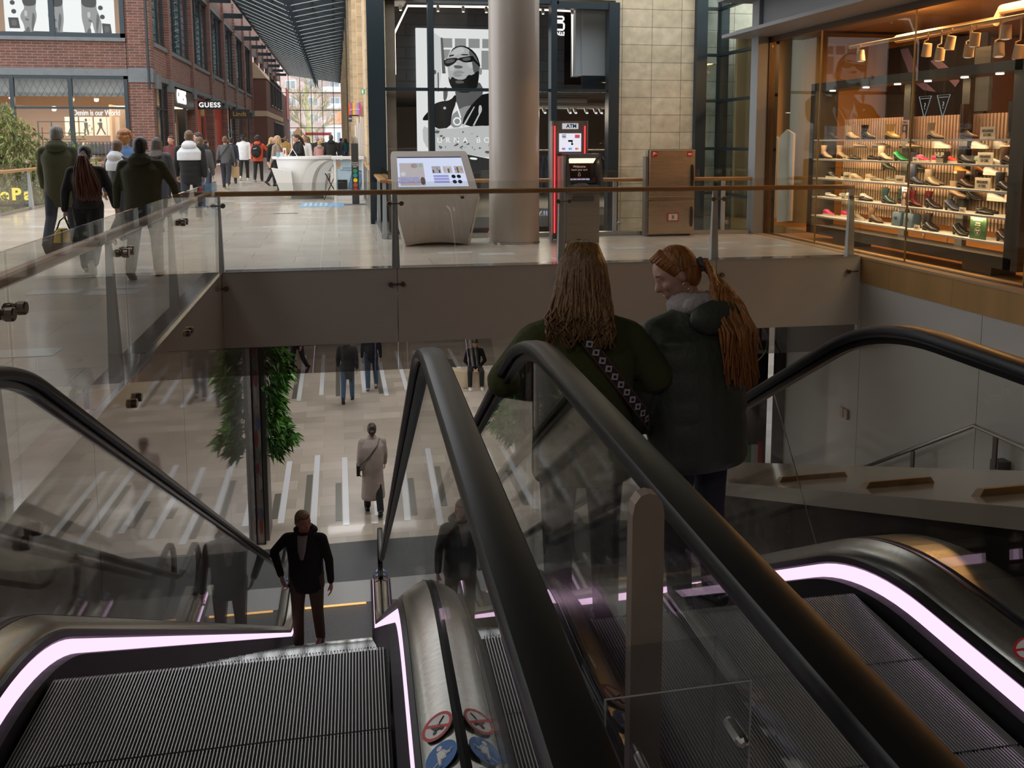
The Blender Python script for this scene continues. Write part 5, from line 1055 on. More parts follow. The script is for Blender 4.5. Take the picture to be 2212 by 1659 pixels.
# planting in the left void
R6 = random.Random(8)
def leaves(mb, n, fn, L, w, droop=.5):
    for i in range(n):
        p, out = fn(); d = Vector((out[0]+R6.uniform(-.7,.7), out[1]+R6.uniform(-.7,.7), out[2]+R6.uniform(-.8,.5)-droop*.4)).normalized()
        a = d.cross(Vector((R6.uniform(-1,1),R6.uniform(-1,1),R6.uniform(-.3,1)))).normalized(); l = L*R6.uniform(.6,1.2); ww = w*R6.uniform(.7,1.2)
        q = p + d*l*.5; e_ = p + d*l + Vector((0,0,-droop*l*.3))
        mb.add([p, q + a*ww, e_, q - a*ww], [(0,1,2,3)])
grn = mat('bamboo_leaf', (.17,.20,.05), .6, noise=(1.2,.5)); grn2 = mat('fern_leaf', (.07,.20,.025), .5, noise=(6,.6))
bt = thing('bamboo_tree', 'bushy green bamboo standing in the left void beside the walkway', 'plant', (-8.3,25,-5))
m = MB()
for i in range(7): x = -8.7+.2*i; m.tube([(x,25+.2*(i%3),-5),(x+.05,25+.2*(i%3),-1),(x+.12*(i-3)/3,25+.2*(i%3),1.6+.2*(i%3))], [.035,.03,.012], 6)
m.build('stems', mat('bamboo_stem',(.16,.12,.06),.6), bt)
m = MB()
def bam():
    while 1:
        x = R6.uniform(-9.9,-6.9); z = R6.uniform(-1.6,2.75); top = 2.75 - max(0,(x+8.75))**1.4*1.05
        if z < top and (x < -7.35 + .25*math.sin(z*3) or R6.random() < .12): return Vector((x, 25.2+R6.gauss(0,.5), z)), (0,-.3,-.2)
leaves(m, 9000, bam, .2, .028); m.build('foliage', grn, bt)
m = MB()
def bam2(): return Vector((-7.0+R6.gauss(0,.22), 26.3+R6.gauss(0,.2), .9+R6.gauss(0,.5))), (0,-.3,0)
b2 = thing('potted_bamboo', 'small loose green plant hanging between the bamboo and the walkers', 'plant', (-7.0,26.3,-5)); leaves(m, 420, bam2, .16, .02); m.build('foliage', grn2, b2); m = MB(); m.tube([(-7,26.3,-5),(-7,26.3,1.2)], .02, 6); m.build('stem', mat('bamboo_stem'), b2)
m = MB(); m.box(-10.5,-7.4,24.3,26.5,-5,-1.1); struct(m.build('trim_planter', mat('planter_olive',(.10,.11,.07),.7,noise=(4,.4))))
ls = thing('bulb_letters', 'yellow glowing bulb letters low in the left void behind the glass', 'sign', (-8.5,24.1,.4)); ye = emis('bulb_yellow',(1,.72,.10),1.7)
for i,(c_,x) in enumerate((('e',-8.20),('P',-7.93),('a',-7.66))): text('letter',c_,.42,ye,ls,face_cam(x,24.1,.30),.02,bold=.012)
m = MB(); m.box(-8.45,-7.42,24.13,24.2,.0,.06); m.box(-8.0,-7.9,24.15,24.2,-1.1,.0); m.build('carrier', black, ls)
# lower hall: planted pillar with a coloured glass panel, bench
gp_ = thing('graphic_panel', 'narrow tall glass panel with colourful graphics by the planted pillar', 'panel', (-1.3,14.4,-5))
m = MB(); m.box(-1.47,-1.44,14.36,14.44,-5,-1.05); m.box(-1.33,-1.31,14.36,14.44,-5,-1.05); m.box(-1.44,-1.33,14.43,14.44,-5,-1.05); m.build('frame', black, gp_)
gm = mat('lightened_print', (.62,.56,.52), .15, noise=(3,.6)); m = MB(); m.box(-1.44,-1.33,14.4,14.43,-5,-1.05); gq = m.build('print', gm, gp_)  # print lightened in colour to make up for poor light on this face
cols_ = [(.65,.22,.18),(.28,.38,.6),(.7,.6,.42),(.8,.8,.78),(.55,.18,.24),(.38,.5,.38)]
for i in range(14): m = MB(); m.ell((-1.385+R6.uniform(-.02,.02),14.398,-4.7+.25*i),(.03,.003,R6.uniform(.06,.16))); m.build('colour_patch', mat('patch_%d' % (i%6), cols_[i%6], .2), gq)
pw_ = thing('plant_wall', 'pillar overgrown with green ferns in the hall below the bridge', 'plant', (-1.1,14.8,-5))
m = MB(); m.box(-1.42,-1.26,14.5,15.1,-5,-1.05); m.build('pillar', mat('pillar_dark',(.22,.20,.18),.7), pw_)
m = MB()
def fern(): z = R6.uniform(-3.5,-1.1); w_ = .30+.10*math.sin(z*5.3)+.05*math.sin(z*11) - (.12 if z < -3.3 else 0); return Vector((-1.28+R6.random()**.7*w_, 14.47+R6.uniform(-.12,.5), z)), (.7,-.6,.2)
leaves(m, 1500, fern, .20, .028, .8); m.build('foliage', grn2, pw_)
bn = thing('wooden_bench', 'curved pale bench under the person sitting in the lower hall', 'bench', (3.5,23.2,-5))
m = MB(); n_ = 14; m.rings([[(3.75+1.5*math.cos(PI+PI*.55*i/n_-.15)*r_, 24.3+1.5*math.sin(PI+PI*.55*i/n_-.15)*r_, z_) for i in range(n_+1)] for r_,z_ in ((.72,-5),(.72,-4.58),(1.0,-4.55),(1.0,-5))], closed=False, cap=False, loop=True); m.build('seat', mat('bench_pale',(.55,.44,.30),.5), bn)
# ================================================================== people
def fabric(name, c, rough=.85, b=(55,.25)): return mat('cloth_'+name, c, rough, bump=b, noise=(7,.12))
skin_l = mat('skin_light', (.50,.29,.21), .5, noise=(14,.06)); skin_m = mat('skin_ruddy', (.46,.23,.16), .5, noise=(14,.1)); skin_d = mat('skin_brown', (.26,.14,.09), .5)
def hairm(name, c): return mat('hair_'+name, c, .42, noise=(38,.45), bump=(60,.5), scale_vec=(1,1,.10))
eye_w = mat('eye_white', (.7,.68,.65), .2); eye_d = mat('eye_iris', (.03,.025,.02), .1)
V3 = Vector
def Rx(a): return Matrix.Rotation(math.radians(a), 4, 'X')
def Ry(a): return Matrix.Rotation(math.radians(a), 4, 'Y')
def Rz(a): return Matrix.Rotation(math.radians(a), 4, 'Z')
def hand(mb, w, d, side, curl=.5, spread=.0, k=1.0):
    """palm, four fingers and thumb; w wrist, d direction, thumb forward (+y)"""
    d = V3(d).normalized(); f = V3((0,1,0)); f = (f - d*f.dot(d)).normalized(); n = d.cross(f).normalized() * side   # n towards the body
    if n.x * side > 0: n = -n
    for i in range(4):
        o = f*((1.5-i)*.0195*k); L = (.074,.083,.078,.060)[i]*k
        b0 = V3(w) + d*(.085*k) + o; mb.cap(V3(w) + d*.015 + o*.7, b0, .0135*k, .0125*k, 8, 2)
        d1 = (d*math.cos(curl*.6) + n*math.sin(curl*.6)).normalized(); b1 = b0 + d1*L*.5
        d2 = (d*math.cos(curl*1.5) + n*math.sin(curl*1.5)).normalized(); b2 = b1 + d2*L*.5
        mb.cap(b0, b1, .0102*k, .0092*k, 8, 2); mb.cap(b1, b2, .0092*k, .0078*k, 8, 2)
    t0 = V3(w) + d*(.025*k) + f*.02*k; t1 = t0 + (d*.6 + f*.65 + n*.35).normalized()*.042*k; t2 = t1 + (d*.85 + f*.2 + n*.4).normalized()*.034*k
    mb.cap(t0, t1, .014*k, .0115*k, 8, 2); mb.cap(t1, t2, .0110*k, .0085*k, 8, 2)
def ring(z, w, d, cx=0, cy=0, n=24, p=2.4):
    o = []
    for k in range(n):
        a = 2*PI*k/n; c, s_ = math.cos(a), math.sin(a)
        o.append((cx + w*math.copysign(abs(c)**(2/p), c), cy + d*math.copysign(abs(s_)**(2/p), s_), z))
    return o
PEOPLE = {}
def person(key, label, x, y, z, yaw, H, coat, legs, shoe, hair, hairc, skin=skin_l, step=0, arms=None, build=1.0, hem=.80, coat_w=1.0, puff=0, hood=None, lean=0, head=(0,0,0), vox=.016, sit=False, wide=1.0, long_coat=False, face=False, sleeve=1.0, top2=None, hl=.3, hw=1.0, collar=True, glasses=False, name='person', slim_neck=False, flare=0, two=None, skirt=None, drop=0):
    root = thing(name, label, 'person', (x, y, z), local=True, rz=math.radians(yaw)); s = H/1.75; root.scale = (s, s, s)
    PEOPLE[key] = root; bw = build
    # legs
    hips = {}; J = {}
    for sd in (-1, 1):
        a = step*sd if not sit else 84; b = (max(0, -a)*1.3 + 6) if not sit else 88
        a, b = math.radians(a), math.radians(b)
        hp = V3((sd*.088*bw, 0, .93)); kn = hp + V3((sd*(.01 if not sit else .07), .43*math.sin(a), -.43*math.cos(a))); an = kn + V3((0, .41*math.sin(a-b), -.41*math.cos(a-b)))
        J[sd] = [hp, kn, an, a-b]
    low = min(J[sd][2].z for sd in (-1,1)) - .085
    dz = -low
    for sd in (-1,1): J[sd][:3] = [p + V3((0,0,dz)) for p in J[sd][:3]]
    pz = .93 + dz
    UT = Matrix.Translation((0,0,pz)) @ Rx(-lean) @ Matrix.Translation((0,0,-.93))    # upper body
    HT = UT @ Matrix.Translation((0,.0,1.50)) @ Rz(head[0]) @ Rx(-head[1]) @ Ry(head[2]) @ Matrix.Translation((0,0,-1.50))
    A = {}
    for i, sd in enumerate((-1, 1)):
        sh = V3((sd*.185*bw, 0, 1.425)); spec = (arms or {}).get('L' if sd < 0 else 'R', (-step*sd*.8, 9, 14))
        if len(spec) == 2: el, wr = V3(spec[0]), V3(spec[1])
        else:
            a, c, e_ = [math.radians(v) for v in spec]; el = sh + .29*V3((sd*math.sin(c), math.sin(a)*math.cos(c), -math.cos(a)*math.cos(c))); wr = el + .255*V3((sd*math.sin(c)*.35, math.sin(a+e_), -math.cos(a+e_)))
        A[sd] = (sh, el, wr)
    # body: one continuous skin surface
    m = MB()
    m.ell((0,.012,1.648),(.076,.096,.104),18,12,HT); m.ell((0,.032,1.595),(.058,.072,.078),16,10,HT); m.cap((0,.062,1.555),(0,.075,1.548),.030,.026,10,3,HT)
    m.cap((0,-.02,1.36),(0,.0,1.58),.056,.054,14,3,HT)
    m.cap((0,.098,1.640),(0,.116,1.603),.010,.0165,8,3,HT)                                            # nose
    for sd in (-1,1): m.ell((sd*.080,.0,1.625),(.012,.020,.032),8,6,HT); m.cap((sd*.018,.093,1.662),(sd*.050,.082,1.662),.011,.011,6,2,HT); m.ell((sd*.046,.070,1.607),(.024,.026,.024),8,6,HT)
    m.cap((-.022,.088,1.568),(.022,.088,1.568),.010,.010,6,2,HT); m.cap((-.018,.087,1.555),(.018,.087,1.555),.010,.010,6,2,HT)
    m.cap((0,0,1.0),(0,0,1.26-drop),.10*bw,.10*bw,14,3,UT); m.cap((-.11*bw,0,1.385-drop*1.3),(.11*bw,0,1.385-drop*1.3),.048,.048,10,3,UT)
    for sd in (-1,1):
        hp, kn, an, fa = J[sd]; m.cap((0,0,pz+.03),hp,.10,.085,12,3); m.cap(hp,kn,.075,.050,12,3); m.cap(kn,an,.050,.036,12,3); m.cap(an, an + V3((0,.10,-.05)),.034,.026,8,3)
        sh, el, wr = A[sd]; m.cap(sh - V3((sd*.02,0,.02+drop)),el,.042,.034,10,3,UT); m.cap(el,wr,.036,.026,10,3,UT)
        hm = MB(); hand(hm, wr, (wr-el), sd, .55); m.add(hm.v, hm.f, UT)
    m.build('body', skin, root, smooth=True, remesh=min(vox,.012) if vox < .03 else vox*.7)
    if face:
        for sd in (-1,1):
            q = MB(); q.ell((sd*.032,.084,1.640),(.012,.011,.009),10,8,HT); q.build('eye', eye_w, root, smooth=True)
            q = MB(); q.ell((sd*.032,.0925,1.640),(.0055,.004,.0055),8,6,HT); q.build('iris', eye_d, root, smooth=True)
            q = MB(); q.tube([HT @ V3((sd*.016,.100,1.664)), HT @ V3((sd*.034,.099,1.669)), HT @ V3((sd*.052,.088,1.664))], .0035, 5); q.build('eyebrow', hairc, root)
        q = MB(); q.tube([HT @ V3((-.022,.0985,1.562)), HT @ V3((0,.102,1.563)), HT @ V3((.022,.0985,1.562))], .0045, 6); q.build('lips', mat('lips',(.36,.13,.11),.4), root)
    # trousers / skirt
    if legs:
        m = MB(); m.ell((0,-.005,pz+.02),(.155*bw,.115*bw,.13),16,10)
        for sd in (-1,1):
            hp, kn, an, fa = J[sd]; m.cap(hp + V3((0,0,.03)),kn,.098*bw*wide**.5,.070*wide,14,3); m.cap(kn,an + V3((0,0,.0)),.070*wide,.058*wide*(1+flare),14,2)
        m.build('trousers', legs, root, smooth=True, remesh=vox)
    if skirt:
        m = MB(); rs = [ring(pz+.08,.14*bw,.11)] + [ring(pz-.85*t*skirt[1], (.15+.06*t)*bw, .13+.05*t) for t in (.1,.4,.7,1)]; m.rings(rs); m.build('skirt', skirt[0], root, smooth=True, remesh=vox)
    # shoes
    for sd in (-1,1):
        hp, kn, an, fa = J[sd]; m = MB(); M_ = Matrix.Translation(an) @ Matrix.Rotation(-(-fa) if not sit else 0, 4, 'X')
        n_ = 12
        for (zz0, zz1, gr) in ((-.085,-.062,1.06),(-.062,.0,1.0)):
            rs = []
            for (yy, w_, h_) in ((-.075,.028,.8),(-.055,.038,1.0),(.0,.040,1.0),(.06,.043,.75),(.12,.044,.5),(.165,.036,.34),(.185,.018,.2)):
                rs.append([(w_*gr*math.cos(2*PI*k/n_), yy*gr, (zz0 + (zz1-zz0)*(.5+.5*math.sin(2*PI*k/n_)) * (h_ if zz0 > -.08 else 1))) for k in range(n_)])
            if zz0 < -.08: sole = (rs)
            else: up = rs
        m.rings(up, M=M_); m.cap((0,-.02,-.02),(0,-.01,.045),.044,.042,10,2,M_); sh_o = m.build('shoe', shoe[0], root, smooth=True)
        q = MB(); q.rings(sole, M=M_); q.build('sole', shoe[1], sh_o, smooth=True)
    # coat
    m = MB(); top = 1.46; zs = [hem + (top-.07-hem)*t/20 for t in range(21)]; rs = []
    for i, zz in enumerate(zs):
        h_ = (zz-.80)/.58                                                      # 0 at the hip, 1 at the chest
        bodyw = .158 + .020*max(0,min(1,h_)) - .012*math.sin(PI*max(0,min(1,h_))) if not long_coat else .150 + .028*max(0,min(1,h_)) + .03*max(0,-h_)
        w_ = bodyw*(bw**1.1)*coat_w; d_ = (.118+.026*math.sin(PI*max(0,min(1,h_*.8+.1))))*(.35+.65*bw)*coat_w**.8 + (.03*max(0,-h_) if long_coat else 0)
        if zz > 1.30: u = (zz-1.30)/.09; w_ *= 1-.05*u*u; d_ *= 1-.10*u
        if puff: kx = 1 + puff*.075*(abs(math.sin(PI*(zz-hem)/.115))**.6-.6); w_ *= kx; d_ *= kx
        if i == 0: w_ *= .95; d_ *= .95
        rs.append(ring(zz, w_, d_, 0, -.012, p=2.15))
    rs = [r_ for r_ in rs if r_[0][2] < 1.39-drop*1.2]; rs += [ring(top-.035-drop*.7,.150*bw**.8*coat_w**.4,.105,0,-.014,p=2.1), ring(top+.0,.105*bw**.6,.085,0,-.012,p=2), ring(top+.035,.075,.07,0,-.005,p=2)]
    m.rings(rs, M=UT)
    for sd in (-1,1):
        sh, el, wr = A[sd]; k = sleeve*(1+.25*puff); ru = .058*k*(.6+.4*bw); dn = V3((0,0,-(ru-.048)*.9-drop)); s0 = sh + dn; d1 = el - s0; d2 = (wr - el)
        m.cap(V3((sd*.07*bw,-.012,1.435-drop*.4)), s0 + V3((-sd*.01,0,.012)), .052, ru*.93, 12, 3, UT)
        if puff:
            for j in range(3): p_ = s0 + d1*(j+.5)/3; m.cap(p_ - d1*.11, p_ + d1*.11, ru*(1.02-.05*j), ru*(1.0-.05*j), 12, 3, UT)
            for j in range(3): p_ = el + d2*(j+.5)/3.2; m.cap(p_ - d2*.10, p_ + d2*.10, ru*(.90-.08*j), ru*(.88-.08*j), 12, 3, UT)
        m.cap(s0, el, ru, ru*.86, 12, 3, UT); m.cap(el, el + d2*.93, ru*.86, ru*.68, 12, 2, UT)
    if collar: m.cap((-.05,-.035,1.475),(.05,-.035,1.475),.042,.042,10,3,UT); m.rings([ring(1.45,.088,.082,0,-.008),ring(1.515,.080,.078,0,-.006)], M=UT)
    ms = [coat]
    co = m.build('coat' if long_coat else 'jacket', coat, root, smooth=True, remesh=vox)
    if two:      # upper yoke in another colour, a thin shell over the shoulders
        m = MB(); rs2 = [ring(zz, (.178)*bw**1.1*coat_w*1.03+.012, (.144)*(.35+.65*bw)*coat_w**.8*1.06+.006, 0, -.012, p=2.15) for zz in (two[1], two[1]+.02, two[1]+.07, 1.36)] + [ring(1.425,.155*bw**.8*coat_w**.4+.012,.118,0,-.014,p=2.1), ring(1.46,.13*bw,.095,0,-.012), ring(1.50,.08,.075)]
        m.rings(rs2, M=UT); m.build('yoke', two[0], root, smooth=True, remesh=vox)
    if hood:
        m = MB(); m.ell((0,-.095,1.47),(.135*bw**.5,.075,.075),16,10,UT); m.cap((-.10,-.05,1.50),(-.06,.03,1.47),.035,.03,8,3,UT); m.cap((.10,-.05,1.50),(.06,.03,1.47),.035,.03,8,3,UT); m.ell((0,-.075,1.53),(.105,.055,.045),14,8,UT); m.build('hood', hood, root, smooth=True, remesh=vox)
    # hair
    m = MB(); hk = 1.0
    if hair != 'bald':
        m.ell((0,-.014,1.668),(.086,.098,.098),18,12,HT); m.ell((0,-.045,1.62),(.080,.066,.085),16,10,HT)
        if hair in ('short','crop'): m.ell((0,.045,1.715),(.066,.055,.040),12,8,HT)
        if hair == 'curly':
            R_ = random.Random(hash(key) % 1000 if False else len(key)*7+3)
            for i in range(90):
                a = R_.uniform(0,2*PI); b = R_.uniform(-.35,1.5); rr_ = .105; c_ = (rr_*math.cos(a)*math.cos(b), -.012+.112*math.sin(a)*math.cos(b), 1.675+.115*math.sin(b))
                if c_[1] > .06 and c_[2] < 1.70: continue
                m.ell(c_, (.026,.026,.026), 7, 5, HT)
        if hair == 'long':
            zb = 1.62 - hl
            m.rings([ring(1.70,.080,.06,0,-.045),ring(1.62,.096,.066,0,-.052),ring(1.52,.104,.060,0,-.072),ring(1.46,.118*hw,.045,.01*hw,-.125),ring((1.46+zb)/2,.118*hw*1.1,.035*hw,.03*(hw-1)*2,-.165),ring(zb+.05,.10*hw,.03*hw,.05*(hw-1)*2,-.175),ring(zb,.05*hw,.02,.06*(hw-1)*2,-.17)], M=HT)
            for sd in (-1,1): m.cap((sd*.082,.0,1.67),(sd*.088,-.02,1.52),.026,.03,8,3,HT)
        if hair == 'pony':
            m.cap((0,-.095,1.675),(0,-.125,1.66),.026,.026,8,2,HT); m.cap((0,-.12,1.66),(.01,-.165,1.50),.042,.058,10,3,HT); m.cap((.01,-.165,1.50),(.025,-.17,1.62-hl),.062,.030,10,3,HT)
        if hair == 'bun': m.ell((0,-.125,1.615),(.034,.032,.034),10,8,HT)
        m.build('hair', hairc, root, smooth=True, remesh=max(.008, vox*.7), rsm=3)
    if hair == 'cap':
        q = MB(); q.ell((0,-.005,1.70),(.092,.108,.075),16,10,HT); q.cap((-.04,.09,1.69),(.04,.09,1.69),.022,.022,8,3,HT); q.build('cap', top2, root, smooth=True)
    root['_m'] = 1
    return root, UT, HT, J, A, s
def W(p, v):   # person-local to world
    s = p[5]; a = p[0].rotation_euler.z; l = p[0].location; v = V3(v)*s
    return V3((l.x + v.x*math.cos(a) - v.y*math.sin(a), l.y + v.x*math.sin(a) + v.y*math.cos(a), l.z + v.z))
blk = fabric('black',(.010,.010,.011)); nav = fabric('navy',(.015,.022,.04)); olive = fabric('olive',(.050,.050,.018)); olive2 = fabric('dark_olive',(.040,.038,.016)); jean = fabric('jeans',(.045,.085,.15)); djean = fabric('dark_jeans',(.022,.025,.034))
wht = fabric('white',(.66,.66,.68)); gry = fabric('grey',(.085,.09,.095)); denim = fabric('denim_jacket',(.10,.20,.40)); puffer_dk = fabric('dark_puffer',(.025,.027,.03),.5); khaki = fabric('khaki',(.12,.085,.05)); redc = fabric('red_jacket',(.50,.055,.015),.6)
beige = fabric('beige_coat',(.36,.30,.25),.95,(110,.6)); teddy = fabric('teddy_coat',(.42,.34,.30),.95,(90,.7)); pinkc = fabric('pink_coat',(.45,.24,.22)); plaid = fabric('mustard_plaid',(.30,.18,.05)); dgreen = fabric('dark_green_coat',(.04,.05,.03))
wsole = mat('sole_white',(.6,.58,.52),.5); dsole = mat('sole_dark',(.015,.015,.015),.6); leather = mat('shoe_black',(.014,.014,.015),.35); wshoe = mat('shoe_white',(.66,.65,.63),.45); bshoe = mat('shoe_brown',(.12,.07,.04),.5); nshoe = mat('shoe_navy',(.03,.04,.07),.5)
h_blk = hairm('black',(.010,.009,.009)); h_dk = hairm('dark_brown',(.035,.02,.012)); h_br = hairm('brown',(.11,.06,.03)); h_gry = hairm('grey',(.16,.15,.14)); h_gin = hairm('ginger',(.32,.13,.035)); h_bl = hairm('blonde',(.42,.28,.13)); h_red = hairm('dark_red',(.10,.025,.012)); h_dbl = hairm('dark_blonde',(.17,.085,.028)); h_cop = hairm('copper',(.29,.105,.022))
P_ = person
NEAR = .013
# --- on the bridge and walkway
pA = P_('A','person with grey hair in an olive hooded coat walking behind the red-ponytail woman',-3.95,13.8,0,2,1.86,olive,djean,(leather,dsole),'crop',h_gry,step=16,hem=.66,coat_w=1.12,hood=olive,vox=NEAR,build=1.08)
pB = P_('B','person with long dark red ponytail in black jacket and black wide trousers on the walkway',-2.99,11.5,0,3,1.585,fabric('soft_black',(.014,.013,.013)),blk,(mat('shoe_beige',(.25,.22,.17),.6),wsole),'crop',h_blk,step=-17,hem=.92,coat_w=1.16,vox=NEAR,wide=1.35,sleeve=1.2,arms={'L':(-6,16,10),'R':(8,20,16)})
pC = P_('C','person with curly ginger hair and light blue denim jacket ahead of the wide olive coat',-3.52,16.0,0,4,1.80,denim,jean,(wshoe,wsole),'curly',h_gin,step=14,vox=.016)
pD = P_('D','person with white hood and dark sleeves beside the blue denim jacket',-3.42,15.0,0,-25,1.66,puffer_dk,djean,(nshoe,wsole),'short',h_br,step=-15,hood=wht,two=(wht,1.24),vox=.016,head=(35,0,0))
pE = P_('E','broad black-haired person in a dark olive jacket and grey trousers on the walkway',-2.26,11.05,0,-3,1.665,olive2,fabric('grey_trousers',(.10,.09,.08)),(bshoe,dsole),'short',h_blk,skin=skin_m,step=10,build=1.22,coat_w=1.16,hem=.72,vox=NEAR,hood=olive2,wide=1.1,arms={'L':(-4,15,12),'R':(10,26,10)})
pF = P_('F','person in a black padded jacket with brown hair right of the wide olive coat',-3.18,16.9,0,-4,1.70,puffer_dk,djean,(leather,dsole),'long',h_dk,step=-14,puff=1,hl=.26,vox=.018)
pG = P_('G','person in a white and black padded jacket with a white hood walking away',-2.87,18.5,0,2,1.84,blk,djean,(mat('shoe_offwhite',(.5,.48,.4),.5),wsole),'short',h_br,step=13,puff=1,hood=wht,two=(wht,1.20),vox=.015,build=1.08,hem=.74,coat_w=1.1)
pG2 = P_('G2','person in a grey padded coat half hidden right of the white hood',-2.95,20.4,0,3,1.72,gry,jean,(wshoe,wsole),'bun',h_br,step=-12,puff=1,vox=.02)
pH = P_('H','person in a navy jacket turning the head left near the shop portal',-3.55,24.3,0,35,1.86,nav,djean,(leather,dsole),'short',h_dk,step=12,head=(45,0,0),vox=.02)
pI = P_('I','child-sized person in dark clothes right of the navy jacket',-3.75,27.0,0,20,1.66,blk,djean,(leather,dsole),'short',h_blk,skin=skin_m,step=10,head=(-70,0,0),vox=.022)
pI2 = P_('I2','person in dark red top beyond the white hood by the lit doorway',-4.6,26.5,0,160,1.78,fabric('wine',(.12,.03,.03)),blk,(leather,dsole),'short',h_dk,skin=skin_m,step=8,vox=.022)
pJ = P_('J','person in a grey sweater and dark trousers carrying a brown paper bag',-3.67,31,0,-4,1.81,gry,djean,(mat('shoe_sand',(.4,.32,.2),.5),wsole),'short',h_br,step=-16,hem=.88,vox=.02,wide=1.15,collar=False)
pK = P_('K','person in a navy top with black hair left of the white jacket',-3.98,35.5,0,0,1.78,nav,djean,(leather,dsole),'short',h_blk,step=9,vox=.024)
pL = P_('L','person in a white jacket and black cap walking beside the red jacket',-3.80,38.2,0,-2,1.90,wht,blk,(wshoe,wsole),'cap',h_blk,step=11,top2=blk,vox=.022,build=1.1,coat_w=1.1)
pM = P_('M','person in a bright red jacket wearing a black backpack',-3.10,36.7,0,-8,1.83,redc,blk,(nshoe,wsole),'curly',h_blk,step=7,hood=redc,vox=.022,build=1.05,coat_w=1.15,arms={'R':((.36,.10,1.18),(.50,.22,1.22))})
pN = P_('N','person with blonde hair in a long black coat left of the beige coat',-2.30,33.2,0,-120,1.78,blk,blk,(leather,dsole),'long',h_bl,step=12,hem=.6,long_coat=True,vox=.022,hl=.2)
pN2 = P_('N2','person with long blonde hair in a beige coat at the left end of the counter',-1.85,29.0,0,62,1.80,beige,blk,(leather,dsole),'long',h_bl,step=6,hem=.62,long_coat=True,vox=.02,hl=.34,head=(18,0,0),face=True)
pO = P_('O','person in mustard plaid shirt behind the counter',-2.45,45,0,-30,1.86,plaid,jean,(bshoe,dsole),'crop',h_br,step=5,vox=.026)
pP = P_('P','person in black with tied-back dark hair sitting behind the white counter',-1.05,26.75,.22,120,1.62,blk,blk,(leather,dsole),'pony',h_dk,step=0,sit=False,lean=8,head=(10,24,0),vox=.016,hl=.34,face=True,hem=.9,arms={'L':((-.24,.12,1.16),(-.12,.34,1.12)),'R':((.24,.12,1.16),(.12,.34,1.12))})
pQ = P_('Q','person in a white top facing the camera behind the seated staff member',-1.10,31.0,0,172,1.84,wht,jean,(wshoe,wsole),'bun',h_dk,step=4,vox=.022,face=True)
pR = P_('R','person in a dark green coat left of the pink coat',-1.28,41,0,10,1.84,dgreen,djean,(bshoe,dsole),'long',h_br,step=6,hem=.6,long_coat=True,vox=.026,hl=.16)
pS = P_('S','person with blonde hair in a pink hooded coat at the counter gap',-.75,39.8,0,2,1.64,pinkc,blk,(mat('shoe_tan',(.4,.28,.18),.5),wsole),'crop',h_bl,step=5,hem=.58,long_coat=True,hood=fabric('fur_trim',(.38,.28,.22),.95,(120,.8)),vox=.022)
pT = P_('T','tall person in a black coat between pink coat and dark totem',-.22,37.5,0,-3,1.88,blk,djean,(leather,dsole),'crop',h_dk,step=5,hem=.7,vox=.022,build=1.15,hood=blk)
pU = P_('U','person with light hair in dark clothes behind the pink coat',-.66,44,0,5,1.80,blk,djean,(leather,dsole),'short',h_bl,step=5,vox=.028)
pU2 = P_('U2','person with bald head in a dark jacket behind the tall black coat',-.95,46,0,-5,1.84,nav,djean,(leather,dsole),'bald',h_br,skin=skin_m,step=5,vox=.028)
pV = P_('V','person in a dark jacket and blue jeans standing far off left of the totem',.30,62,0,-40,1.84,puffer_dk,jean,(leather,dsole),'crop',h_dk,step=8,vox=.03)
pW = P_('W','person in a teal coat far off just left of the totem',.62,64,0,20,1.84,fabric('teal',(.02,.12,.14)),jean,(leather,dsole),'long',h_dk,step=8,vox=.03,hl=.15)
pX = P_('X','child in a navy coat with blonde hair behind the counter',-1.72,36,0,160,1.40,nav,jean,(wshoe,wsole),'long',h_bl,step=4,vox=.022,hl=.2)
# --- in the hall below
pl1 = P_('l1','person in a long fluffy pinkish beige coat walking through the lower hall',.48,15.3,-5,4,1.66,teddy,blk,(leather,dsole),'bun',h_dk,step=-12,hem=.30,long_coat=True,coat_w=1.3,vox=.014,sleeve=1.3,flare=.1)
pl2 = P_('l2','walking person in dark padded jacket and blue jeans whose legs show under the bridge',.12,22.3,-5,-4,1.74,puffer_dk,jean,(leather,dsole),'short',h_dk,step=14,vox=.018,puff=1,hem=.62)
pl3 = P_('l3','person in blue jeans and navy sneakers standing under the bridge right of the walking one',.76,23.2,-5,175,1.78,nav,jean,(nshoe,wsole),'short',h_br,step=8,vox=.018)
pl4 = P_('l4','person in dark trousers whose feet show beside the green plants under the bridge',-1.25,25.2,-5,150,1.75,blk,djean,(leather,dsole),'short',h_dk,step=14,vox=.02)
pl5 = P_('l5','person in black with white sneakers sitting on the pale bench below the bridge',3.52,23.1,-5,176,1.75,blk,blk,(wshoe,wsole),'short',h_dk,vox=.015,sit=True,lean=18,arms={'L':((-.27,.10,1.16),(-.05,.33,1.04)),'R':((.27,.10,1.16),(.05,.33,1.04))})
pm = P_('man','person with reddish grey hair and black jacket near the foot of the left escalator',-.46,9.75,-4.185,168,1.70,blk,khaki,(leather,dsole),'crop',mat('hair_greyred',(.24,.14,.09),.6,noise=(60,.4),bump=(90,.6)),skin=skin_m,vox=.010,build=1.12,hem=.76,coat_w=1.12,lean=7,hood=blk,head=(42,0,0),face=True,step=4,arms={'R':((.38,-.06,1.20),(.26,.12,1.00)),'L':(4,14,8)})
q = MB(); q.rings([ring(1.24,.02,.02,0,.150),ring(1.34,.045,.02,0,.138),ring(1.40,.05,.025,0,.110),ring(1.49,.06,.03,0,.058)]); xf(q, pm[1]); q.build('shirt', fabric('light_shirt',(.30,.28,.27)), pm[0])
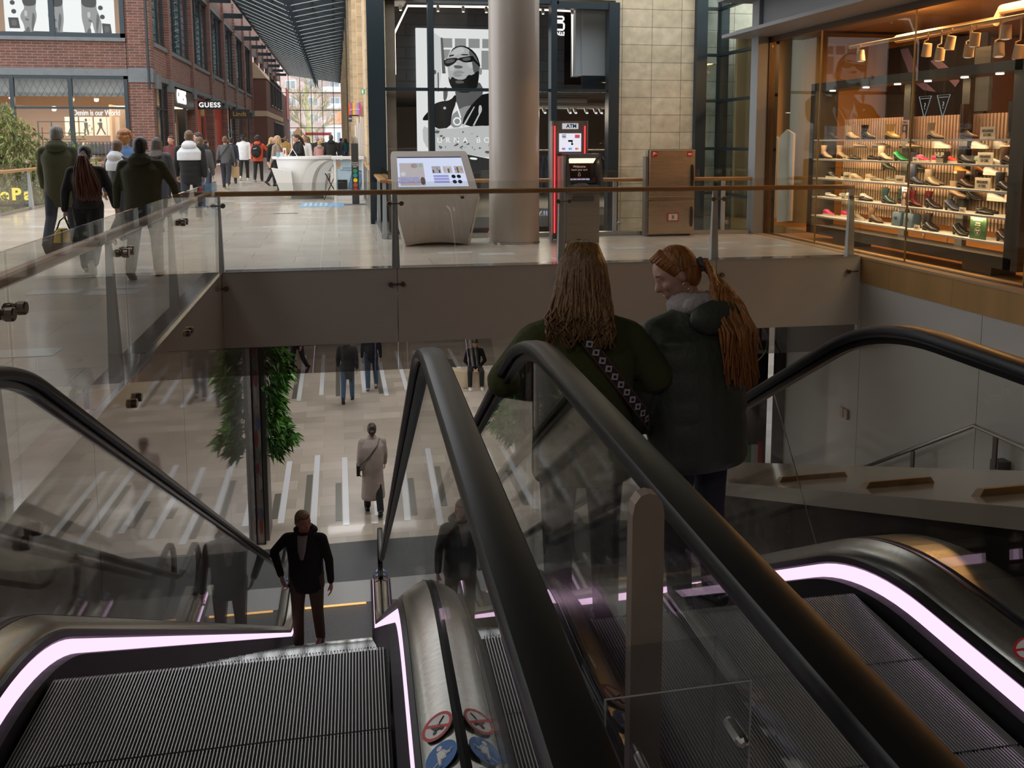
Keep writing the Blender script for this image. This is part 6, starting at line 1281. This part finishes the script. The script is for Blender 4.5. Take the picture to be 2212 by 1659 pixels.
# --- the two young women on the right escalator
pg1 = P_('g1','young person with long loose blonde hair and wide olive green jacket on the right escalator',.94,3.32,-.40,-4,1.60,fabric('moss_jacket',(.050,.056,.014),.9,(40,.3)),djean,(leather,dsole),'none',h_dbl,vox=.010,build=1.10,coat_w=1.28,hem=.72,sleeve=1.5,drop=.06,head=(-14,12,0),arms={'L':((-.34,.02,1.16),(-.18,.24,1.05)),'R':((.34,.02,1.16),(.18,.24,1.05))},collar=False)
pg2 = P_('g2','young person with copper ponytail and dark green padded jacket on the right escalator',1.47,3.42,-.42,16,1.59,fabric('green_padded',(.038,.046,.032),.6,(40,.25)),djean,(leather,dsole),'none',h_cop,vox=.009,build=1.04,coat_w=1.5,puff=.75,hem=.72,sleeve=1.45,drop=.045,lean=6,head=(66,24,0),face=True,arms={'L':(6,14,14),'R':(10,12,40)},collar=False)
# hair in strands
def strands(key, M, hairc, roots, fall, n, seed, wtip=.003, r0=.008, base=True, ear=False, name='hair'):
    R_ = random.Random(seed); m = MB()
    m.ell((0,-.012,1.664),(.084,.101,.102),22,14,M); m.ell((0,-.045,1.625),(.080,.064,.085),18,12,M)
    for i in range(n):
        pts = fall(R_, i); pts = [M @ V3(p) for p in pts]
        r_ = r0*R_.uniform(.7,1.2); rr = [r_*(1-.75*(k/(len(pts)-1))**2) for k in range(len(pts))]; m.tube(pts, rr, 5, flat=.7)
    return m.build(name, hairc, PEOPLE[key], smooth=True)
def fall1(R_, i):
    a = R_.uniform(-1.0,1.0); x0 = .015*a; L = R_.uniform(.22,.34)
    xs = math.sin(a*1.55)*.098; yb = -math.cos(a*1.3)*.10
    jit = lambda v: R_.uniform(-v, v)
    z3 = 1.50 - .05
    return [(x0+jit(.01), .02-.03*abs(a), 1.765+jit(.004)), (xs*.62, yb*.62-.01, 1.742+jit(.006)), (xs*.98, yb*.98-.012, 1.665), (xs*1.10+jit(.008), yb*1.02-.02+jit(.008), 1.56), (xs*1.24+jit(.012), yb*.95-.06+jit(.012), 1.485), (xs*1.36+jit(.02), -.155-.02*math.cos(a)+jit(.012), 1.60-L*.72), (xs*1.25+jit(.03), -.19+jit(.014), 1.74-L-.1)]
strands('g1', pg1[2], h_dbl, None, fall1, 190, 21, r0=.0115)
def fall2a(R_, i):   # pulled back to the tie
    a = R_.uniform(-1,1); xs = math.sin(a*1.5)*.086; j = lambda v: R_.uniform(-v,v)
    y0 = .085*math.cos(a*1.2); z0 = 1.755 - .11*abs(a)**1.4
    return [(xs*.85, y0, z0-.01), (xs*1.02, y0*.4-.01, z0+.012-.01*abs(a)), (xs*.85, -.072, 1.665-.02*abs(a)+j(.006)), (xs*.2, -.112, 1.618+j(.006))]
hg = strands('g2', pg2[2], h_cop, None, fall2a, 120, 31, r0=.008)
R_ = random.Random(9); m = MB(); T2 = pg2[2]; U2 = pg2[1]
for i in range(210):
    a = R_.uniform(0,2*PI); r_ = math.sqrt(R_.random()); j = lambda v: R_.uniform(-v,v); L = R_.uniform(.24,.42)
    p0 = T2 @ V3((.012*math.cos(a), -.113, 1.618+.012*math.sin(a))); p1 = T2 @ V3((.06*r_*math.cos(a), -.145, 1.585+.05*r_*math.sin(a)))
    b = U2 @ V3((.075+.085*r_*math.cos(a)+j(.015), -.165+.04*r_*math.sin(a), 1.475)); c = U2 @ V3((.085+.085*r_*math.cos(a)+j(.02), -.235+.035*r_*math.sin(a)+j(.01), 1.36)); d = U2 @ V3((.07+.085*r_*math.cos(a)+j(.03), -.265+.03*math.sin(a)+j(.01), 1.58-L-.06))
    m.tube([p0,p1,(p1+b)/2+V3((0,-.012,.012)),b,c,d], [.006,.010,.012,.012,.010,.003], 5, flat=.7)
m.build('ponytail', h_cop, PEOPLE['g2'], smooth=True)
m = MB(); m.tube([T2 @ V3((.024*math.cos(t), -.122+.008*math.sin(3*t), 1.618+.024*math.sin(t))) for t in [2*PI*k/20 for k in range(20)]], .011, 8, loop=True); m.build('hair_tie', fabric('scrunchie',(.13,.14,.15),.9,(120,.6)), PEOPLE['g2'], smooth=True)
m = MB(); m.tube([T2 @ V3((-.088, .004+.016*math.sin(t), 1.575+.018*math.cos(t))) for t in [2*PI*k/20 for k in range(20)]], .0022, 6, loop=True); m.build('hoop_earring', mat('gold',(.7,.45,.15),.25,metal=1), PEOPLE['g2'], smooth=True)
m = MB(); m.rings([ring(1.435,.105,.10,0,-.01),ring(1.475,.115,.105,0,-.012),ring(1.525,.098,.092,0,-.006),ring(1.54,.075,.072,0,0),ring(1.50,.07,.065)], M=U2); m.ell((0,-.115,1.475),(.12,.06,.055),14,8,U2); m.build('hoodie_collar', fabric('pale_hoodie',(.34,.31,.30),.9,(60,.4)), PEOPLE['g2'], smooth=True, remesh=.009)
m = MB(); m.ell((.03,-.165,1.42),(.16,.065,.085),16,10,U2); m.build('jacket_hood', MATS['cloth_green_padded'], PEOPLE['g2'], smooth=True, remesh=.01)
# collar roll of the olive jacket
m = MB(); m.rings([ring(1.44,.11,.10,0,-.01),ring(1.49,.10,.09,0,-.008)], M=pg1[1]); m.build('collar', MATS['cloth_moss_jacket'], PEOPLE['g1'], smooth=True)

def tail(P, hairc, tie, path, n, seed, r0=.011):
    R_ = random.Random(seed); m = MB()
    for i in range(n):
        a = R_.uniform(0,2*PI); r_ = math.sqrt(R_.random()); L = R_.uniform(.75,1.0); j = lambda v: R_.uniform(-v,v)
        pts = [P[2] @ V3((tie[0]+.02*math.cos(a), tie[1], tie[2]+.02*math.sin(a)))]
        for k, (x_, y_, z_, rx, ry) in enumerate(path):
            zz = z_ if k < len(path)-1 else path[k-1][2] + (z_-path[k-1][2])*L
            pts.append(P[1] @ V3((x_+rx*r_*math.cos(a)+j(.01*k), y_+ry*r_*math.sin(a)+j(.004*k), zz)))
        m.tube(pts, [r0*.6]+[r0]*(len(path)-1)+[r0*.35], 5, flat=.7)
    return m.build('ponytail', hairc, P[0], smooth=True)
tail(pB, h_red, (0,-.105,1.67), [(0,-.165,1.62,.05,.03),(.005,-.19,1.46,.10,.05),(.03,-.215,1.28,.15,.05),(.07,-.22,1.02,.16,.045)], 150, 77)
# --- what they carry (own things)
bag = thing('handbag', 'black bag with a yellow front carried by the red-ponytail woman', 'bag', (0,0,0)); wr = W(pB, pB[1] @ pB[4][-1][2]); bag.location = wr
m = MB(); c = wr + V3((-.02,-.02,-.36)); m.rings([ring(c.z-.16,.15,.07,c.x,c.y),ring(c.z-.12,.165,.08,c.x,c.y),ring(c.z+.02,.155,.075,c.x,c.y),ring(c.z+.12,.10,.05,c.x,c.y)]); m.build('body', blk, bag, smooth=True)
m = MB(); m.rings([ring(c.z-.02,.10,.02,c.x,c.y-.075),ring(c.z+.10,.085,.02,c.x,c.y-.052),ring(c.z+.15,.05,.02,c.x,c.y-.03)]); m.build('yellow_front', mat('bag_yellow',(.75,.50,.01),.5), bag, smooth=True)
m = MB(); m.tube([c+V3((-.08,-.03,.10)), c+V3((-.03,-.02,.24)), wr+V3((0,0,-.07)), c+V3((.04,-.02,.24)), c+V3((.09,-.03,.10))], .009, 6); m.tube([c+V3((-.0,-.105,-.05)),c+V3((.0,-.075,.13))],.012,6); m.build('handle', blk, bag)
bpk = thing('backpack', 'black backpack with a white swoosh mark on the red jacket', 'backpack', W(pM,(0,-.2,1.2)))
m = MB(); m.ell(tuple(W(pM,(0,-.27,1.18))),(.20,.12,.27),16,12); m.build('body', blk, bpk, smooth=True, remesh=.02); m = MB(); m.ell(tuple(W(pM,(0,-.37,1.07))),(.15,.06,.12),14,8); m.build('pocket', blk, bpk, smooth=True); m = MB(); a = W(pM,(0,-.405,1.28)); m.tube([a+V3((-.08,0,.0)),a+V3((-.05,-.01,-.018)),a+V3((.05,0,.025))],.008,5); m.build('swoosh_mark', st_white, bpk)
for sd in (-1,1): m = MB(); m.tube([W(pM,(sd*.13,-.18,1.40)),W(pM,(sd*.14,-.02,1.52)),W(pM,(sd*.14,.12,1.42)),W(pM,(sd*.15,.14,1.2))],.022,6); m.build('strap', blk, bpk)
pb_ = thing('paper_bag', 'brown paper carrier bag held by the grey sweater walker', 'bag', W(pJ, pJ[1] @ pJ[4][1][2])); w_ = W(pJ, pJ[1] @ pJ[4][1][2]); m = MB(); m.box(w_.x-.10,w_.x+.14,w_.y-.08,w_.y+.06,w_.z-.52,w_.z-.16); m.build('body', mat('kraft',(.40,.27,.14),.7), pb_); m = MB(); m.tube([w_+V3((-.06,-.08,-.17)),w_+V3((0,-.02,-.07)),w_+V3((.08,-.08,-.17))],.008,5); m.build('handle', mat('kraft'), pb_)
cbg = thing('crossbody_bag', 'thin black crossbody strap with small bag on the grey sweater', 'bag', W(pJ,(0,-.16,1.2))); m = MB(); m.tube([W(pJ,(.14,-.05,1.47)),W(pJ,(.08,-.17,1.36)),W(pJ,(-.08,-.195,1.14)),W(pJ,(-.22,-.10,.98))],.014,5); m.build('strap', blk, cbg); m = MB(); m.ell(tuple(W(pJ,(-.25,-.04,.93))),(.07,.09,.07),10,8); m.build('pouch', blk, cbg, smooth=True)
cb2 = thing('crossbody_bag', 'small black bag on a thin strap across the fluffy beige coat', 'bag', W(pl1,(-.2,-.1,1.0))); m = MB(); m.tube([W(pl1,(.13,-.06,1.46)),W(pl1,(.08,-.178,1.36)),W(pl1,(-.06,-.20,1.18)),W(pl1,(-.20,-.14,1.02)),W(pl1,(-.255,-.05,.95))],.007,5); m.build('strap', leather, cb2); m = MB(); a = W(pl1,(-.27,-.02,.87)); m.box(a.x-.03,a.x+.03,a.y-.1,a.y+.1,a.z-.09,a.z+.09); m.build('pouch', leather, cb2, bevel=.01)
# patterned strap across the olive jacket
sb = thing('patterned_strap', 'woven shoulder strap with white diamond pattern across the olive jacket', 'strap', W(pg1,(.1,-.2,1.1)))
def onback(u, v):    # u 0..1 along, v -1..1 across, on the jacket back
    x_ = -.03 + .33*u; z_ = 1.385 - .43*u; x_ += .026*v*.82; z_ += .026*v*.57
    wz, dz_ = .285, .192; yv = -dz_*max(0,1-(abs(x_)/wz)**2.4)**(1/2.4) - .034
    return W(pg1, pg1[1] @ V3((x_, yv, z_)))
def bstrip(u0,u1,v0,v1,off=0):
    n_ = max(2,int((u1-u0)*40)); return [[tuple(onback(u0+(u1-u0)*i/n_, v)+V3((0,-off,0))) for v in (v0,v1)] for i in range(n_+1)]
m = MB(); m.rings(bstrip(0,1,-1,1), closed=False, cap=False); m.build('band', fabric('strap_dark',(.03,.022,.022)), sb)
for i in range(12):
    u = .04+.083*i; m = MB(); m.add([tuple(onback(u-.036,0)+V3((0,-.003,0))),tuple(onback(u,.75)+V3((0,-.003,0))),tuple(onback(u+.036,0)+V3((0,-.003,0))),tuple(onback(u,-.75)+V3((0,-.003,0)))],[(0,1,2,3)]); m.build('diamond', fabric('strap_white',(.45,.43,.43)), sb)
for i in range(12):
    u = .04+.083*i; k_ = .45; m = MB(); m.add([tuple(onback(u-.036*k_,0)+V3((0,-.005,0))),tuple(onback(u,.75*k_)+V3((0,-.005,0))),tuple(onback(u+.036*k_,0)+V3((0,-.005,0))),tuple(onback(u,-.75*k_)+V3((0,-.005,0)))],[(0,1,2,3)]); m.build('diamond_core', fabric('strap_black',(.012,.012,.012)), sb)
m = MB()
for v in (-.92,.86): m.rings(bstrip(0,1,v,v+.1,.002), closed=False, cap=False)
m.build('edge', fabric('strap_red',(.20,.06,.05)), sb)
SHOES = {
's0': [('ankle','black',12.78), ('ankle','cream',12.45), ('ankle','cream',12.23), ('ankle','black',12.05), ('ankle','black',11.82), ('ankle','gold',11.39), ('ankle','gold',11.25), ('ankle','taupe',10.52), ('ankle','taupe',10.32), ('tall','dark green',9.85), ('tall','dark brown',9.69), ('tall','black',9.04), ('tall','black',8.88)],
'g0': [('flat','tan',12.23), ('flat','tan',11.94), ('flat','brown',11.61), ('flat','tan',11.3), ('flat','tan',10.95), ('sneaker','white',10.56), ('sneaker','white',10.34), ('flat','dark green',9.91), ('sneaker','white',9.65), ('sneaker','white',9.43), ('flat','cream',9.16), ('flat','cream',8.96)],
's1': [('ankle','tan',12.92), ('ankle','tan',12.69), ('flat','black',12.1), ('flat','black',11.87), ('ankle','cream',11.38), ('pump','green',11.19), ('pump','green',11.02), ('flat','black',10.86), ('sneaker','magenta',10.54), ('sneaker','magenta',10.39), ('sneaker','red',9.99), ('ankle','black',9.87), ('ankle','black',9.75), ('sneaker','green and white',9.62), ('sneaker','white',9.25), ('ankle','black',9.1), ('ankle','dark brown',8.97)],
'g1': [('ankle','dark green',11.5), ('ankle','dark green',11.02), ('sneaker','orange',9.94), ('ankle','rust',9.72), ('sneaker','white',9.41), ('sneaker','white',9.18), ('sneaker','cream',9.0)],
's2': [('sneaker','black',12.74), ('sneaker','black',12.54), ('sneaker','tan',12.05), ('sneaker','tan',11.89), ('flat','beige',11.54), ('flat','beige',11.37), ('tall','navy',10.64), ('ankle','taupe',10.46), ('ankle','taupe',10.32), ('ankle','dark brown',9.85), ('ankle','dark brown',9.7), ('ankle','black',9.19), ('ankle','black',9.03)],
'g2': [('ankle','tan',10.01), ('ankle','mustard',9.91), ('pump','black',9.7), ('sneaker','blue and white',9.44), ('sneaker','white',9.32), ('sneaker','pale pink',9.15), ('sneaker','pale pink',9.03)],
's3': [('flat','white',12.74), ('flat','white',12.57), ('sneaker','white',12.16), ('sneaker','white',12.01), ('flat','black',11.82), ('ankle','brown',11.48), ('ankle','bottle green',11.24), ('ankle','bottle green',11.07), ('ankle','dark red',10.64), ('ankle','dark red',10.49), ('pump','black',10.28), ('pump','navy',10.03), ('pump','navy',9.91), ('flat','black',9.46), ('flat','black',9.33), ('ankle','black',8.98)],
's4': [('sneaker','magenta',12.78), ('sneaker','magenta',12.5), ('sneaker','beige',11.95), ('sneaker','white',11.76), ('ankle','brown',11.54), ('ankle','black',10.47), ('ankle','black',10.32), ('pump','black',9.87), ('pump','black',9.74), ('pump','dark brown',9.1), ('pump','dark brown',8.97)],
}
CARDS = [('regarde', 's0', 9.26), ('regarde', 's1', 9.28), ('regarde', 's2', 9.3), ('gabor', 's2', 12.18), ('gabor', 's2', 10.89), ('photo', 's0', 10.83), ('photo', 's3', 10.76), ('photo', 's4', 12.05), ('small', 's1', 12.26), ('small', 's1', 10.58), ('small', 's3', 12.25), ('small', 's3', 9.62), ('small', 's4', 10.48), ('hub', 's1', 10.09), ('greens', 's4', 9.33), ('bag', 's4', 11.02), ('bag', 's4', 10.82)]
# ================================================================== shoes on the shelves
SC = {'black':(.012,.011,.011),'cream':(.55,.45,.32),'gold':(.45,.30,.10),'taupe':(.30,.23,.16),'dark green':(.04,.05,.025),'dark brown':(.05,.025,.018),'tan':(.40,.22,.09),'brown':(.17,.085,.035),'white':(.72,.69,.63),'green':(.02,.30,.09),'magenta':(.50,.02,.10),'red':(.55,.04,.03),'green and white':(.30,.40,.27),'orange':(.60,.27,.03),'rust':(.35,.12,.03),'beige':(.50,.35,.19),'navy':(.02,.022,.05),'mustard':(.42,.27,.06),'blue and white':(.25,.33,.60),'pale pink':(.62,.45,.38),'bottle green':(.015,.05,.05),'dark red':(.10,.012,.015)}
WORD = {'ankle':'ankle boot','tall':'tall boot','flat':'low shoe','sneaker':'sneaker','pump':'high heel'}
def shoe_meshes(kind):
    """toe towards -y, origin under the heel; returns parts as mesh builders"""
    n = 14; heel = {'pump':.065,'ankle':.035,'tall':.03}.get(kind, 0)
    def sec(y, w, z0, h):
        return [(w*math.cos(2*PI*k/n), y, z0 + h*.5 + h*.5*math.sin(2*PI*k/n)) for k in range(n)]
    ball = .012
    def zb(y): t = min(max((-y)/.16,0),1); return ball + heel*(1-t)**1.6
    hh = {'sneaker':.085,'flat':.055,'pump':.055,'ankle':.085,'tall':.085}[kind]
    prof_ = [(.045,.018,.6),(.035,.028,.95),(.0,.033,1.0),(-.05,.033,.98 if kind not in ('pump','flat') else .6),(-.10,.037,.72),(-.15,.041,.56),(-.19,.038,.45),(-.22,.026,.36),(-.238,.010,.22)]
    up = MB(); up.rings([sec(y, w, zb(y), hh*h) for y, w, h in prof_])
    if kind in ('ankle','tall'):
        top = .17 if kind == 'ankle' else .40
        zz = [.05, .09, .12, top*.75+.02, top]
        up.rings([[((.034+.006*i*(1 if kind=='tall' else .4))*math.cos(2*PI*k/n), .0-.004*i+(.046+.004*i)*math.sin(2*PI*k/n), heel+z) for k in range(n)] for i, z in enumerate(zz)])
    so = MB(); th = .028 if kind == 'sneaker' else .012
    def sol(y, w, z0, z1): return [(w*1.08*math.cos(2*PI*k/n), y, (z0 if math.sin(2*PI*k/n) < 0 else z1)) for k in range(n)]
    so.rings([sol(y*1.02, w, max(zb(y)-.012,0), zb(y)+th-.012) for y, w, h in prof_])
    ex = MB()
    if heel: ex.rings([ring(0,.013 if kind=='pump' else .024,.013 if kind=='pump' else .024,0,.02,10),ring(heel+.01,.024,.028,0,.015,10)]); nm = 'heel'
    elif kind == 'sneaker':
        nm = 'laces'
        for i in range(4): y = -.055-.024*i; z = .095-.012*i; ex.tube([(-.026,y,z-.014),(0,y,z-.003),(.026,y,z-.014)], .005, 5)
    else:
        nm = 'collar'; ex.tube([(.030*math.cos(2*PI*k/14), -.012+.050*math.sin(2*PI*k/14), .058) for k in range(14)], .006, 5, loop=True)
    return [('upper', up, 0), ('sole', so, 1), (nm, ex, 2)]
PROTO = {}
sole_l = mat('shoe_sole_pale',(.66,.60,.50),.5); sole_d = mat('shoe_sole_dark',(.03,.022,.018),.5); lace_m = mat('laces_white',(.7,.68,.62),.6)
ORD = ['first','second','third','fourth','fifth','sixth','seventh','eighth','ninth','tenth','eleventh','twelfth','thirteenth','fourteenth','fifteenth','sixteenth','seventeenth']
SHN = {'s0':'the top white shelf','s1':'the second white shelf','s2':'the third white shelf','s3':'the fourth white shelf','s4':'the lowest white shelf','g0':'the uppermost glass shelf','g1':'the second glass shelf','g2':'the lower glass shelf'}
SHZ = {'s0':1.61,'s1':1.305,'s2':1.0,'s3':.70,'s4':.40,'g0':1.49,'g1':1.17,'g2':.86}
R7 = random.Random(17)
for sk, items in SHOES.items():
    last = {0: 99, 1: 99}; up_i = 0
    for i, (kind, cname, y) in enumerate(items):
        ln = 0 if last[0]-y >= last[1]-y else 1; y = min(y, last[ln] - .285); last[ln] = y; xs_ = (7.70, 7.845) if sk[0] == 's' else (7.845, 7.975)
        r = thing('shoe', '%s %s, %s shoe from the left on %s' % (cname, WORD[kind], ORD[i], SHN[sk]), 'shoe', (xs_[ln], y + .10, SHZ[sk]), 'shoes on ' + SHN[sk], local=True)
        turn = 5*math.sin(i*2.1)
        r.rotation_euler.z = math.radians(turn); k = 1.0 if kind == 'tall' else 1.04; r.scale = (k,k,k)
        if kind not in PROTO: PROTO[kind] = [(nm, mb.build(nm, st_white, None, smooth=True, auto=.9), w) for nm, mb, w in shoe_meshes(kind)]; new = True
        else: new = False
        um = mat('shoe_'+cname.replace(' ','_'), SC[cname], .30 if kind in ('pump','ankle','tall') else .5)
        for nm, o0, w in PROTO[kind]:
            o = o0 if new else o0.copy()
            if not new: COL.objects.link(o)
            o.parent = r; o.material_slots[0].link = 'OBJECT'
            light_sole = kind == 'sneaker' or cname in ('white','beige')
            o.material_slots[0].material = um if w == 0 else ((sole_l if light_sole else sole_d) if w == 1 else (lace_m if kind == 'sneaker' else (sole_d if kind != 'flat' else um)))
# brand cards, photo cards, boxes and bags between them
card = mat('card_cream',(.72,.62,.46),.5); ink = mat('card_ink',(.06,.045,.035),.6)
cnt = {}
wh = {'s0':'top white shelf','s1':'second white shelf','s2':'third white shelf','s3':'fourth white shelf','s4':'lowest white shelf'}
for kind, sk, y in CARDS:
    z = SHZ[sk]; x = 7.61; j = cnt[(kind,sk)] = cnt.get((kind,sk),0)+1; pos = '' if (kind,sk) not in (('gabor','s2'),('small','s1'),('small','s3'),('bag','s4')) else ('left ' if j == 1 else 'right ')
    if kind == 'bag':
        t = thing('handbag', pos + 'blue grey handbag standing on the lowest white shelf', 'bag', (7.75,y,z)); y += -.03+.06*(j==1); m = MB(); m.rings([[(7.68,y-.09,z),(7.84,y-.09,z),(7.84,y+.09,z),(7.68,y+.09,z)],[(7.70,y-.10,z+.20),(7.82,y-.10,z+.20),(7.82,y+.10,z+.20),(7.70,y+.10,z+.20)]]); m.build('body', mat('bag_blue',(.05,.085,.12),.5), t, bevel=.012); m = MB(); m.tube([(7.69,y-.08,z+.19),(7.69,y-.04,z+.27),(7.69,y+.04,z+.27),(7.69,y+.08,z+.19)], .007, 6); m.box(7.672,7.69,y-.02,y+.02,z+.10,z+.13); m.build('handle', mat('bag_trim',(.03,.04,.05),.4), t); continue
    w_, h_ = {'regarde':(.25,.145),'gabor':(.19,.115),'photo':(.14,.26),'small':(.105,.065),'hub':(.14,.15),'greens':(.27,.29)}[kind]
    nm, lab = {'regarde':('brand_card','cream card with two lines of dark lettering on the %s'),'gabor':('brand_card',pos+'cream card with mirrored dark lettering on the %s'),'photo':('photo_card','upright photo card of a long-haired person on the %s'),'small':('price_card',pos+'small cream price card on the %s'),'hub':('shoe_box','black and white striped box with big letters on the %s'),'greens':('advert_stand','green advert stand with a leaf mark on the %s')}[kind]
    t = thing(nm, lab % wh[sk], 'card' if kind not in ('hub','greens') else ('box' if kind == 'hub' else 'stand'), (x,y,z))
    if kind == 'hub':
        m = MB(); m.box(x,x+.1,y-w_/2,y+w_/2,z,z+h_); b_ = m.build('box', st_black, t); text('letters','HUB',.085,card,b_,face_nx(x-.003,y,z+.10),.001,bold=.004)
        for q_ in (.005,.025,.045): m = MB(); m.box(x-.003,x,y-w_/2,y+w_/2,z+q_,z+q_+.011); m.build('stripe', card, b_)
        continue
    base = {'photo': mat('photo_pink',(.62,.40,.42),.5),'greens': mat('stand_green',(.045,.11,.04),.5,noise=(9,.5))}.get(kind, card)
    m = MB(); m.box(x,x+.012,y-w_/2,y+w_/2,z,z+h_); b_ = m.build('card', base, t)
    if kind == 'regarde': text('lettering','REGARDE',.042,ink,b_,face_nx(x-.002,y,z+.095),.001,bold=.001); text('lettering','LE CIEL',.042,ink,b_,face_nx(x-.002,y,z+.045),.001,bold=.001)
    if kind == 'gabor': text('lettering','Gabor',.055,ink,b_,face_nx(x-.002,y,z+.058) @ Matrix.Scale(-1,4,(1,0,0)),.001)
    if kind == 'small': text('lettering','Gabor',.026,ink,b_,face_nx(x-.002,y,z+.033),.001)
    if kind == 'photo':
        m = MB(); m.box(x-.002,x,y-w_/2+.012,y+w_/2-.012,z+.01,z+.20); f_ = m.build('picture', mat('photo_dark',(.10,.06,.05),.5), b_); m = MB(); m.ell((x-.003,y+.005,z+.145),(.002,.026,.034),10,8); m.ell((x-.003,y+.01,z+.05),(.002,.04,.05),10,8); m.build('face', mat('photo_skin',(.62,.40,.30),.5), f_)
        m = MB(); m.rings([[(x-.0025,y-.035,z+.18),(x-.0025,y-.012,z+.185)],[(x-.0025,y-.05,z+.05),(x-.0025,y-.03,z+.05)]], closed=False, cap=False); m.build('hair', h_dk, f_); text('lettering','Gabor',.032,ink,b_,face_nx(x-.002,y,z+.232),.001)
    if kind == 'greens':
        text('lettering','Gabor',.075,card,b_,face_nx(x-.002,y,z+.245),.001); text('lettering','GREEN',.026,card,b_,face_nx(x-.002,y,z+.195),.001); text('lettering','FUTURE',.026,card,b_,face_nx(x-.002,y,z+.168),.001)
        d_ = disc(.05,.001,24,.045); m = MB(); m.add([(x-.002,y+a,z+.095+b) for a,b,c in d_.v], d_.f)
        for a0 in (0,2.1,4.2): m.ell((x-.002,y+.02*math.cos(a0+.5),z+.095+.02*math.sin(a0+.5)),(.001,.016,.012),8,6)
        m.build('leaf_mark', card, b_)
for j,y in enumerate((11.0,10.62)):
    t = thing('reflected_triangle', ['left','right'][j] + ' reflected pale blue triangle outline above the top white shelf', 'sign', (8.02,y,2.1)); nb = emis('reflection_pale',(.45,.62,.72),.55); m = MB(); m.tube([(8.02,y+.13,2.20),(8.02,y-.13,2.20),(8.02,y,1.90)], .006, 5, loop=True); m.build('outline', nb, t); text('question_mark','?',.13,nb,t,face_nx(8.02,y,2.06),.002); m = MB(); m.tube([(8.02,y-.09,2.17),(8.02,y+.09,2.17)], .004, 5); m.build('script_line', nb, t)  # a neon sign's reflection in the glass, built as glowing tubes
    m = MB(); m.tube([(8.02,y,2.2),(8.02,y,2.5)], .003, 4); m.build('wire', black, t)  # added wire that holds up the reflected outline
m = MB(); m.box(7.78,8.04,8.84,13.05,1.16,1.17); m.build('glass_shelf', gs, du)
for k_ in [o for o in S.objects if '_local' in o or '_m' in o]:
    for p_ in ('_local','_m'):
        if p_ in k_: del k_[p_]
